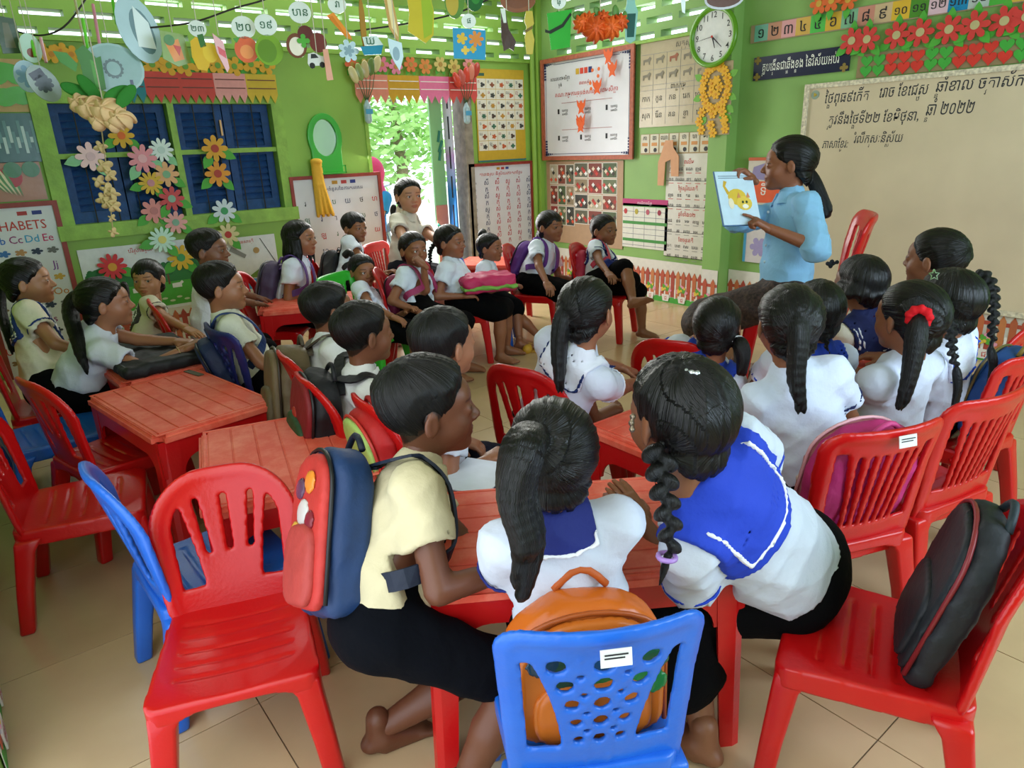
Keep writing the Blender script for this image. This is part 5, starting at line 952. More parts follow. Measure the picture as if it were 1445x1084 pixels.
p = Panel('heart_strip', 'B', (1211, 74), (1500, 86), 'brown card strip with two rows of red and green paper hearts', 'wall decoration', tr=(1500, 47), bl=(1211, 108)); p.sheet('card', gloss('#94805f'), 0.003); w, h = p.w, p.h
hx = 0.028; cols = 'ggrrrggrrrrgg'
for i, c in enumerate(cols):
    for r in (0, 1): x = -w/2+0.055+i*(w-0.08)/len(cols); q = p.poly('paper_heart', sh(heart(0.034), x, h*(0.28+0.42*r)), paper('#d23426' if (c == 'r' and not (i > 9 and r)) else '#3fa53a'), 0.004, 0.003); q.rotation_euler = (0, 0, 0)
RP = [(1206, 58), (1228, 56), (1268, 50), (1302, 46), (1343, 42), (1380, 36), (1420, 30), (1452, 24)]
for i, (x, y) in enumerate(RP): flower_thing('red_flower', 'B', x, y, 0.073, 7, '#cc3a34', '#b8ad7c', ('big red paper flower hanging over the end of the navy sign', 'red paper flower beside the end of the navy sign, over the first green hearts', 'big red paper flower above the first red hearts', 'big red paper flower between the first red hearts and the second green pair', 'big red paper flower over the second pair of green hearts', 'big red paper flower over the second group of red hearts', 'broad red paper flower before the last green hearts', 'red paper flower over the last green hearts')[i], 'red flowers above the hearts', leaves=[(3.8, 0.08), (5.4, 0.08), (1.6, 0.07)], off=0.02, lab=False, ratio=0.45)
for i, (x, y) in enumerate(((1160, 6), (1178, 2), (1200, 0))): flower_thing('paper_flower', 'B', x, y, 0.06, 6, '#d9662a', '#c8a03c', 'orange paper flower above the number strip', 'orange flowers above the numbers', leaves=[(4.6, 0.07)], off=0.02, lab=False)
p = Panel('whiteboard', 'B', (1138, 119), (1520, 457), 'wide cream whiteboard with worn frame and Khmer handwriting', 'whiteboard', off=0.012, tr=(1520, 84), bl=(1115, 404)); w, h = p.w, p.h
p.sheet('board_surface', mat('cream_board', '#cfbfa2', 0.32, 0.5, noise=0.07, nscale=3, bump=0.05, bscale=20), 0.008, 0.015); p.frame(mat('worn_board_frame', '#cfc6ad', 0.6, noise=0.35, nscale=60, bump=0.4, bscale=90), 0.028, 0.02)
MK = paper('#2a2c34'); x0 = -w/2
def hand(t, px, py, wpx, hgt, rise):
    a = p.L(px, py); b = p.L(px+wpx, py-rise); o = text('handwriting', t, hgt, MK, p.o, (a[0], -0.0085, a[1]), (PI/2, 0, 0), abs(b[0]-a[0]), 'l', 0.12); return o
hand('ថ្ងៃពុធ៩កើត', 1165, 146, 62, 0.085, 8); hand('រោច ខែជេស្ឋ', 1242, 138, 68, 0.085, 6); hand('ឆ្នាំខាល ចត្វាស័ក', 1322, 130, 122, 0.085, 8); hand('ត្រូវនឹងថ្ងៃទី២២ ខែមិថុនា,', 1170, 176, 128, 0.080, 7); hand('ឆ្នាំ ២០២២', 1308, 163, 66, 0.095, 4); hand('ភាសាខ្មែរ:', 1162, 209, 36, 0.070, 3); hand('រំលឹកស្រៈនិស្ស័យ', 1205, 202, 70, 0.070, 6)
a = p.L(1153, 134); p.poly('round_badge', sh(disc(0.026), *a), paper('#8fa090'), 0.002, 0.008); p.poly('badge_mark', sh(petals(3, 0.004, 0.012), *a), paper('#b8a02c'), 0.001, 0.0105)
# posters behind the teacher
p = Panel('letter_flipchart', 'B', (1062, 222), (1110, 290), 'orange and lilac flip chart half hidden behind the teacher', 'poster', off=0.03); p.sheet('sheet', paper('#c9c0b0'), 0.01); w, h = p.w, p.h; p.box('binder', -w/2, h-0.02, w/2, h, paper('#c05a34'), 0.014, 0.0); p.poly('lilac_block', [(-w*0.4, h*0.55), (-w*0.35, h*0.80), (w*0.2, h*0.95), (w*0.45, h*0.5)], paper('#8a7fa8'), 0.002, 0.01); p.box('orange_block', -w*0.32, h*0.05, w*0.4, h*0.50, paper('#d9582e'), 0.002, 0.01); p.text('letter', 'ទី', -w*0.05, h*0.3, 0.09, paper('#e0dcd4'), 0.013)
p = Panel('lilac_poster', 'B', (1053, 318), (1100, 374), 'pale poster with a lilac flower low behind the teacher', 'poster', off=0.012); p.sheet('sheet', paper('#c9c2c0'), 0.006); p.box('blue_edge', -p.w/2, 0, -p.w/2+0.02, p.h, paper('#4aa0c8'), 0.002, 0.006); p.poly('flower_print', sh(petals(6, 0.04, 0.07), -0.02, 0.11), paper('#9a8fb8'), 0.001, 0.006)
# ------------------------------------------------------------------ outside the door: tree, motorbike, person
LEAF = mat('sunlit_leaf', '#a8d47c', 0.5, 0.4, noise=0.2, nscale=6)
tp_ = on(556, 200, 1, 8.6); t = root('leafy_tree', (tp_[0], 8.6, 0), 0, 'bright leafy tree in the yard beyond the doorway', 'tree'); MB().tube([(0.1, 0.2, -0.05), (0.15, 0.1, 1.0), (0.0, 0, 2.2)], [0.10, 0.08, 0.05], 8).build('trunk', mat('bark', '#8a7a62', 0.9, noise=0.3), t, True)
rg = np.random.default_rng(3); lv = []; lf_ = []
for i in range(1500):
    c = np.array([rg.normal(0, 0.55), rg.normal(0, 0.35), tp_[2]+0.12+rg.normal(0, 0.36)]); a = rg.random()*6.28; L = 0.05+0.05*rg.random(); u = np.array([math.cos(a), math.sin(a), rg.normal(0, 0.5)]); u = nrm(u); v = nrm(np.cross(u, rg.normal(0, 1, 3))); n = len(lv); lv += [c-u*L, c+v*L*0.45, c+u*L, c-v*L*0.45]; lf_.append((n, n+1, n+2, n+3))
o = pyobj('foliage', lv, lf_, LEAF, t); o['kind'] = 'stuff'
b = root('motorbike', (3.1, 6.6, -0.05), 0.3, 'parked motorbike in the bright yard behind the woman', 'motorbike'); DKM = mat('bike_black', '#4a4f58', 0.4); CHR = mat('bike_chrome', '#b8bcc0', 0.2, metal=0.9)
for x in (-0.6, 0.6):
    S = SDF(0.015, (x-0.33, -0.08, 0), (x+0.33, 0.08, 0.62)); S.put(lambda X, x=x: np.sqrt((np.sqrt((X[..., 0]-x)**2+(X[..., 2]-0.28)**2)-0.24)**2+X[..., 1]**2)-0.045, (x-0.3, -0.06, 0), (x+0.3, 0.06, 0.6)); V, Fc = S.mesh(); wv = pyobj('wheel', V, Fc, DKM, b, True)
    for j in range(6): a = j*PI/3; MB().tube([(x, 0, 0.28), (x+0.24*math.cos(a), 0, 0.28+0.24*math.sin(a))], 0.007, 6).build('spoke', CHR, wv)
S = SDF(0.02, (-0.75, -0.2, 0.2), (0.7, 0.2, 1.0)); S.cone((-0.55, 0, 0.62), (0.15, 0, 0.58), 0.09, 0.10, k=0.05); S.cone((0.15, 0, 0.5), (0.42, 0, 0.82), 0.10, 0.09, k=0.05); S.ell((0, 0, 0.4), (0.25, 0.12, 0.13), k=0.05); V, Fc = S.mesh(); pyobj('fairing', V, Fc, mat('bike_blue', '#5f86b0', 0.3), b, True); MB().tube([(0.35, -0.3, 0.98), (0.42, -0.1, 0.95), (0.42, 0.1, 0.95), (0.35, 0.3, 0.98)], 0.014, 8).build('handlebar', CHR, b); MB().tube([(0.42, 0, 0.9), (0.6, 0, 0.28)], 0.025, 8).build('fork', CHR, b); MB().tube([(0.37, 0.28, 0.98), (0.36, 0.32, 1.08)], 0.006, 6).build('mirror_stalk', CHR, b)
# ------------------------------------------------------------------ bags
def ribbon(name, pts, outs, w, t, m, parent, n=5):
    """flat strap: path, outward normals per point, width, thickness"""
    P = smooth_path(pts, n); O = smooth_path(outs, n); vs = []; fs = []
    for i, p in enumerate(P):
        u = nrm(P[min(i+1, len(P)-1)]-P[max(i-1, 0)]); o = nrm(O[i]-u*(O[i]@u)); b = np.cross(u, o)
        vs += [p+b*w/2, p+b*w/2+o*t, p-b*w/2+o*t, p-b*w/2]
    for i in range(len(P)-1): fs += [(4*i+k, 4*i+(k+1) % 4, 4*i+4+(k+1) % 4, 4*i+4+k) for k in range(4)]
    fs += [(3, 2, 1, 0), tuple(4*(len(P)-1)+k for k in range(4))]; o = pyobj(name, vs, fs, m, None, False); return place(fix_normals(o), parent)
def place(o, parent):
    """give a world-space mesh to a root standing at a location with no rotation"""
    o.parent = parent; o.location = tuple(-v for v in parent.location) if parent.parent is None else (0, 0, 0); return o
def sd_obj(name, S, m, parent, cols=None):
    V, Fc = S.mesh(); return place(pyobj(name, V, Fc, m, None, True), parent)
def bagcloth(c, rough=0.6): return mat('bag_'+c, c, rough, 0.4, noise=0.12, nscale=14, bump=0.4, bscale=28)
def backpack(label, c, R, size, body, front, pocket, wearer=None, strap=None, piping='#15151a', group=None, slump=0.0, front_art=None, glossy=False):
    """c = centre, R columns: right, away from the wearer, up"""
    c = np.array(c, float); w, d, h = size; X, Y, U = R.T; rt = root('backpack', (c[0], c[1], max(c[2]-h/2, 0.0)), 0, label, 'backpack', group); lo = c-h; hi = c+h; rt.location[2] = float(c[2]-h/2)
    sd = c[0]*9+c[1]*5; mk = (lambda q: gloss(q)) if glossy else bagcloth
    def pouch(nm, cc, hw, hd, hh, cr, e, col, vx, wr=0.0):
        S = SDF(vx, cc-h*0.85, cc+h*0.85); cr = min(cr, hw*0.98)
        def fn(Xx):
            q = (Xx-cc) @ R; r = np.where(q[..., 2] > 0, cr, min(0.04, hw*0.5)); qx = np.abs(q[..., 0])-hw+r; qz = np.abs(q[..., 2])-hh+r; d2 = np.sqrt(np.maximum(qx, 0)**2+np.maximum(qz, 0)**2)+np.minimum(np.maximum(qx, qz), 0)-r
            bul = hd*(1-0.25*np.clip((q[..., 0]/hw)**2+(q[..., 2]/hh)**2, 0, 1.3)); q0 = d2+e; q1 = np.abs(q[..., 1])-bul+e; o = np.sqrt(np.maximum(q0, 0)**2+np.maximum(q1, 0)**2)+np.minimum(np.maximum(q0, q1), 0)-e; return o+(wrinkle(Xx, wr, sd) if wr else 0)
        S.put(fn, cc-h*0.75, cc+h*0.75); return sd_obj(nm, S, mk(col), rt)
    pouch('bag_body', c-Y*d*0.05, w/2, d*0.40, h/2, w*0.40, d*0.16, body, 0.0088, 0.0026); fo = pouch('front_panel', c+Y*d*0.34, w*0.46, d*0.13, h*0.46, w*0.38, d*0.06, front, 0.0092); pouch('pocket', c+Y*d*0.46-U*h*0.20, w*0.37, d*0.13, h*0.24, 0.05, d*0.07, pocket, 0.0088)
    a = np.linspace(0, PI, 13); loop = [c+Y*d*0.30+X*(-math.cos(t))*w*0.47+U*(h*0.22+math.sin(t)*h*0.27) for t in a]; loop = [c+Y*d*0.30-X*w*0.48-U*h*0.42]+loop+[c+Y*d*0.30+X*w*0.48-U*h*0.42]
    place(MB().tube(loop, 0.0045, 6).build('zipper', mat('zip_'+piping, piping, 0.4), None, True), rt)
    hl = [c-Y*d*0.30+X*k+U*(h*0.49+0.035*math.sin((k/0.045+1)*PI/2)) for k in np.linspace(-0.045, 0.045, 7)]; place(MB().tube(hl, 0.007, 8).build('carry_loop', bagcloth(strap or body), None, True), rt)
    if front_art:
        for i, (u0, v0, r0, col) in enumerate(front_art):
            S = SDF(0.005, c+Y*d*0.45+X*u0*w+U*v0*h-r0*1.3, c+Y*d*0.45+X*u0*w+U*v0*h+r0*1.3); S.ell(c+Y*d*0.47+X*u0*w+U*v0*h, (r0, 0.006, r0*0.8), R); V, Fc = S.mesh(); o = pyobj('print_patch', V, Fc, gloss(col), None, True); place(o, rt)
    if wearer is not None:
        pr = wearer; s = pr['s']; PX, PY, PU = pr['R'].T
        for i, sx in enumerate((-1, 1)):
            shp = pr['sh'][i]*0.72+pr['P'](0.9)*0.28
            pts = [c-Y*d*0.38+X*sx*w*0.28+U*h*0.36, shp-PY*0.045*s+PU*0.046*s, shp+PU*0.058*s, shp+PY*0.058*s+PU*0.02*s, shp+PY*0.092*s-PU*0.07*s, pr['P'](0.50)+sx*PX*0.095*s+PY*0.075*s, pr['P'](0.34)+sx*PX*0.125*s+PY*0.0, c-Y*d*0.30+X*sx*w*0.36-U*h*0.34]
            outs = [PU-PY*0.3, PU-PY*0.5, PU, PU+PY, PY, PY+sx*PX*0.5, sx*PX, sx*PX]; ribbon('strap', pts, outs, 0.036*s, 0.006, bagcloth(strap or body), rt)
    return rt
# ------------------------------------------------------------------ placing helpers
TEACH = deep(1112, 232, 3.3)
def yawto(H, t=TEACH): return math.degrees(math.atan2(t[1]-H[1], t[0]-H[0]))
def Z(px, py, z): return on(px, py, 2, z)
# ------------------------------------------------------------------ tables
table(0.48, 2.54, 99, 'red plastic table with a strap end lying on it, between the empty red chairs')
table(0.585, 1.83, 75, 'faded red plastic table standing empty beside the blue chair', L=0.57, Wd=0.45)
table(0.915, 0.99, -33, 'red plastic table that the braided girl and the ponytail girl lean on', L=0.66)
table(1.64, 1.175, 0, 'red plastic table in front of the girl with the low ponytail')
table(2.42, 1.08, -12, 'dark shaded red table before the girl with the navy bob', L=0.60)
table(0.54, 3.20, 94, 'red plastic table under the flat black bag')
table(1.50, 3.80, -25, 'small red table where the long-haired girl rests her arms', L=0.55, Wd=0.40)
table(3.03, 4.10, -52, 'red plastic table standing by the vowel chart', L=0.5)
# ------------------------------------------------------------------ chairs
CH = 'empty red chairs'
chair('arch', REDP, 0.265, 1.33, -110, 'red chair with arched back, the boy in the blue backpack on its edge', scale=0.96)
chair('arch', REDP, 0.115, 2.27, -12, 'empty red arched chair facing the table with the strap end')
chair('arch', REDP, 0.27, 2.62, 16, 'empty red arched chair pushed up to the table with the strap end')
chair('arch', BLUEP, 0.32, 1.66, 2, 'empty blue chair pushed under the faded red table')
chair('holes', BLUEP, 0.70, 0.745, 59, 'blue chair with round holes in its back, orange backpack on its seat', sticker=True, scale=0.95)
chair('arch', REDP, 1.245, 0.465, 113, 'red arched chair with a black and maroon bag against its back')
chair('rect', REDP, 1.63, 0.80, 68, 'red slatted chair with a pink backpack hung inside its back', sticker=True)
chair('rect', REDP, 1.99, 0.735, 78, 'red slatted chair under the girl with the red scrunchie')
chair('rect', REDP, 2.42, 0.80, 86, 'red slatted chair under the girl with two braids and a star clip')
chair('arch', BLUEP, 0.12, 2.98, 5, 'blue arched chair under the girl leaning her arms on the black bag')
chair('arch', REDP, 0.17, 3.36, -5, 'red chair under the girl with sailor collar by the alphabet poster')
chair('holes', NAVYP, 0.90, 2.80, 2, 'navy chair with holes under the boy with the blue strap')
chair('arch', REDP, 0.98, 2.22, -6, 'red chair under the boy with the khaki backpack')
chair('arch', REDP, 0.97, 1.62, -6, 'red chair carrying the green topped red bag')
chair('arch', REDP, 0.93, 1.93, -6, 'red chair under the boy with the red and black backpack')
chair('arch', REDP, 0.86, 3.60, -10, 'red chair with high arched back under the boy by the meadow picture')
chair('arch', REDP, 1.37, 3.98, -40, 'red arched chair behind the girl with the purple backpack')
chair('arch', REDP, 1.90, 4.30, -40, 'red chair under the boy with the black backpack')
chair('arch', REDP, 1.99, 3.45, -35, 'red chair under the girl holding her hand to her mouth')
chair('rect', GREENP, 1.66, 3.42, -60, 'green plastic chair beside the girl with pinned hair')
chair('arch', REDP, 2.33, 3.50, -35, 'red chair under the girl holding the pink bag')
chair('arch', BLUEP, 2.62, 3.62, -45, 'blue chair under the small girl in yellow sandals')
chair('arch', REDP, 3.02, 3.58, -55, 'red chair under the girl with purple straps')
chair('arch', REDP, 3.30, 3.22, -65, 'red chair under the girl with crossed leg')
chair('rect', REDP, 2.45, 4.45, -60, 'red chair under the woman in the white polo shirt')
chair('rect', REDP, 3.28, 1.85, 122, 'tall red chair on which the teacher sits', scale=1.42)
chair('arch', REDP, 1.44, 1.62, 14, 'red chair under the girl with the long side ponytail')
chair('arch', REDP, 1.98, 1.50, 20, 'red chair under the girl with striped blue collar')
chair('arch', REDP, 2.72, 1.28, 60, 'red chair under the girl with the navy bob')
chair('arch', REDP, 2.75, 0.92, 95, 'red chair under the girl with the hair bun by the whiteboard')
# ------------------------------------------------------------------ the children and the two women
def tail(d, *pts, off=-0.03): return [deep(p[0], p[1], d+(p[2] if len(p) > 2 else off)) for p in pts]
PE = {}
def kid(key, label, px, py, d, hip, yaw, **k):
    H = deep(px, py, d); k.setdefault('hyaw', yawto(H)); k.setdefault('gaze', TEACH); k.setdefault('group', None)
    PE[key] = person('person', label, H, hip, yaw, **k); return PE[key]
GIRL = dict(kind='girl')
# --- foreground
d = 1.17
kid('P20', 'girl with a thick black ponytail and lace-edged navy collar seen from behind', 779, 640, d, (0.745, 0.80), 57, s=0.93, hyaw=60, hpitch=-4, outfit='trim', trim='#20296e', clen=-0.004, cwid=0.062, stripes=(0.003,), vshirt=0.0068, skin='#7a4d34', lowres=True, sleeve=0.62,
    hair=dict(kind='girl', tie=(-0.25, -0.85, 0.30), tails=[('pony', tail(d, (752, 612, -0.085), (738, 640, -0.135), (728, 700, -0.14), (745, 770, -0.13), (728, 850, -0.11)), 0.040, 0.008)], vox=0.0044), hands=({'at': Z(752, 748, 0.48), 'pose': 'relax', 'pole': (-0.25, 0.2, -1)}, {'at': Z(868, 705, 0.48), 'pose': 'flat', 'pole': (0.4, -0.1, -1)}))
d = 1.22
hp = np.array([1.235, 0.635])
kid('P21', 'girl with a long braid leaning far over the table, royal blue lace collar', 957, 588, d, (hp[0], hp[1]), 102, s=1.08, seat=0.30, hyaw=78, hpitch=-24, hroll=0, outfit='sailor', trim='#2340b8', stripes=(0.026,), clen=0.12, cwid=0.11, vshirt=0.0068, skin='#7a4d34', lowres=True, sleeve=0.7, low='skirt', pants_len=1.5,
    hair=dict(kind='girl', tie=(0.0, -0.1, 1.0), tails=[('braid', tail(d, (930, 640, -0.07), (938, 700, -0.11), (946, 760, -0.13), (938, 800, -0.13)), 0.024, 0.014), ('braid', tail(d, (985, 540, -0.085), (1012, 570, -0.085), (1022, 612, -0.06), (1000, 640, -0.03)), 0.017, 0.012)], vox=0.0044), hands=({'at': Z(905, 735, 0.475), 'pose': 'flat'}, {'at': Z(990, 700, 0.475), 'pose': 'flat'}), feet=((0.90, 0.74, 0.055), (0.985, 0.665, 0.055)), knee_out=0.0)
d = 1.40
hp = Z(535, 880, 0.37)
kid('P19', 'boy in a khaki shirt wearing the blue cartoon backpack, elbow on the table', 607, 577, d, (hp[0], hp[1]), -24, s=1.02, seat=0.31, hyaw=-22, hpitch=-6, outfit='polo', shirt='#cfc4a0', skin='#5f3825', low='shorts', lower='#06080f', pants_len=0.75,
    hair=dict(kind='short', tie=(0, -0.5, 0.85), vox=0.0044), hands=({'at': Z(760, 745, 0.475), 'pose': 'flat'}, {'at': Z(730, 800, 0.475), 'pose': 'relax', 'pole': (0.1, -0.6, -0.9)}), feet=(Z(535, 1030, 0.05), Z(648, 1120, 0.05)))
# --- middle: the three boys in a row and the boy beside them
kid('P18', 'boy with short spiky hair and white shirt beside the aisle', 628, 487, 1.86, (0.93, 1.61), -10, s=0.95, hyaw=5, hpitch=-3, outfit='polo', shirt='#d4dae8', skin='#8a5a40', low='shorts', lower='#20202c', hair=dict(kind='short', tie=(0.1, -0.4, 0.9)), hands=({'at': Z(650, 620, 0.42)}, {'at': Z(690, 648, 0.43), 'pose': 'relax'}))
kid('P17', 'boy with black crew cut wearing the red and black backpack', 515, 472, 2.12, (0.86, 1.96), -10, s=0.95, hyaw=-2, outfit='polo', shirt='#dcdcd8', skin='#6d442e', low='shorts', lower='#08080c', hair=dict(kind='short', tie=(0, -0.5, 0.85)))
kid('P16', 'boy with black crew cut wearing the khaki backpack', 465, 438, 2.50, (0.92, 2.28), -10, s=0.95, hyaw=-5, outfit='polo', shirt='#d8d8d6', skin='#6d442e', low='shorts', lower='#08080c', hair=dict(kind='short', tie=(0.1, -0.5, 0.85)))
kid('P5', 'boy with a neat short haircut and navy strap sitting in the navy chair', 314, 406, 2.78, (0.86, 2.84), -14, s=0.97, hyaw=-22, outfit='polo', shirt='#dcdcd0', skin='#8f6044', low='shorts', lower='#08080c', hair=dict(kind='short', tie=(0, -0.5, 0.85)), hands=({'at': Z(400, 515, 0.40)}, {'at': Z(420, 540, 0.38)}))
kid('P4', 'boy peeking from behind with thick hair, hand on the small red table', 296, 354, 3.35, (0.88, 3.62), -12, s=0.97, hyaw=-38, outfit='polo', shirt='#dcdfe6', skin='#6d442e', low='shorts', lower='#08080c', hair=dict(kind='short', tie=(0, -0.5, 0.85)), hands=({'at': Z(375, 424, 0.485), 'pose': 'flat'}, {'at': Z(372, 432, 0.485), 'pose': 'flat'}))
# --- left
d = 2.92
kid('P1', 'girl with high ponytail and crossed white collar stripes by the alphabet poster', 40, 398, d, (0.16, 3.36), -8, s=0.98, hyaw=-14, shirt='#d9d2bb', trim='#243a78', skin='#9a6a4c', hair=dict(kind='girl', tie=(0, -0.75, 0.6), tails=[('pony', tail(d, (18, 372, 0.02), (2, 395, 0.03), (2, 440, 0.02), (22, 500, 0.0)), 0.030, 0.006)]))
d = 2.78
hp = Z(108, 560, 0.33)
kid('P2', 'girl with ponytail stretching both arms across the black bag', 150, 428, d, (hp[0], hp[1]-0.02), -2, s=1.0, hyaw=-12, hpitch=-12, shirt='#d2d6e2', outfit='polo', skin='#8f5f44', hair=dict(kind='girl', tie=(0, -0.85, 0.35), tails=[('pony', tail(d, (106, 415, 0.0), (98, 440, 0.0), (112, 490, -0.06), (122, 530, -0.08)), 0.034, 0.007)]), hands=({'at': Z(262, 484, 0.52), 'pose': 'relax'}, {'at': Z(262, 492, 0.52), 'pose': 'relax'}))
d = 3.45
kid('P3', 'girl with straight fringe looking straight out into the room', 209, 394, d, (0.60, 3.66), -12, s=0.92, neckl=0.112, hyaw=-125, hpitch=-6, gaze=EYE, shirt='#d5cdb8', outfit='sailor', trim='#4a4a48', skin='#a0704f', hair=dict(kind='girl', fringe=True, tie=(0, -0.8, 0.5), tails=[('pony', tail(d, (175, 400, 0.06), (176, 420, 0.06), (182, 440, 0.05)), 0.026, 0.006)]), hands=({'at': Z(262, 462, 0.50)}, {'at': Z(270, 468, 0.49), 'pose': 'flat'}))
d = 4.05
kid('P6', 'girl with loose shoulder-length hair wearing the purple backpack', 424, 337, d, (1.46, 4.02), -38, hyaw=-50, s=1.0, outfit='polo', shirt='#dfe4f2', skin='#8f5f44', hair=dict(kind='girl', tie=(0, -0.3, 0.95), loose=0.15), hands=({'at': Z(445, 405, 0.49), 'pose': 'flat'}, {'at': Z(440, 410, 0.48), 'pose': 'flat'}))
kid('P7', 'boy with bowl-cut fringe wearing the black backpack', 501, 322, 4.75, (1.96, 4.30), -42, s=0.97, hyaw=-76, outfit='polo', shirt='#dfe6f4', skin='#8a5a3e', low='shorts', lower='#08080c', hair=dict(kind='short', fringe=True, tie=(0, -0.4, 0.9)), hands=({'at': Z(545, 385, 0.46)}, {'at': Z(540, 392, 0.46)}))
kid('P9', 'girl with pinned-up hair sitting low behind the boys', 512, 383, 3.95, (1.72, 3.42), -55, s=0.92, neckl=0.088, seat=0.27, hyaw=-92, outfit='polo', shirt='#dfe6f4', skin='#8a5a3e', hair=dict(kind='girl', tie=(0, -0.2, 0.97), tails=[('pony', tail(3.95, (498, 362, 0.02), (492, 356, 0.03), (486, 362, 0.03)), 0.018, 0.012)]), hands=({'at': (1.86, 3.34, 0.40)}, {'at': (1.74, 3.27, 0.40)}))
d = 3.95
kid('P10', 'girl with pink straps holding one hand to her mouth', 584, 353, d, (1.98, 3.42), -62, s=0.97, hyaw=-92, outfit='polo', shirt='#dde8f4', skin='#84543a', hair=dict(kind='girl', tie=(0, -0.8, 0.3)), hands=({'at': Z(640, 433, 0.42), 'pose': 'relax'}, {'at': Z(612, 433, 0.42), 'pose': 'relax'}) if False else ({'at': deep(598, 374, d-0.11), 'pose': 'fist', 'back': (0.3, -0.6, 0.6), 'dir': (-0.6, 0.3, 0.7)}, {'at': Z(590, 440, 0.40), 'pose': 'relax'}), pants_len=0.98)
d = 4.15
kid('P11', 'girl with two small braids holding the pink bag on her lap', 636, 342, d, (2.32, 3.48), -52, s=0.98, hyaw=-64, outfit='polo', shirt='#dde8f4', skin='#84543a', hair=dict(kind='girl', tie=(0, -0.6, 0.7), tails=[('braid', tail(d, (614, 343, 0.04), (607, 355, 0.05), (608, 375, 0.03)), 0.014, 0.010)]), hands=({'at': Z(690, 405, 0.44)}, {'at': Z(655, 418, 0.42)}))
d = 4.45
kid('P12', 'small girl with hair knots and yellow sandals on the blue chair', 692, 350, d, (2.60, 3.62), -50, s=0.88, hyaw=-64, outfit='polo', shirt='#dde6f2', skin='#84543a', seat=0.285, hair=dict(kind='girl', tie=(0, -0.2, 0.97), tails=[('pony', tail(d, (684, 332, 0.0), (682, 327, 0.02), (676, 333, 0.03)), 0.016, 0.010)]), feet=(Z(733, 483, 0.06), Z(762, 476, 0.06)))
d = 4.62
kid('P13', 'girl with fringe and purple straps sitting upright by the photo wall', 777, 320, d, (3.00, 3.62), -72, s=1.0, hyaw=-84, outfit='polo', shirt='#dde6f4', skin='#84543a', hair=dict(kind='girl', fringe=True, tie=(0, -0.8, 0.4), tails=[('pony', tail(d, (761, 325, 0.06), (758, 340, 0.06), (758, 352, 0.05)), 0.02, 0.006)]), hands=({'at': Z(812, 395, 0.37)}, {'at': Z(779, 425, 0.33), 'pose': 'relax'}))
d = 4.62
kid('P14', 'girl with navy sailor bow and one leg crossed over her knee', 853, 325, d, (3.27, 3.24), -72, s=0.98, hyaw=-86, shirt='#dde6f4', trim='#1f2a6a', outfit='trim', skin='#7d5036', hair=dict(kind='girl', tie=(0, -0.8, 0.2)), hands=({'at': Z(885, 402, 0.42)}, {'at': Z(868, 405, 0.42)}), feet=(Z(906, 466, 0.06), deep(893, 424, 4.22)))
# --- right group
d = 2.03
kid('P22', 'girl with a long ponytail and ruffled navy collar, knee drawn up', 829, 440, d, (1.36, 1.60), 8, s=0.98, hyaw=18, shirt='#cdd3e4', trim='#dfe3ef', cstripe='#1c2c5e', clen=0.055, cwid=0.085, stripes=(0.005,), outfit='trim', skin='#8a5a40', lowres=False, hair=dict(kind='girl', tie=(0.1, -0.85, 0.1), tails=[('pony', tail(d, (803, 430, -0.05), (793, 455, -0.06), (790, 500, -0.05), (792, 555, -0.04)), 0.030, 0.007)]), hands=({'at': Z(905, 530, 0.47)}, {'at': Z(905, 540, 0.46)}), feet=(0.22, (1.56, 1.57, 0.36)), low='trousers', pants_len=1.5)
d = 2.25
kid('P23', 'girl with white stripes on a royal blue collar behind the red table', 1012, 462, d, (1.92, 1.47), 22, s=0.96, hyaw=28, trim='#2340a8', skin='#7a4d34', lowres=True, hair=dict(kind='girl', tie=(0.4, -0.8, -0.2), tails=[('pony', tail(d, (1042, 480, -0.06), (1050, 500, -0.07), (1046, 530, -0.06)), 0.03, 0.008)]))
d = 1.78
kid('P24', 'girl with a centred glossy ponytail reaching down her white blouse', 1112, 458, d, (1.68, 0.84), 62, s=1.0, hyaw=48, outfit='cuff', shirt='#ccd4e6', trim='#1c2450', skin='#7a4d34', lowres=True, sleeve=0.62, hair=dict(kind='girl', tie=(0.0, -0.92, 0.25), tails=[('pony', tail(d, (1122, 440, -0.085), (1128, 470, -0.10), (1125, 525, -0.09), (1128, 585, -0.07)), 0.032, 0.007)], vox=0.0046))
d = 2.55
kid('P25', 'girl with a dark bobbed haircut and navy striped collar', 1212, 400, d, (2.64, 1.16), 70, s=1.0, hyaw=75, shirt='#cfc6b4', trim='#1c2450', skin='#6d442e', lowres=True, hair=dict(kind='girl', tie=(0, -0.2, 0.97), loose=0.05))
d = 1.94
kid('P26', 'girl with a red scrunchie round her long ponytail', 1282, 450, d, (2.05, 0.86), 82, s=1.02, hyaw=70, outfit='cuff', shirt='#ccd4e6', trim='#dfe5f2', skin='#7a4d34', lowres=True, sleeve=0.7, hair=dict(kind='girl', tie=(0.12, -0.95, 0.05), tails=[('pony', tail(d, (1297, 450, -0.095), (1293, 480, -0.10), (1283, 530, -0.09), (1270, 580, -0.07)), 0.030, 0.006)], vox=0.0046), hands=({'at': Z(1200, 530, 0.50), 'pose': 'flat', 'dir': (0.2, 0.5, 0.8), 'back': (-0.3, -0.8, 0.3)}, None))
d = 2.08
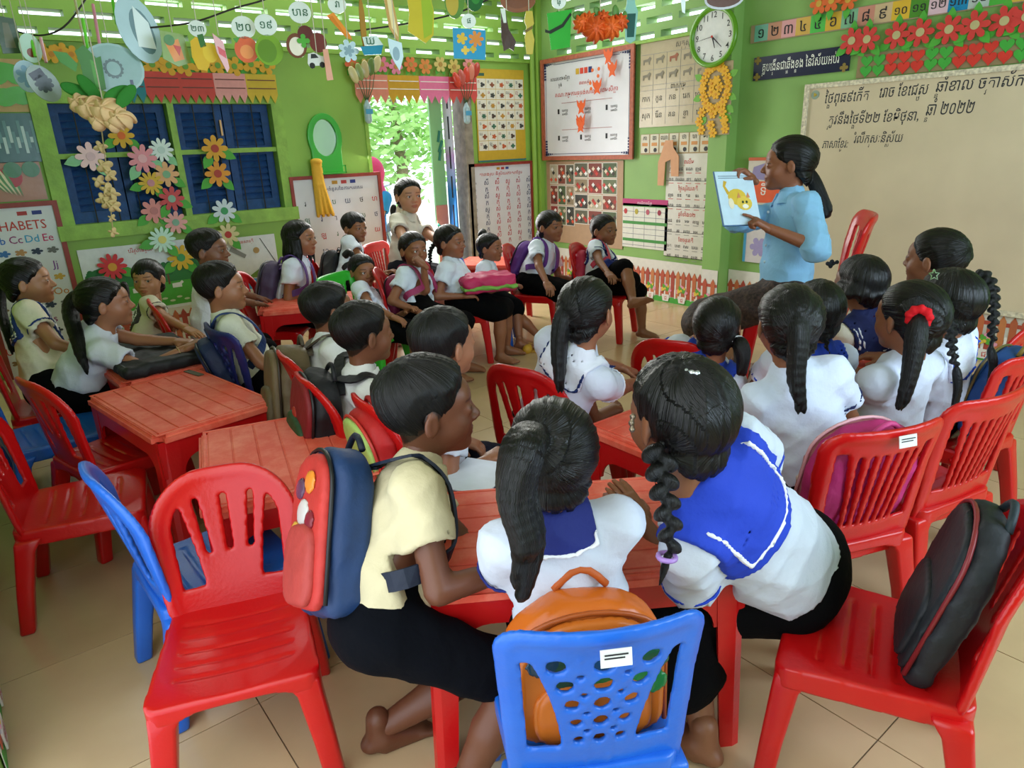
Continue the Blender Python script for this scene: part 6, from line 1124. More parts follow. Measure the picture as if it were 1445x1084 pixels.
kid('P27', 'girl with two long braids and a green star clip', 1334, 428, d, (2.40, 0.84), 88, s=1.0, hyaw=80, outfit='trim', trim='#dfe6f4', cstripe='#1f45b8', clen=0.05, cwid=0.08, stripes=(0.006,), shirt='#ccd4e6', skin='#7a4d34', lowres=True, hair=dict(kind='girl', tie=(0, -0.1, 1.0), tails=[('braid', tail(d, (1342, 452, -0.09), (1343, 490, -0.10), (1350, 525, -0.09)), 0.017, 0.011), ('pony', tail(d, (1350, 520, -0.09), (1352, 545, -0.08), (1346, 575, -0.06)), 0.013, 0.004), ('braid', tail(d, (1384, 385, -0.03), (1400, 405, -0.05), (1402, 450, -0.06), (1398, 495, -0.05)), 0.018, 0.012), ('pony', tail(d, (1398, 492, -0.05), (1402, 515, -0.04), (1396, 545, -0.03)), 0.013, 0.004)], vox=0.0046))
d = 2.45
kid('P28', 'girl with hair gathered in a bun, turned towards the teacher', 1318, 366, d, (2.72, 0.94), 95, s=1.02, hyaw=88, shirt='#dfe6f4', outfit='polo', skin='#7a4d34', hair=dict(kind='girl', tie=(0, -0.85, 0.35), tails=[('pony', tail(d, (1350, 352, 0.0), (1360, 352, 0.0), (1362, 366, 0.0)), 0.022, 0.016)]))
d = 2.12
kid('P29', 'girl half hidden with one braid and bright blue striped collar', 1152, 440, d, (2.02, 1.10), 55, s=0.94, hyaw=50, trim='#2340a8', skin='#6d442e', lowres=True, hair=dict(kind='girl', tie=(0, -0.1, 1.0), tails=[('braid', tail(d, (1160, 455, -0.05), (1163, 475, -0.06), (1168, 492, -0.06)), 0.013, 0.009)]))
# --- the two women
d = 4.95
PE['P8'] = person('person', 'smiling woman in a white polo shirt with navy collar edge by the doorway', deep(577, 277, d), (2.50, 4.45), -62, s=1.20, hyaw=-98, seat=0.34, adult=True, outfit='polo', shirt='#d8d2c4', collar='#cfc9bd', skin='#a8785c', lower='#22242e', cat='person', hair=dict(kind='girl', tie=(0, -0.9, 0.0), tails=[('pony', tail(d, (556, 290, 0.06), (555, 300, 0.05), (556, 312, 0.04)), 0.024, 0.01)]), hands=({'at': Z(640, 345, 0.62)}, {'at': Z(590, 365, 0.58)}), gaze=TEACH)
d = 3.3
hp = deep(1108, 372, 3.30)
PE['P15'] = person('person', 'teacher in a light blue shirt showing an open picture book', TEACH, (hp[0]+0.02, hp[1]), 148, s=1.22, hyaw=122, hpitch=-3, seat=0.43, adult=True, outfit='long', shirt='#8cc0e6', collar='#8cc0e6', skin='#7d4c33', lower='#2a2020', cat='person', sleeve=1.05, low='skirt', pants_len=1.85, gaze=deep(900, 430, 3.5),
    hair=dict(kind='girl', tie=(0, -0.92, -0.2), tails=[('pony', tail(d, (1143, 242, 0.0), (1152, 262, 0.0), (1162, 285, 0.0), (1170, 305, 0.0)), 0.032, 0.016)]),
    hands=({'at': deep(1084, 322, 3.12), 'pose': 'point', 'dir': tuple(deep(1048, 300, 3.10)-deep(1078, 318, 3.12)), 'back': (0.1, -0.4, 1)}, {'at': deep(1060, 252, 3.22), 'pose': 'grip', 'dir': tuple(deep(1040, 236, 3.18)-deep(1060, 252, 3.22)), 'back': (0, 0, 1), 'pole': (0, 0.5, -1)}), feet=(Z(1020, 520, 0.06), Z(1050, 535, 0.06)), leglen=0.33)
# ------------------------------------------------------------------ person passing outside (only the hood and side show)
ph = on(524, 245, 1, 5.75)
PE['PX'] = person('person', 'person in a pink hood and blue jacket passing outside the doorway', ph, (ph[0]-0.03, 5.80), 200, s=1.15, seat=0.45, hyaw=170, outfit='polo', shirt='#2f86c8', skin='#a8785c', lower='#3a3a48', cat='person', lowres=True, pants_len=1.8, low='trousers', feet=((ph[0]-0.1, 5.75, 0.05), (ph[0]+0.1, 5.85, 0.05)), leglen=0.33)
S = SDF(0.008, ph-0.2, ph+0.2); S.ell(ph+[0, 0, 0.01], (0.115, 0.12, 0.135), k=0.01); S.cone(ph-[0, 0, 0.08], ph-[0, 0, 0.17], 0.09, 0.12, k=0.03); S.ell(ph+PE['PX']['Rh'][:, 1]*0.10, (0.07, 0.07, 0.09), k=0.01, sub=True); sd_obj('hood', S, cloth('pink_hood', '#e0457a'), PE['PX']['root'])
# ------------------------------------------------------------------ backpacks worn, hung and lying
def worn(key, label, size, body, front, pocket, back=0.115, up=0.50, spin=0.0, **k):
    q = PE[key]; X, Y, U = q['R'].T; s = q['s']; c = q['P'](up)-Y*(0.085*s+size[1]*0.38); R = rot('Z', spin) @ np.stack([-X, -Y, U], 1); return backpack(label, c, R, size, body, front, pocket, wearer=q, **k)
worn('P19', 'blue backpack with a red cartoon-print front on the boy in khaki', (0.21, 0.125, 0.32), '#17345f', '#b8302a', '#a83a34', up=0.52, spin=0.42, strap='#121c30', piping='#101014', front_art=[(-0.15, 0.28, 0.030, '#d9842e'), (0.12, 0.25, 0.028, '#5a3a52'), (0.0, 0.10, 0.036, '#c8c4c0'), (-0.2, 0.05, 0.026, '#7a2430'), (0.2, 0.0, 0.024, '#d0a040')])
worn('P17', 'black, red and green backpack on the boy with crew cut', (0.24, 0.13, 0.30), '#15151a', '#7f1c22', '#2a4a2c', up=0.42, strap='#15151a', front_art=[(0.0, -0.1, 0.035, '#3f7a34'), (0.1, 0.05, 0.026, '#a8342c')])
worn('P16', 'khaki canvas backpack on the boy near the navy chair', (0.25, 0.16, 0.30), '#6a5a42', '#6f5e45', '#5f5038', up=0.40, strap='#54483a', piping='#3a3228')
worn('P5', 'navy backpack on the boy in the navy chair', (0.22, 0.10, 0.26), '#1c2a52', '#1c2a52', '#22305a', up=0.42, strap='#1f3a72')
worn('P6', 'purple and grey backpack on the long-haired girl', (0.23, 0.13, 0.28), '#4a3a58', '#6f6a78', '#5a2f48', up=0.45, strap='#5a3a80')
worn('P7', 'black backpack on the boy with the fringe', (0.22, 0.12, 0.28), '#1a1a20', '#22222a', '#1a1a20', up=0.45, strap='#1a1a20')
worn('P10', 'dark pink strapped backpack on the girl with her hand at her mouth', (0.20, 0.10, 0.26), '#8a2450', '#8a2450', '#7a1f48', up=0.45, strap='#a03060')
worn('P13', 'purple strapped backpack on the girl by the photo wall', (0.20, 0.10, 0.26), '#5a2f80', '#5a2f80', '#4f2a72', up=0.45, strap='#6a3a98')
worn('P14', 'red strapped backpack on the girl with the crossed leg', (0.20, 0.10, 0.26), '#b02a44', '#b02a44', '#9a2440', up=0.45, strap='#c8405a')
def chairR(face): a = math.radians(face); f = np.array([math.cos(a), math.sin(a), 0]); return np.stack([np.cross(f, (0, 0, 1.0)), f, np.array([0, 0, 1.0])], 1)
# orange backpack on the blue chair: its front faces the camera through the chair back
f = chairR(59); R = np.stack([-f[:, 0], -f[:, 1], f[:, 2]], 1); tl = rot('X', 0.0)
backpack('glossy orange backpack with a clear cartoon front, standing on the blue chair', np.array([0.70, 0.745, 0])-f[:, 1]*0.06+np.array([0, 0, 0.415]), R, (0.27, 0.12, 0.255), '#c8641c', '#c86a22', '#c86a24', strap='#b8561a', piping='#a84e14', glossy=True, front_art=[(-0.36, 0.15, 0.03, '#2a6a4a'), (-0.34, -0.02, 0.035, '#2f8a4a'), (-0.1, 0.2, 0.04, '#1f5a8a'), (0.15, 0.1, 0.045, '#2a4a3a'), (0.0, 0.05, 0.04, '#3a7a3a'), (0.3, 0.2, 0.03, '#24445a')])
# pink backpack inside the slatted chair
f = chairR(68); Rk = np.stack([f[:, 0], f[:, 1], f[:, 2]], 1) @ rot('X', 0.22)
backpack('pink backpack with mesh pockets and rose zips leaning in the slatted red chair', np.array([1.63, 0.80, 0])-f[:, 1]*0.115+f[:, 0]*0.0+np.array([0, 0, 0.452]), Rk, (0.27, 0.13, 0.30), '#b0266a', '#c07a7a', '#a83a5a', strap='#c03a78', piping='#d8a0a8', front_art=[(-0.3, -0.1, 0.04, '#d8c8b8'), (0.25, -0.1, 0.04, '#d8c8b8')])
# black and maroon bag against the right-hand chair
f = chairR(113); Rk = f @ rot('X', 0.25); bg = backpack('black satchel with maroon piping leaning on the red chair by the table', np.array([1.245, 0.465, 0])-f[:, 1]*0.105+np.array([0, 0, 0.45]), Rk, (0.25, 0.075, 0.33), '#171a1f', '#12171b', '#15181c', strap='#1c2a30', piping='#7a1f24')
# blue and yellow bag on the chair of the braided girl
f = chairR(86); Rk = f @ rot('X', 0.2); backpack('blue bag with a mustard flap on the chair behind the two-braid girl', np.array([2.42, 0.80, 0])-f[:, 1]*0.11+f[:, 0]*0.06+np.array([0, 0, 0.46]), Rk, (0.26, 0.10, 0.28), '#1f4a8a', '#2a5a9a', '#9a7f34', strap='#8a7430', piping='#6a5a2c')
# red and green bag on a middle chair
f = chairR(-6); Rk = f @ rot('X', 0.2); backpack('red school bag with a pale green top on a middle chair', np.array([0.97, 1.62, 0])-f[:, 1]*0.20+f[:, 0]*0.02+np.array([0, 0, 0.45]), np.stack([-Rk[:, 0], -Rk[:, 1], Rk[:, 2]], 1), (0.22, 0.10, 0.28), '#b01c1c', '#a9c86a', '#b8242a', strap='#8a1a1a', piping='#c83a30')
# flat black bag on the left table
fb = root('document_bag', (0.52, 3.14, TZ), math.radians(94), 'flat black bag lying on the table under the girl arms', 'bag'); S = SDF(0.008, (-0.28, -0.2, 0), (0.28, 0.2, 0.09)); S.rbox((0, 0, 0.026), (0.25, 0.165, 0.025), 0.02); sl, Xb = S.block((-0.27, -0.19, 0), (0.27, 0.19, 0.08), 0); S.D[sl] += wrinkle(Xb, 0.003, 2.0); V, Fc = S.mesh(); pyobj('bag_body', V, Fc, bagcloth('#191b1e'), fb, True)
MB().tube([(-0.24, -0.15, 0.045), (0.24, -0.15, 0.045), (0.24, 0.15, 0.045), (-0.24, 0.15, 0.045)], 0.005, 6).build('zipper', mat('zip_dark', '#3a3a3e', 0.4), fb); ribbon('strap', [np.array(v) for v in ((-0.25, 0.05, 0.03), (-0.33, 0.06, 0.02), (-0.40, 0.055, 0.006), (-0.46, 0.06, 0.003))], [np.array((0, 0, 1.0))]*4, 0.022, 0.003, bagcloth('#4a4636'), fb) if False else None
st = root('webbing_strap', (0.60, 2.80, TZ), 0, 'khaki webbing strap end lying on the red table', 'strap'); MB().box((-0.012, -0.05, 0.001), (0.012, 0.06, 0.004)).build('webbing', bagcloth('#5a5440'), st).rotation_euler = (0, 0, 0.25)
# pink bag on the lap
q = PE['P11']; c = q['hip']+q['R'][:, 1]*0.17+np.array([0, 0, 0.095]); pk = root('lap_bag', (c[0], c[1], c[2]-0.035), math.radians(-20), 'pink and green folded bag on the lap of the girl with braids', 'bag')
for nm, z, r, col in (('pink_fold', 0.03, (0.16, 0.11, 0.035), '#c22a5e'), ('green_edge', 0.0, (0.165, 0.115, 0.010), '#7ab04a'), ('lower_fold', -0.012, (0.155, 0.105, 0.014), '#b82456')):
    S = SDF(0.007, (-0.2, -0.15, z-0.06), (0.2, 0.15, z+0.07)); S.rbox((0, 0, z), r, min(r)*0.8); sl, Xb = S.block((-0.19, -0.14, z-0.05), (0.19, 0.14, z+0.06), 0); S.D[sl] += wrinkle(Xb, 0.004, z*50); V, Fc = S.mesh(); pyobj(nm, V, Fc, bagcloth(col), pk, True)
# ------------------------------------------------------------------ hair ornaments and small wear (parts of their wearer)
def torus(c, axis, R0, r, name, m, parent, ruffle=0.0):
    c = np.array(c, float); S = SDF(max(0.0035, r*0.4), c-R0-2.5*r, c+R0+2.5*r); u = nrm(axis)
    def fn(X):
        w = X-c; a = w@u; p = w-a[..., None]*u; rr = np.sqrt((p*p).sum(-1)); th = np.arctan2(p@nrm(np.cross(u, (0.3, 0.2, 0.9))), p@np.cross(u, nrm(np.cross(u, (0.3, 0.2, 0.9))))); return np.sqrt((rr-R0)**2+a*a)-r*(1+ruffle*np.sin(th*9))
    S.put(fn, c-R0-2*r, c+R0+2*r); V, Fc = S.mesh(); return place(pyobj(name, V, Fc, m, None, True), parent)
torus(deep(1297, 448, 1.94-0.095), ray(1297, 448)+np.array([0, 0, 0.35]), 0.022, 0.0125, 'scrunchie', cloth('scrunchie', '#c8101c'), PE['P26']['root'], 0.18)
torus(deep(1122, 442, 1.78-0.085), (0.55, 0.6, 0.1), 0.018, 0.0035, 'hair_tie', mat('hair_tie_gold', '#c8b870', 0.4), PE['P24']['root'])
torus(deep(803, 431, 2.03-0.05), (0.5, 0.5, 0.3), 0.018, 0.0035, 'hair_tie', mat('hair_tie_white', '#c8ccd0', 0.4), PE['P22']['root'])
torus(deep(941, 786, 1.22-0.13), (0.1, 0, 1), 0.0135, 0.0045, 'hair_tie', mat('hair_tie_violet', '#a07ac0', 0.4), PE['P21']['root'])
torus(deep(1042, 482, 2.19), (0.5, 0.5, 0), 0.016, 0.005, 'hair_tie', mat('hair_tie_white', '#c8ccd0', 0.4), PE['P23']['root'])
torus(deep(1138, 240, 3.3), (0.7, -0.6, 0.2), 0.022, 0.004, 'hair_tie', mat('hair_tie_dark', '#2a2a2e', 0.5), PE['P15']['root'])
def blobs(name, pts, r, m, parent):
    S = SDF(r*0.45, np.min(pts, 0)-2*r, np.max(pts, 0)+2*r)
    for p_ in pts: S.ell(p_, (r, r, r))
    for a, b in zip(pts[:-1], pts[1:]): S.cone(a, b, r*0.5, r*0.5)
    V, Fc = S.mesh(); return place(pyobj(name, V, Fc, m, None, True), parent)
SIL = mat('silver_clip', '#b9bec4', 0.2, metal=0.8)
blobs('hair_clip', [deep(x, y, 1.22-0.098+0.0006*abs(x-985)) for x, y in ((968, 524), (976, 526), (984, 527), (992, 531), (1000, 536))], 0.0055, SIL, PE['P21']['root'])
blobs('hair_clip', [deep(x, y, 1.22-0.06) for x, y in ((893, 588), (891, 597), (892, 606))], 0.0055, mat('bronze_clip', '#8a7a6a', 0.3, metal=0.7), PE['P21']['root'])
a = [deep(1318+8*math.cos(t), 388+8*math.sin(t), 2.08-0.105) for t in np.linspace(-PI/2, 1.5*PI, 6)]; star = [deep(1318+(8 if i % 2 == 0 else 3.6)*math.cos(-PI/2+i*PI/5), 388+(8 if i % 2 == 0 else 3.6)*math.sin(-PI/2+i*PI/5), 2.08-0.11) for i in range(11)]; place(MB().tube(star, 0.0018, 6).build('star_clip', mat('green_clip', '#6a8a5a', 0.3), None), PE['P27']['root'])
blobs('hair_bow', [deep(x, y, 2.60) for x, y in ((1168, 372), (1174, 369), (1172, 376), (1181, 370))], 0.008, cloth('bow', '#20242c'), PE['P25']['root'])
for k in (0, 1):
    q = PE['P2']['arms'][k]; wpt = q[2]+(q[1]-q[2])*0.16
    if k: torus(wpt, q[2]-q[1], 0.022, 0.003, 'bracelet', mat('bracelet_gold', '#b89a6a', 0.3, metal=0.7), PE['P2']['root'])
for k in (0, 1):
    kn, an = PE['P12']['legs'][k][1], PE['P12']['legs'][k][2]; fw = PE['P12']['R'][:, 1]; a = math.degrees(math.atan2(fw[1], fw[0])); sd_ = root('sandal', (an[0], an[1], 0), math.radians(a-90), 'small yellow patterned sandal on the foot of the small girl', 'sandal', 'yellow sandals'); S = SDF(0.005, (-0.05, -0.06, -0.01), (0.05, 0.14, 0.08)); S.rbox((0, 0.04, 0.006), (0.032, 0.085, 0.007), 0.006); V, Fc = S.mesh(); pyobj('sole', V, Fc, mat('sandal_sole', '#b8862c', 0.5), sd_, True); S = SDF(0.005, (-0.06, -0.02, -0.01), (0.06, 0.12, 0.09)); S.cone((-0.03, 0.055, 0.02), (0.03, 0.055, 0.02), 0.03, 0.03); V, Fc = S.mesh(); pyobj('upper_strap', V, Fc, mat('sandal_yellow', '#d0a030', 0.5), sd_, True)
# picture book in the teacher's hands
b0, b1, b2, b3 = deep(1011, 247, 3.15), deep(1064, 240, 3.20), deep(1069, 311, 3.15), deep(1018, 323, 3.10); c = (b0+b1+b2+b3)/4; bx = nrm((b1-b0)+(b2-b3)); bz = nrm((b0-b3)+(b1-b2)); bn = nrm(np.cross(bx, bz)); w, h = np.linalg.norm(b1-b0), np.linalg.norm(b0-b3)
bk = root('picture_book', c); Mx = Matrix([[bx[i], -bn[i], bz[i], c[i]] for i in range(3)]+[[0, 0, 0, 1]]); bk.matrix_world = Mx; tag(bk, 'open picture book with a yellow cartoon cat held by the teacher', 'book'); 
MB().box((-w/2, 0.0, -h/2), (w/2, 0.006, h/2)).build('cover', paper('#3a6a9a'), bk); MB().box((-w/2+0.003, -0.004, -h/2+0.003), (w/2-0.003, 0, h/2-0.003)).build('page', paper('#c4dcec'), bk)
def bp(name, pts, col, y, parent=None): mb = MB(); k = len(pts); mb.add([(a*w, -0.004-y-0.0008, b*h) for a, b in pts]+[(a*w, -0.004-y, b*h) for a, b in pts], [tuple(range(k)), tuple(range(2*k-1, k-1, -1))]+[(i, i+k, (i+1) % k+k, (i+1) % k) for i in range(k)]); return fix_normals(mb.build(name, paper(col), bk))
E1 = lambda cx, cy, rx, ry, n=14: [(cx+rx*math.cos(2*PI*i/n), cy+ry*math.sin(2*PI*i/n)) for i in range(n)]
bp('cat_body', E1(-0.02, 0.02, 0.24, 0.15), '#d9b83c', 0.0002); bp('cat_head', E1(0.14, -0.10, 0.20, 0.13), '#e0c04a', 0.0012); bp('cat_tail', [(-0.2, 0.10), (-0.28, 0.22), (-0.22, 0.30), (-0.30, 0.32), (-0.34, 0.22), (-0.26, 0.06)], '#d0a834', 0.0003); bp('cat_leg', E1(-0.20, -0.10, 0.07, 0.10), '#e6dcc0', 0.0004)
for x in (0.02, 0.26): bp('cat_ear', [(x-0.05, 0.0), (x+0.05, 0.0), (x+0.01, 0.10)], '#d08a5a', 0.0020)
for x in (0.10, 0.20): bp('cat_eye', E1(x, -0.08, 0.028, 0.026, 8), '#1f3a1f', 0.0022)
bp('cat_muzzle', E1(0.15, -0.16, 0.08, 0.04), '#f0ead8', 0.0022)
for i in range(2): bp('text_line', [(-0.42, 0.40-0.035*i), (0.40, 0.40-0.035*i), (0.40, 0.408-0.035*i), (-0.42, 0.408-0.035*i)], '#3a4a58', 0.0002)
# ------------------------------------------------------------------ decorations hanging in the room on strings
ZS = 2.75
def hang(name, label, cat, px, py, d, parts, sway=0.0, group='hanging picture cards', depth_t=0.004, string=True, roll=0.0):
    """card at pixel centre (px, py), distance d; parts = list of (part name, outline in metres, colour or material, layer)"""
    c = deep(px, py, d); yaw = math.atan2(c[1], c[0])-PI/2+sway; o = root(name, c, yaw, label, cat, group); cr, sr = math.cos(roll), math.sin(roll)
    for nm, pts, col, lay in parts:
        P = [(a*cr-b*sr, a*sr+b*cr) for a, b in pts]; k = len(P); y = -0.0015*lay; t = depth_t if lay == 0 else 0.0012; mb = MB(); mb.add([(a, y-t/2, b) for a, b in P]+[(a, y+t/2, b) for a, b in P], [tuple(range(k)), tuple(range(2*k-1, k-1, -1))]+[(i, i+k, (i+1) % k+k, (i+1) % k) for i in range(k)]); fix_normals(mb.build(nm, gloss(col) if isinstance(col, str) else col, o))
    if string:
        top = max(b for _, pts, _, _ in parts for a, b in pts); MB().tube([(0, 0, top-0.005), (0.004, 0, (top+ZS-c[2])/2), (0, 0, ZS-c[2])], 0.0015, 5).build('string', paper('#b8b09a'), o)
    return o
def el(rx, rz, cx=0, cz=0, n=20): return [(cx+rx*math.cos(2*PI*i/n), cz+rz*math.sin(2*PI*i/n)) for i in range(n)]
def px2m(p_, d): return p_*d/F
D1 = 2.3; u = D1/F
def tagcard(o, ch, z, r=0.035): 
    k = el(r, r*0.9, 0, z); mb = MB(); n = len(k); mb.add([(a, -0.002, b) for a, b in k]+[(a, 0.002, b) for a, b in k], [tuple(range(n)), tuple(range(2*n-1, n-1, -1))]+[(i, i+n, (i+1) % n+n, (i+1) % n) for i in range(n)]); q = fix_normals(mb.build('word_tag', gloss('#cfd8cf'), o)); text('tag_word', ch, r*0.95, paper('#1f5a3a'), q, (0, -0.0035, z), (PI/2, 0, 0))
hang('hanging_card', 'tall oval silver-blue laminated card with a grey shoe print', 'card', 196, 42, D1, [('card', el(27*u, 44*u), '#a9c6cc', 0), ('print', el(14*u, 30*u, 4*u, -3*u), '#5f7f86', 1), ('shoe_print', [(-10*u, -20*u), (12*u, -28*u), (16*u, 6*u), (4*u, 30*u), (-4*u, 4*u)], '#d8e6e6', 2)], 0.3, roll=0.25)
hang('hanging_card', 'big round grey laminated disc with a letter ring behind the green gherkins', 'card', 160, 97, D1, [('card', el(40*u, 33*u), '#8fb0aa', 0), ('rim_line', el(37*u, 30*u), '#7fa39c', 1), ('bead_ring', petals(14, 11*u, 13*u), '#3f5a52', 2), ('bead_hole', el(9*u, 9*u), '#7fa39c', 3), ('dark_mark', [(10*u, -26*u), (22*u, -26*u), (22*u, -14*u), (18*u, -14*u), (18*u, -22*u), (10*u, -22*u)], '#22304a', 2)], 0.2)
hang('hanging_card', 'bunch of green cut-out bananas with a leaf', 'card', 127, 95, D1-0.06, [('bananas', [(-2*u, 28*u), (10*u, 12*u), (16*u, 14*u), (14*u, -28*u), (6*u, -30*u), (3*u, -20*u), (-3*u, -29*u), (-12*u, -26*u), (-10*u, 0), (-14*u, 20*u)], '#2f7a28', 0), ('leaf', [(-40*u, 20*u), (-24*u, 18*u), (-14*u, 4*u), (-18*u, -6*u), (-34*u, 6*u)], '#3a8a30', 1), ('banana', [(2*u, 10*u), (8*u, 6*u), (8*u, -26*u), (2*u, -26*u)], '#4a9a38', 1)], -0.1)
hang('hanging_card', 'pale blue crumpled round card beside the grey number discs', 'card', 39, 108, D1, [('card', el(17*u, 21*u), '#a9c8d8', 0), ('print', petals(7, 9*u, 15*u), '#7fa8c8', 1)], 0.3)
hang('hanging_card', 'grey oval card with a dark ring of letters, in front of its twin', 'card', 62, 118, D1-0.05, [('card', el(18*u, 25*u), '#8a9a92', 0), ('ring', petals(9, 9*u, 12*u), '#3a4444', 1), ('letter_patch', [(-9*u, 18*u), (9*u, 18*u), (9*u, 8*u), (-9*u, 8*u)], '#23282c', 1)], 0.3, roll=0.5)
hang('hanging_card', 'dark green card with a bottle picture at the string start', 'card', 12, 50, D1, [('card', [(-14*u, 25*u), (12*u, 22*u), (14*u, -22*u), (-12*u, -24*u)], '#3a5236', 0), ('bottle_print', [(-4*u, 16*u), (3*u, 16*u), (6*u, -16*u), (-7*u, -16*u)], '#6a6a50', 1)], 0.2)
hang('hanging_card', 'pale oval card with a small brown face print', 'card', 43, 68, D1, [('card', el(14*u, 19*u), '#b8d8c4', 0), ('face_print', el(6*u, 6*u, 0, -6*u), '#8a4a34', 1)], 0.3)
hang('hanging_card', 'clear wrapped card with a bright parrot and fruit', 'card', 247, 68, D1, [('card', [(-16*u, 22*u), (14*u, 18*u), (18*u, -18*u), (0, -24*u), (-18*u, -14*u)], '#7f9a4a', 0), ('parrot', [(-12*u, 6*u), (6*u, 12*u), (10*u, -14*u), (-4*u, -18*u)], '#d9842c', 1), ('wing', [(-2*u, 4*u), (8*u, 2*u), (4*u, -10*u)], '#c23a2c', 2), ('head', el(7*u, 7*u, -6*u, 10*u), '#3f7a34', 2)], 0.2)
o = hang('hanging_card', 'yellow mango cut-out with a tag numbered twenty-three', 'card', 284, 74, D1, [('mango', [(-12*u, 14*u), (-4*u, 20*u), (10*u, 12*u), (12*u, -8*u), (4*u, -24*u), (-8*u, -22*u), (-13*u, -6*u)], '#d0a81c', 0), ('leaf', [(-2*u, 22*u), (6*u, 24*u), (8*u, 8*u), (0, 6*u)], '#2f6a2c', 1), ('second_mango', el(10*u, 13*u, 12*u, 0), '#d8b82c', 1)], 0.1); tagcard(o, '២៣', 30*u, 0.028)
hang('hanging_card', 'narrow pink and white striped paper cone', 'card', 312, 74, D1, [('cone', [(-8*u, 24*u), (5*u, 14*u), (8*u, -20*u), (4*u, -26*u), (-6*u, 0)], '#d8a0a0', 0), ('stripe', [(-4*u, 8*u), (6*u, 2*u), (6*u, -8*u), (-3*u, -2*u)], '#c83a3c', 1)], 0.3)
o = hang('hanging_card', 'orange tomato cut-out with a tag numbered twenty', 'card', 348, 70, D1, [('tomato', el(16*u, 17*u), '#d0582c', 0), ('slice', el(9*u, 9*u, 0, -3*u), '#e08a4a', 1), ('stalk', [(-16*u, 14*u), (-6*u, 16*u), (-12*u, 8*u)], '#3f8a34', 2)], 0.0); tagcard(o, '២០', 28*u, 0.038)
o = hang('hanging_card', 'round green guava cut-out with a tag numbered nineteen', 'card', 380, 71, D1, [('guava', el(19*u, 20*u), '#6f9a1f', 0), ('shade_print', el(13*u, 15*u, -3*u, -1*u), '#577f18', 1)], 0.1); tagcard(o, '១៩', 32*u, 0.036)
o = hang('hanging_card', 'halved coconut and mangosteen cut-out with a word tag', 'card', 428, 58, D1, [('coconut', el(14*u, 16*u, -10*u, -6*u), '#6a3a24', 0), ('coconut_flesh', el(10*u, 12*u, -10*u, -7*u), '#d9d2c0', 1), ('mangosteen', el(11*u, 12*u, 4*u, 8*u), '#5a2320', 1), ('mangosteen_fruit', el(12*u, 13*u, 20*u, -2*u), '#6a2a24', 2), ('crown', petals(4, 4*u, 9*u), '#4a9a34', 3)], 0.1); tagcard(o, 'បាន', 36*u, 0.036)
o = hang('hanging_card', 'orange carrot bundle cut-out tied slanting with a tag', 'card', 479, 38, D1, [('carrot', [(-16*u, 14*u), (-6*u, 18*u), (14*u, -10*u), (16*u, -17*u), (8*u, -14*u)], '#d9862c', 0), ('second_carrot', [(-14*u, 12*u), (-8*u, 14*u), (10*u, -14*u)], '#c8741c', 1)], 0.1); tagcard(o, 'វា', 28*u, 0.03)
hang('hanging_card', 'slim brown seed pod cut-out', 'card', 512, 36, D1, [('pod', el(4.5*u, 34*u), '#a0762c', 0)], 0.6)
o = hang('hanging_card', 'blue boat cut-out with white awning', 'card', 525, 68, D1, [('hull', [(-16*u, 2*u), (16*u, 4*u), (12*u, -8*u), (-12*u, -9*u)], '#1f7f9a', 0), ('awning', [(-12*u, 14*u), (8*u, 16*u), (16*u, 4*u), (-10*u, 3*u)], '#c8d8d0', 1)], 0.1); text('tag_word', 'ឃ', 0.035, paper('#1f5a3a'), o, (-2*u, -0.006, 9*u), (PI/2, 0, 0))
hang('hanging_card', 'gold and white feather strip', 'card', 552, 30, D1, [('feather', [(-8*u, 32*u), (4*u, 32*u), (10*u, -10*u), (8*u, -28*u), (-4*u, -8*u)], '#b8904a', 0), ('vane', [(-4*u, 30*u), (2*u, 28*u), (8*u, -20*u), (0, -8*u)], '#d8c890', 1)], 0.2)
hang('hanging_card', 'silver fish cut-out hanging nose down', 'card', 559, 76, D1, [('fish', [(-10*u, 20*u), (9*u, 14*u), (10*u, -4*u), (3*u, -22*u), (-4*u, -10*u), (-9*u, 2*u)], '#b9d0d4', 0), ('scale_print', el(5*u, 9*u), '#7f9aa4', 1)], 0.2)
hang('hanging_card', 'large yellow-green star fruit cut-out', 'card', 594, 26, D1, [('star_fruit', [(-18*u, 34*u), (14*u, 34*u), (19*u, 8*u), (16*u, -22*u), (4*u, -32*u), (-8*u, -24*u), (-20*u, -16*u), (-16*u, 6*u)], '#b8a82c', 0), ('green_half', [(2*u, 34*u), (14*u, 32*u), (18*u, 8*u), (14*u, -20*u), (2*u, -26*u)], '#8fa82c', 1)], 0.1)
hang('hanging_card', 'green and yellow mango card partly above the picture edge', 'card', 641, 2, D1, [('mango', el(14*u, 22*u), '#4a7a24', 0), ('ripe_side', el(9*u, 17*u, -3*u, -1*u), '#a8942c', 1)], 0.0, string=False)
hang('hanging_card', 'dark green avocado card', 'card', 669, -4, D1, [('avocado', el(13*u, 18*u), '#1f5a2c', 0), ('sheen', el(7*u, 11*u, 2*u, 2*u), '#2f7a34', 1)], 0.1, string=False)
o = hang('hanging_card', 'small world map card with a round tag on top', 'card', 663, 61, D1, [('map_sheet', [(-23*u, 20*u), (23*u, 16*u), (21*u, -22*u), (-24*u, -19*u)], '#2f8ab0', 0), ('continent', sh(petals(5, 4*u, 8*u), -11*u, 6*u), '#c8a83c', 1), ('continent', sh(petals(7, 5*u, 11*u), 9*u, 5*u), '#c8803c', 1), ('continent', sh(petals(4, 3*u, 6*u), -7*u, -9*u), '#d0b04a', 1), ('continent', sh(petals(4, 3*u, 5*u), 4*u, -8*u), '#b8a03c', 1)], 0.1); tagcard(o, 'ផ', 28*u, 0.024)
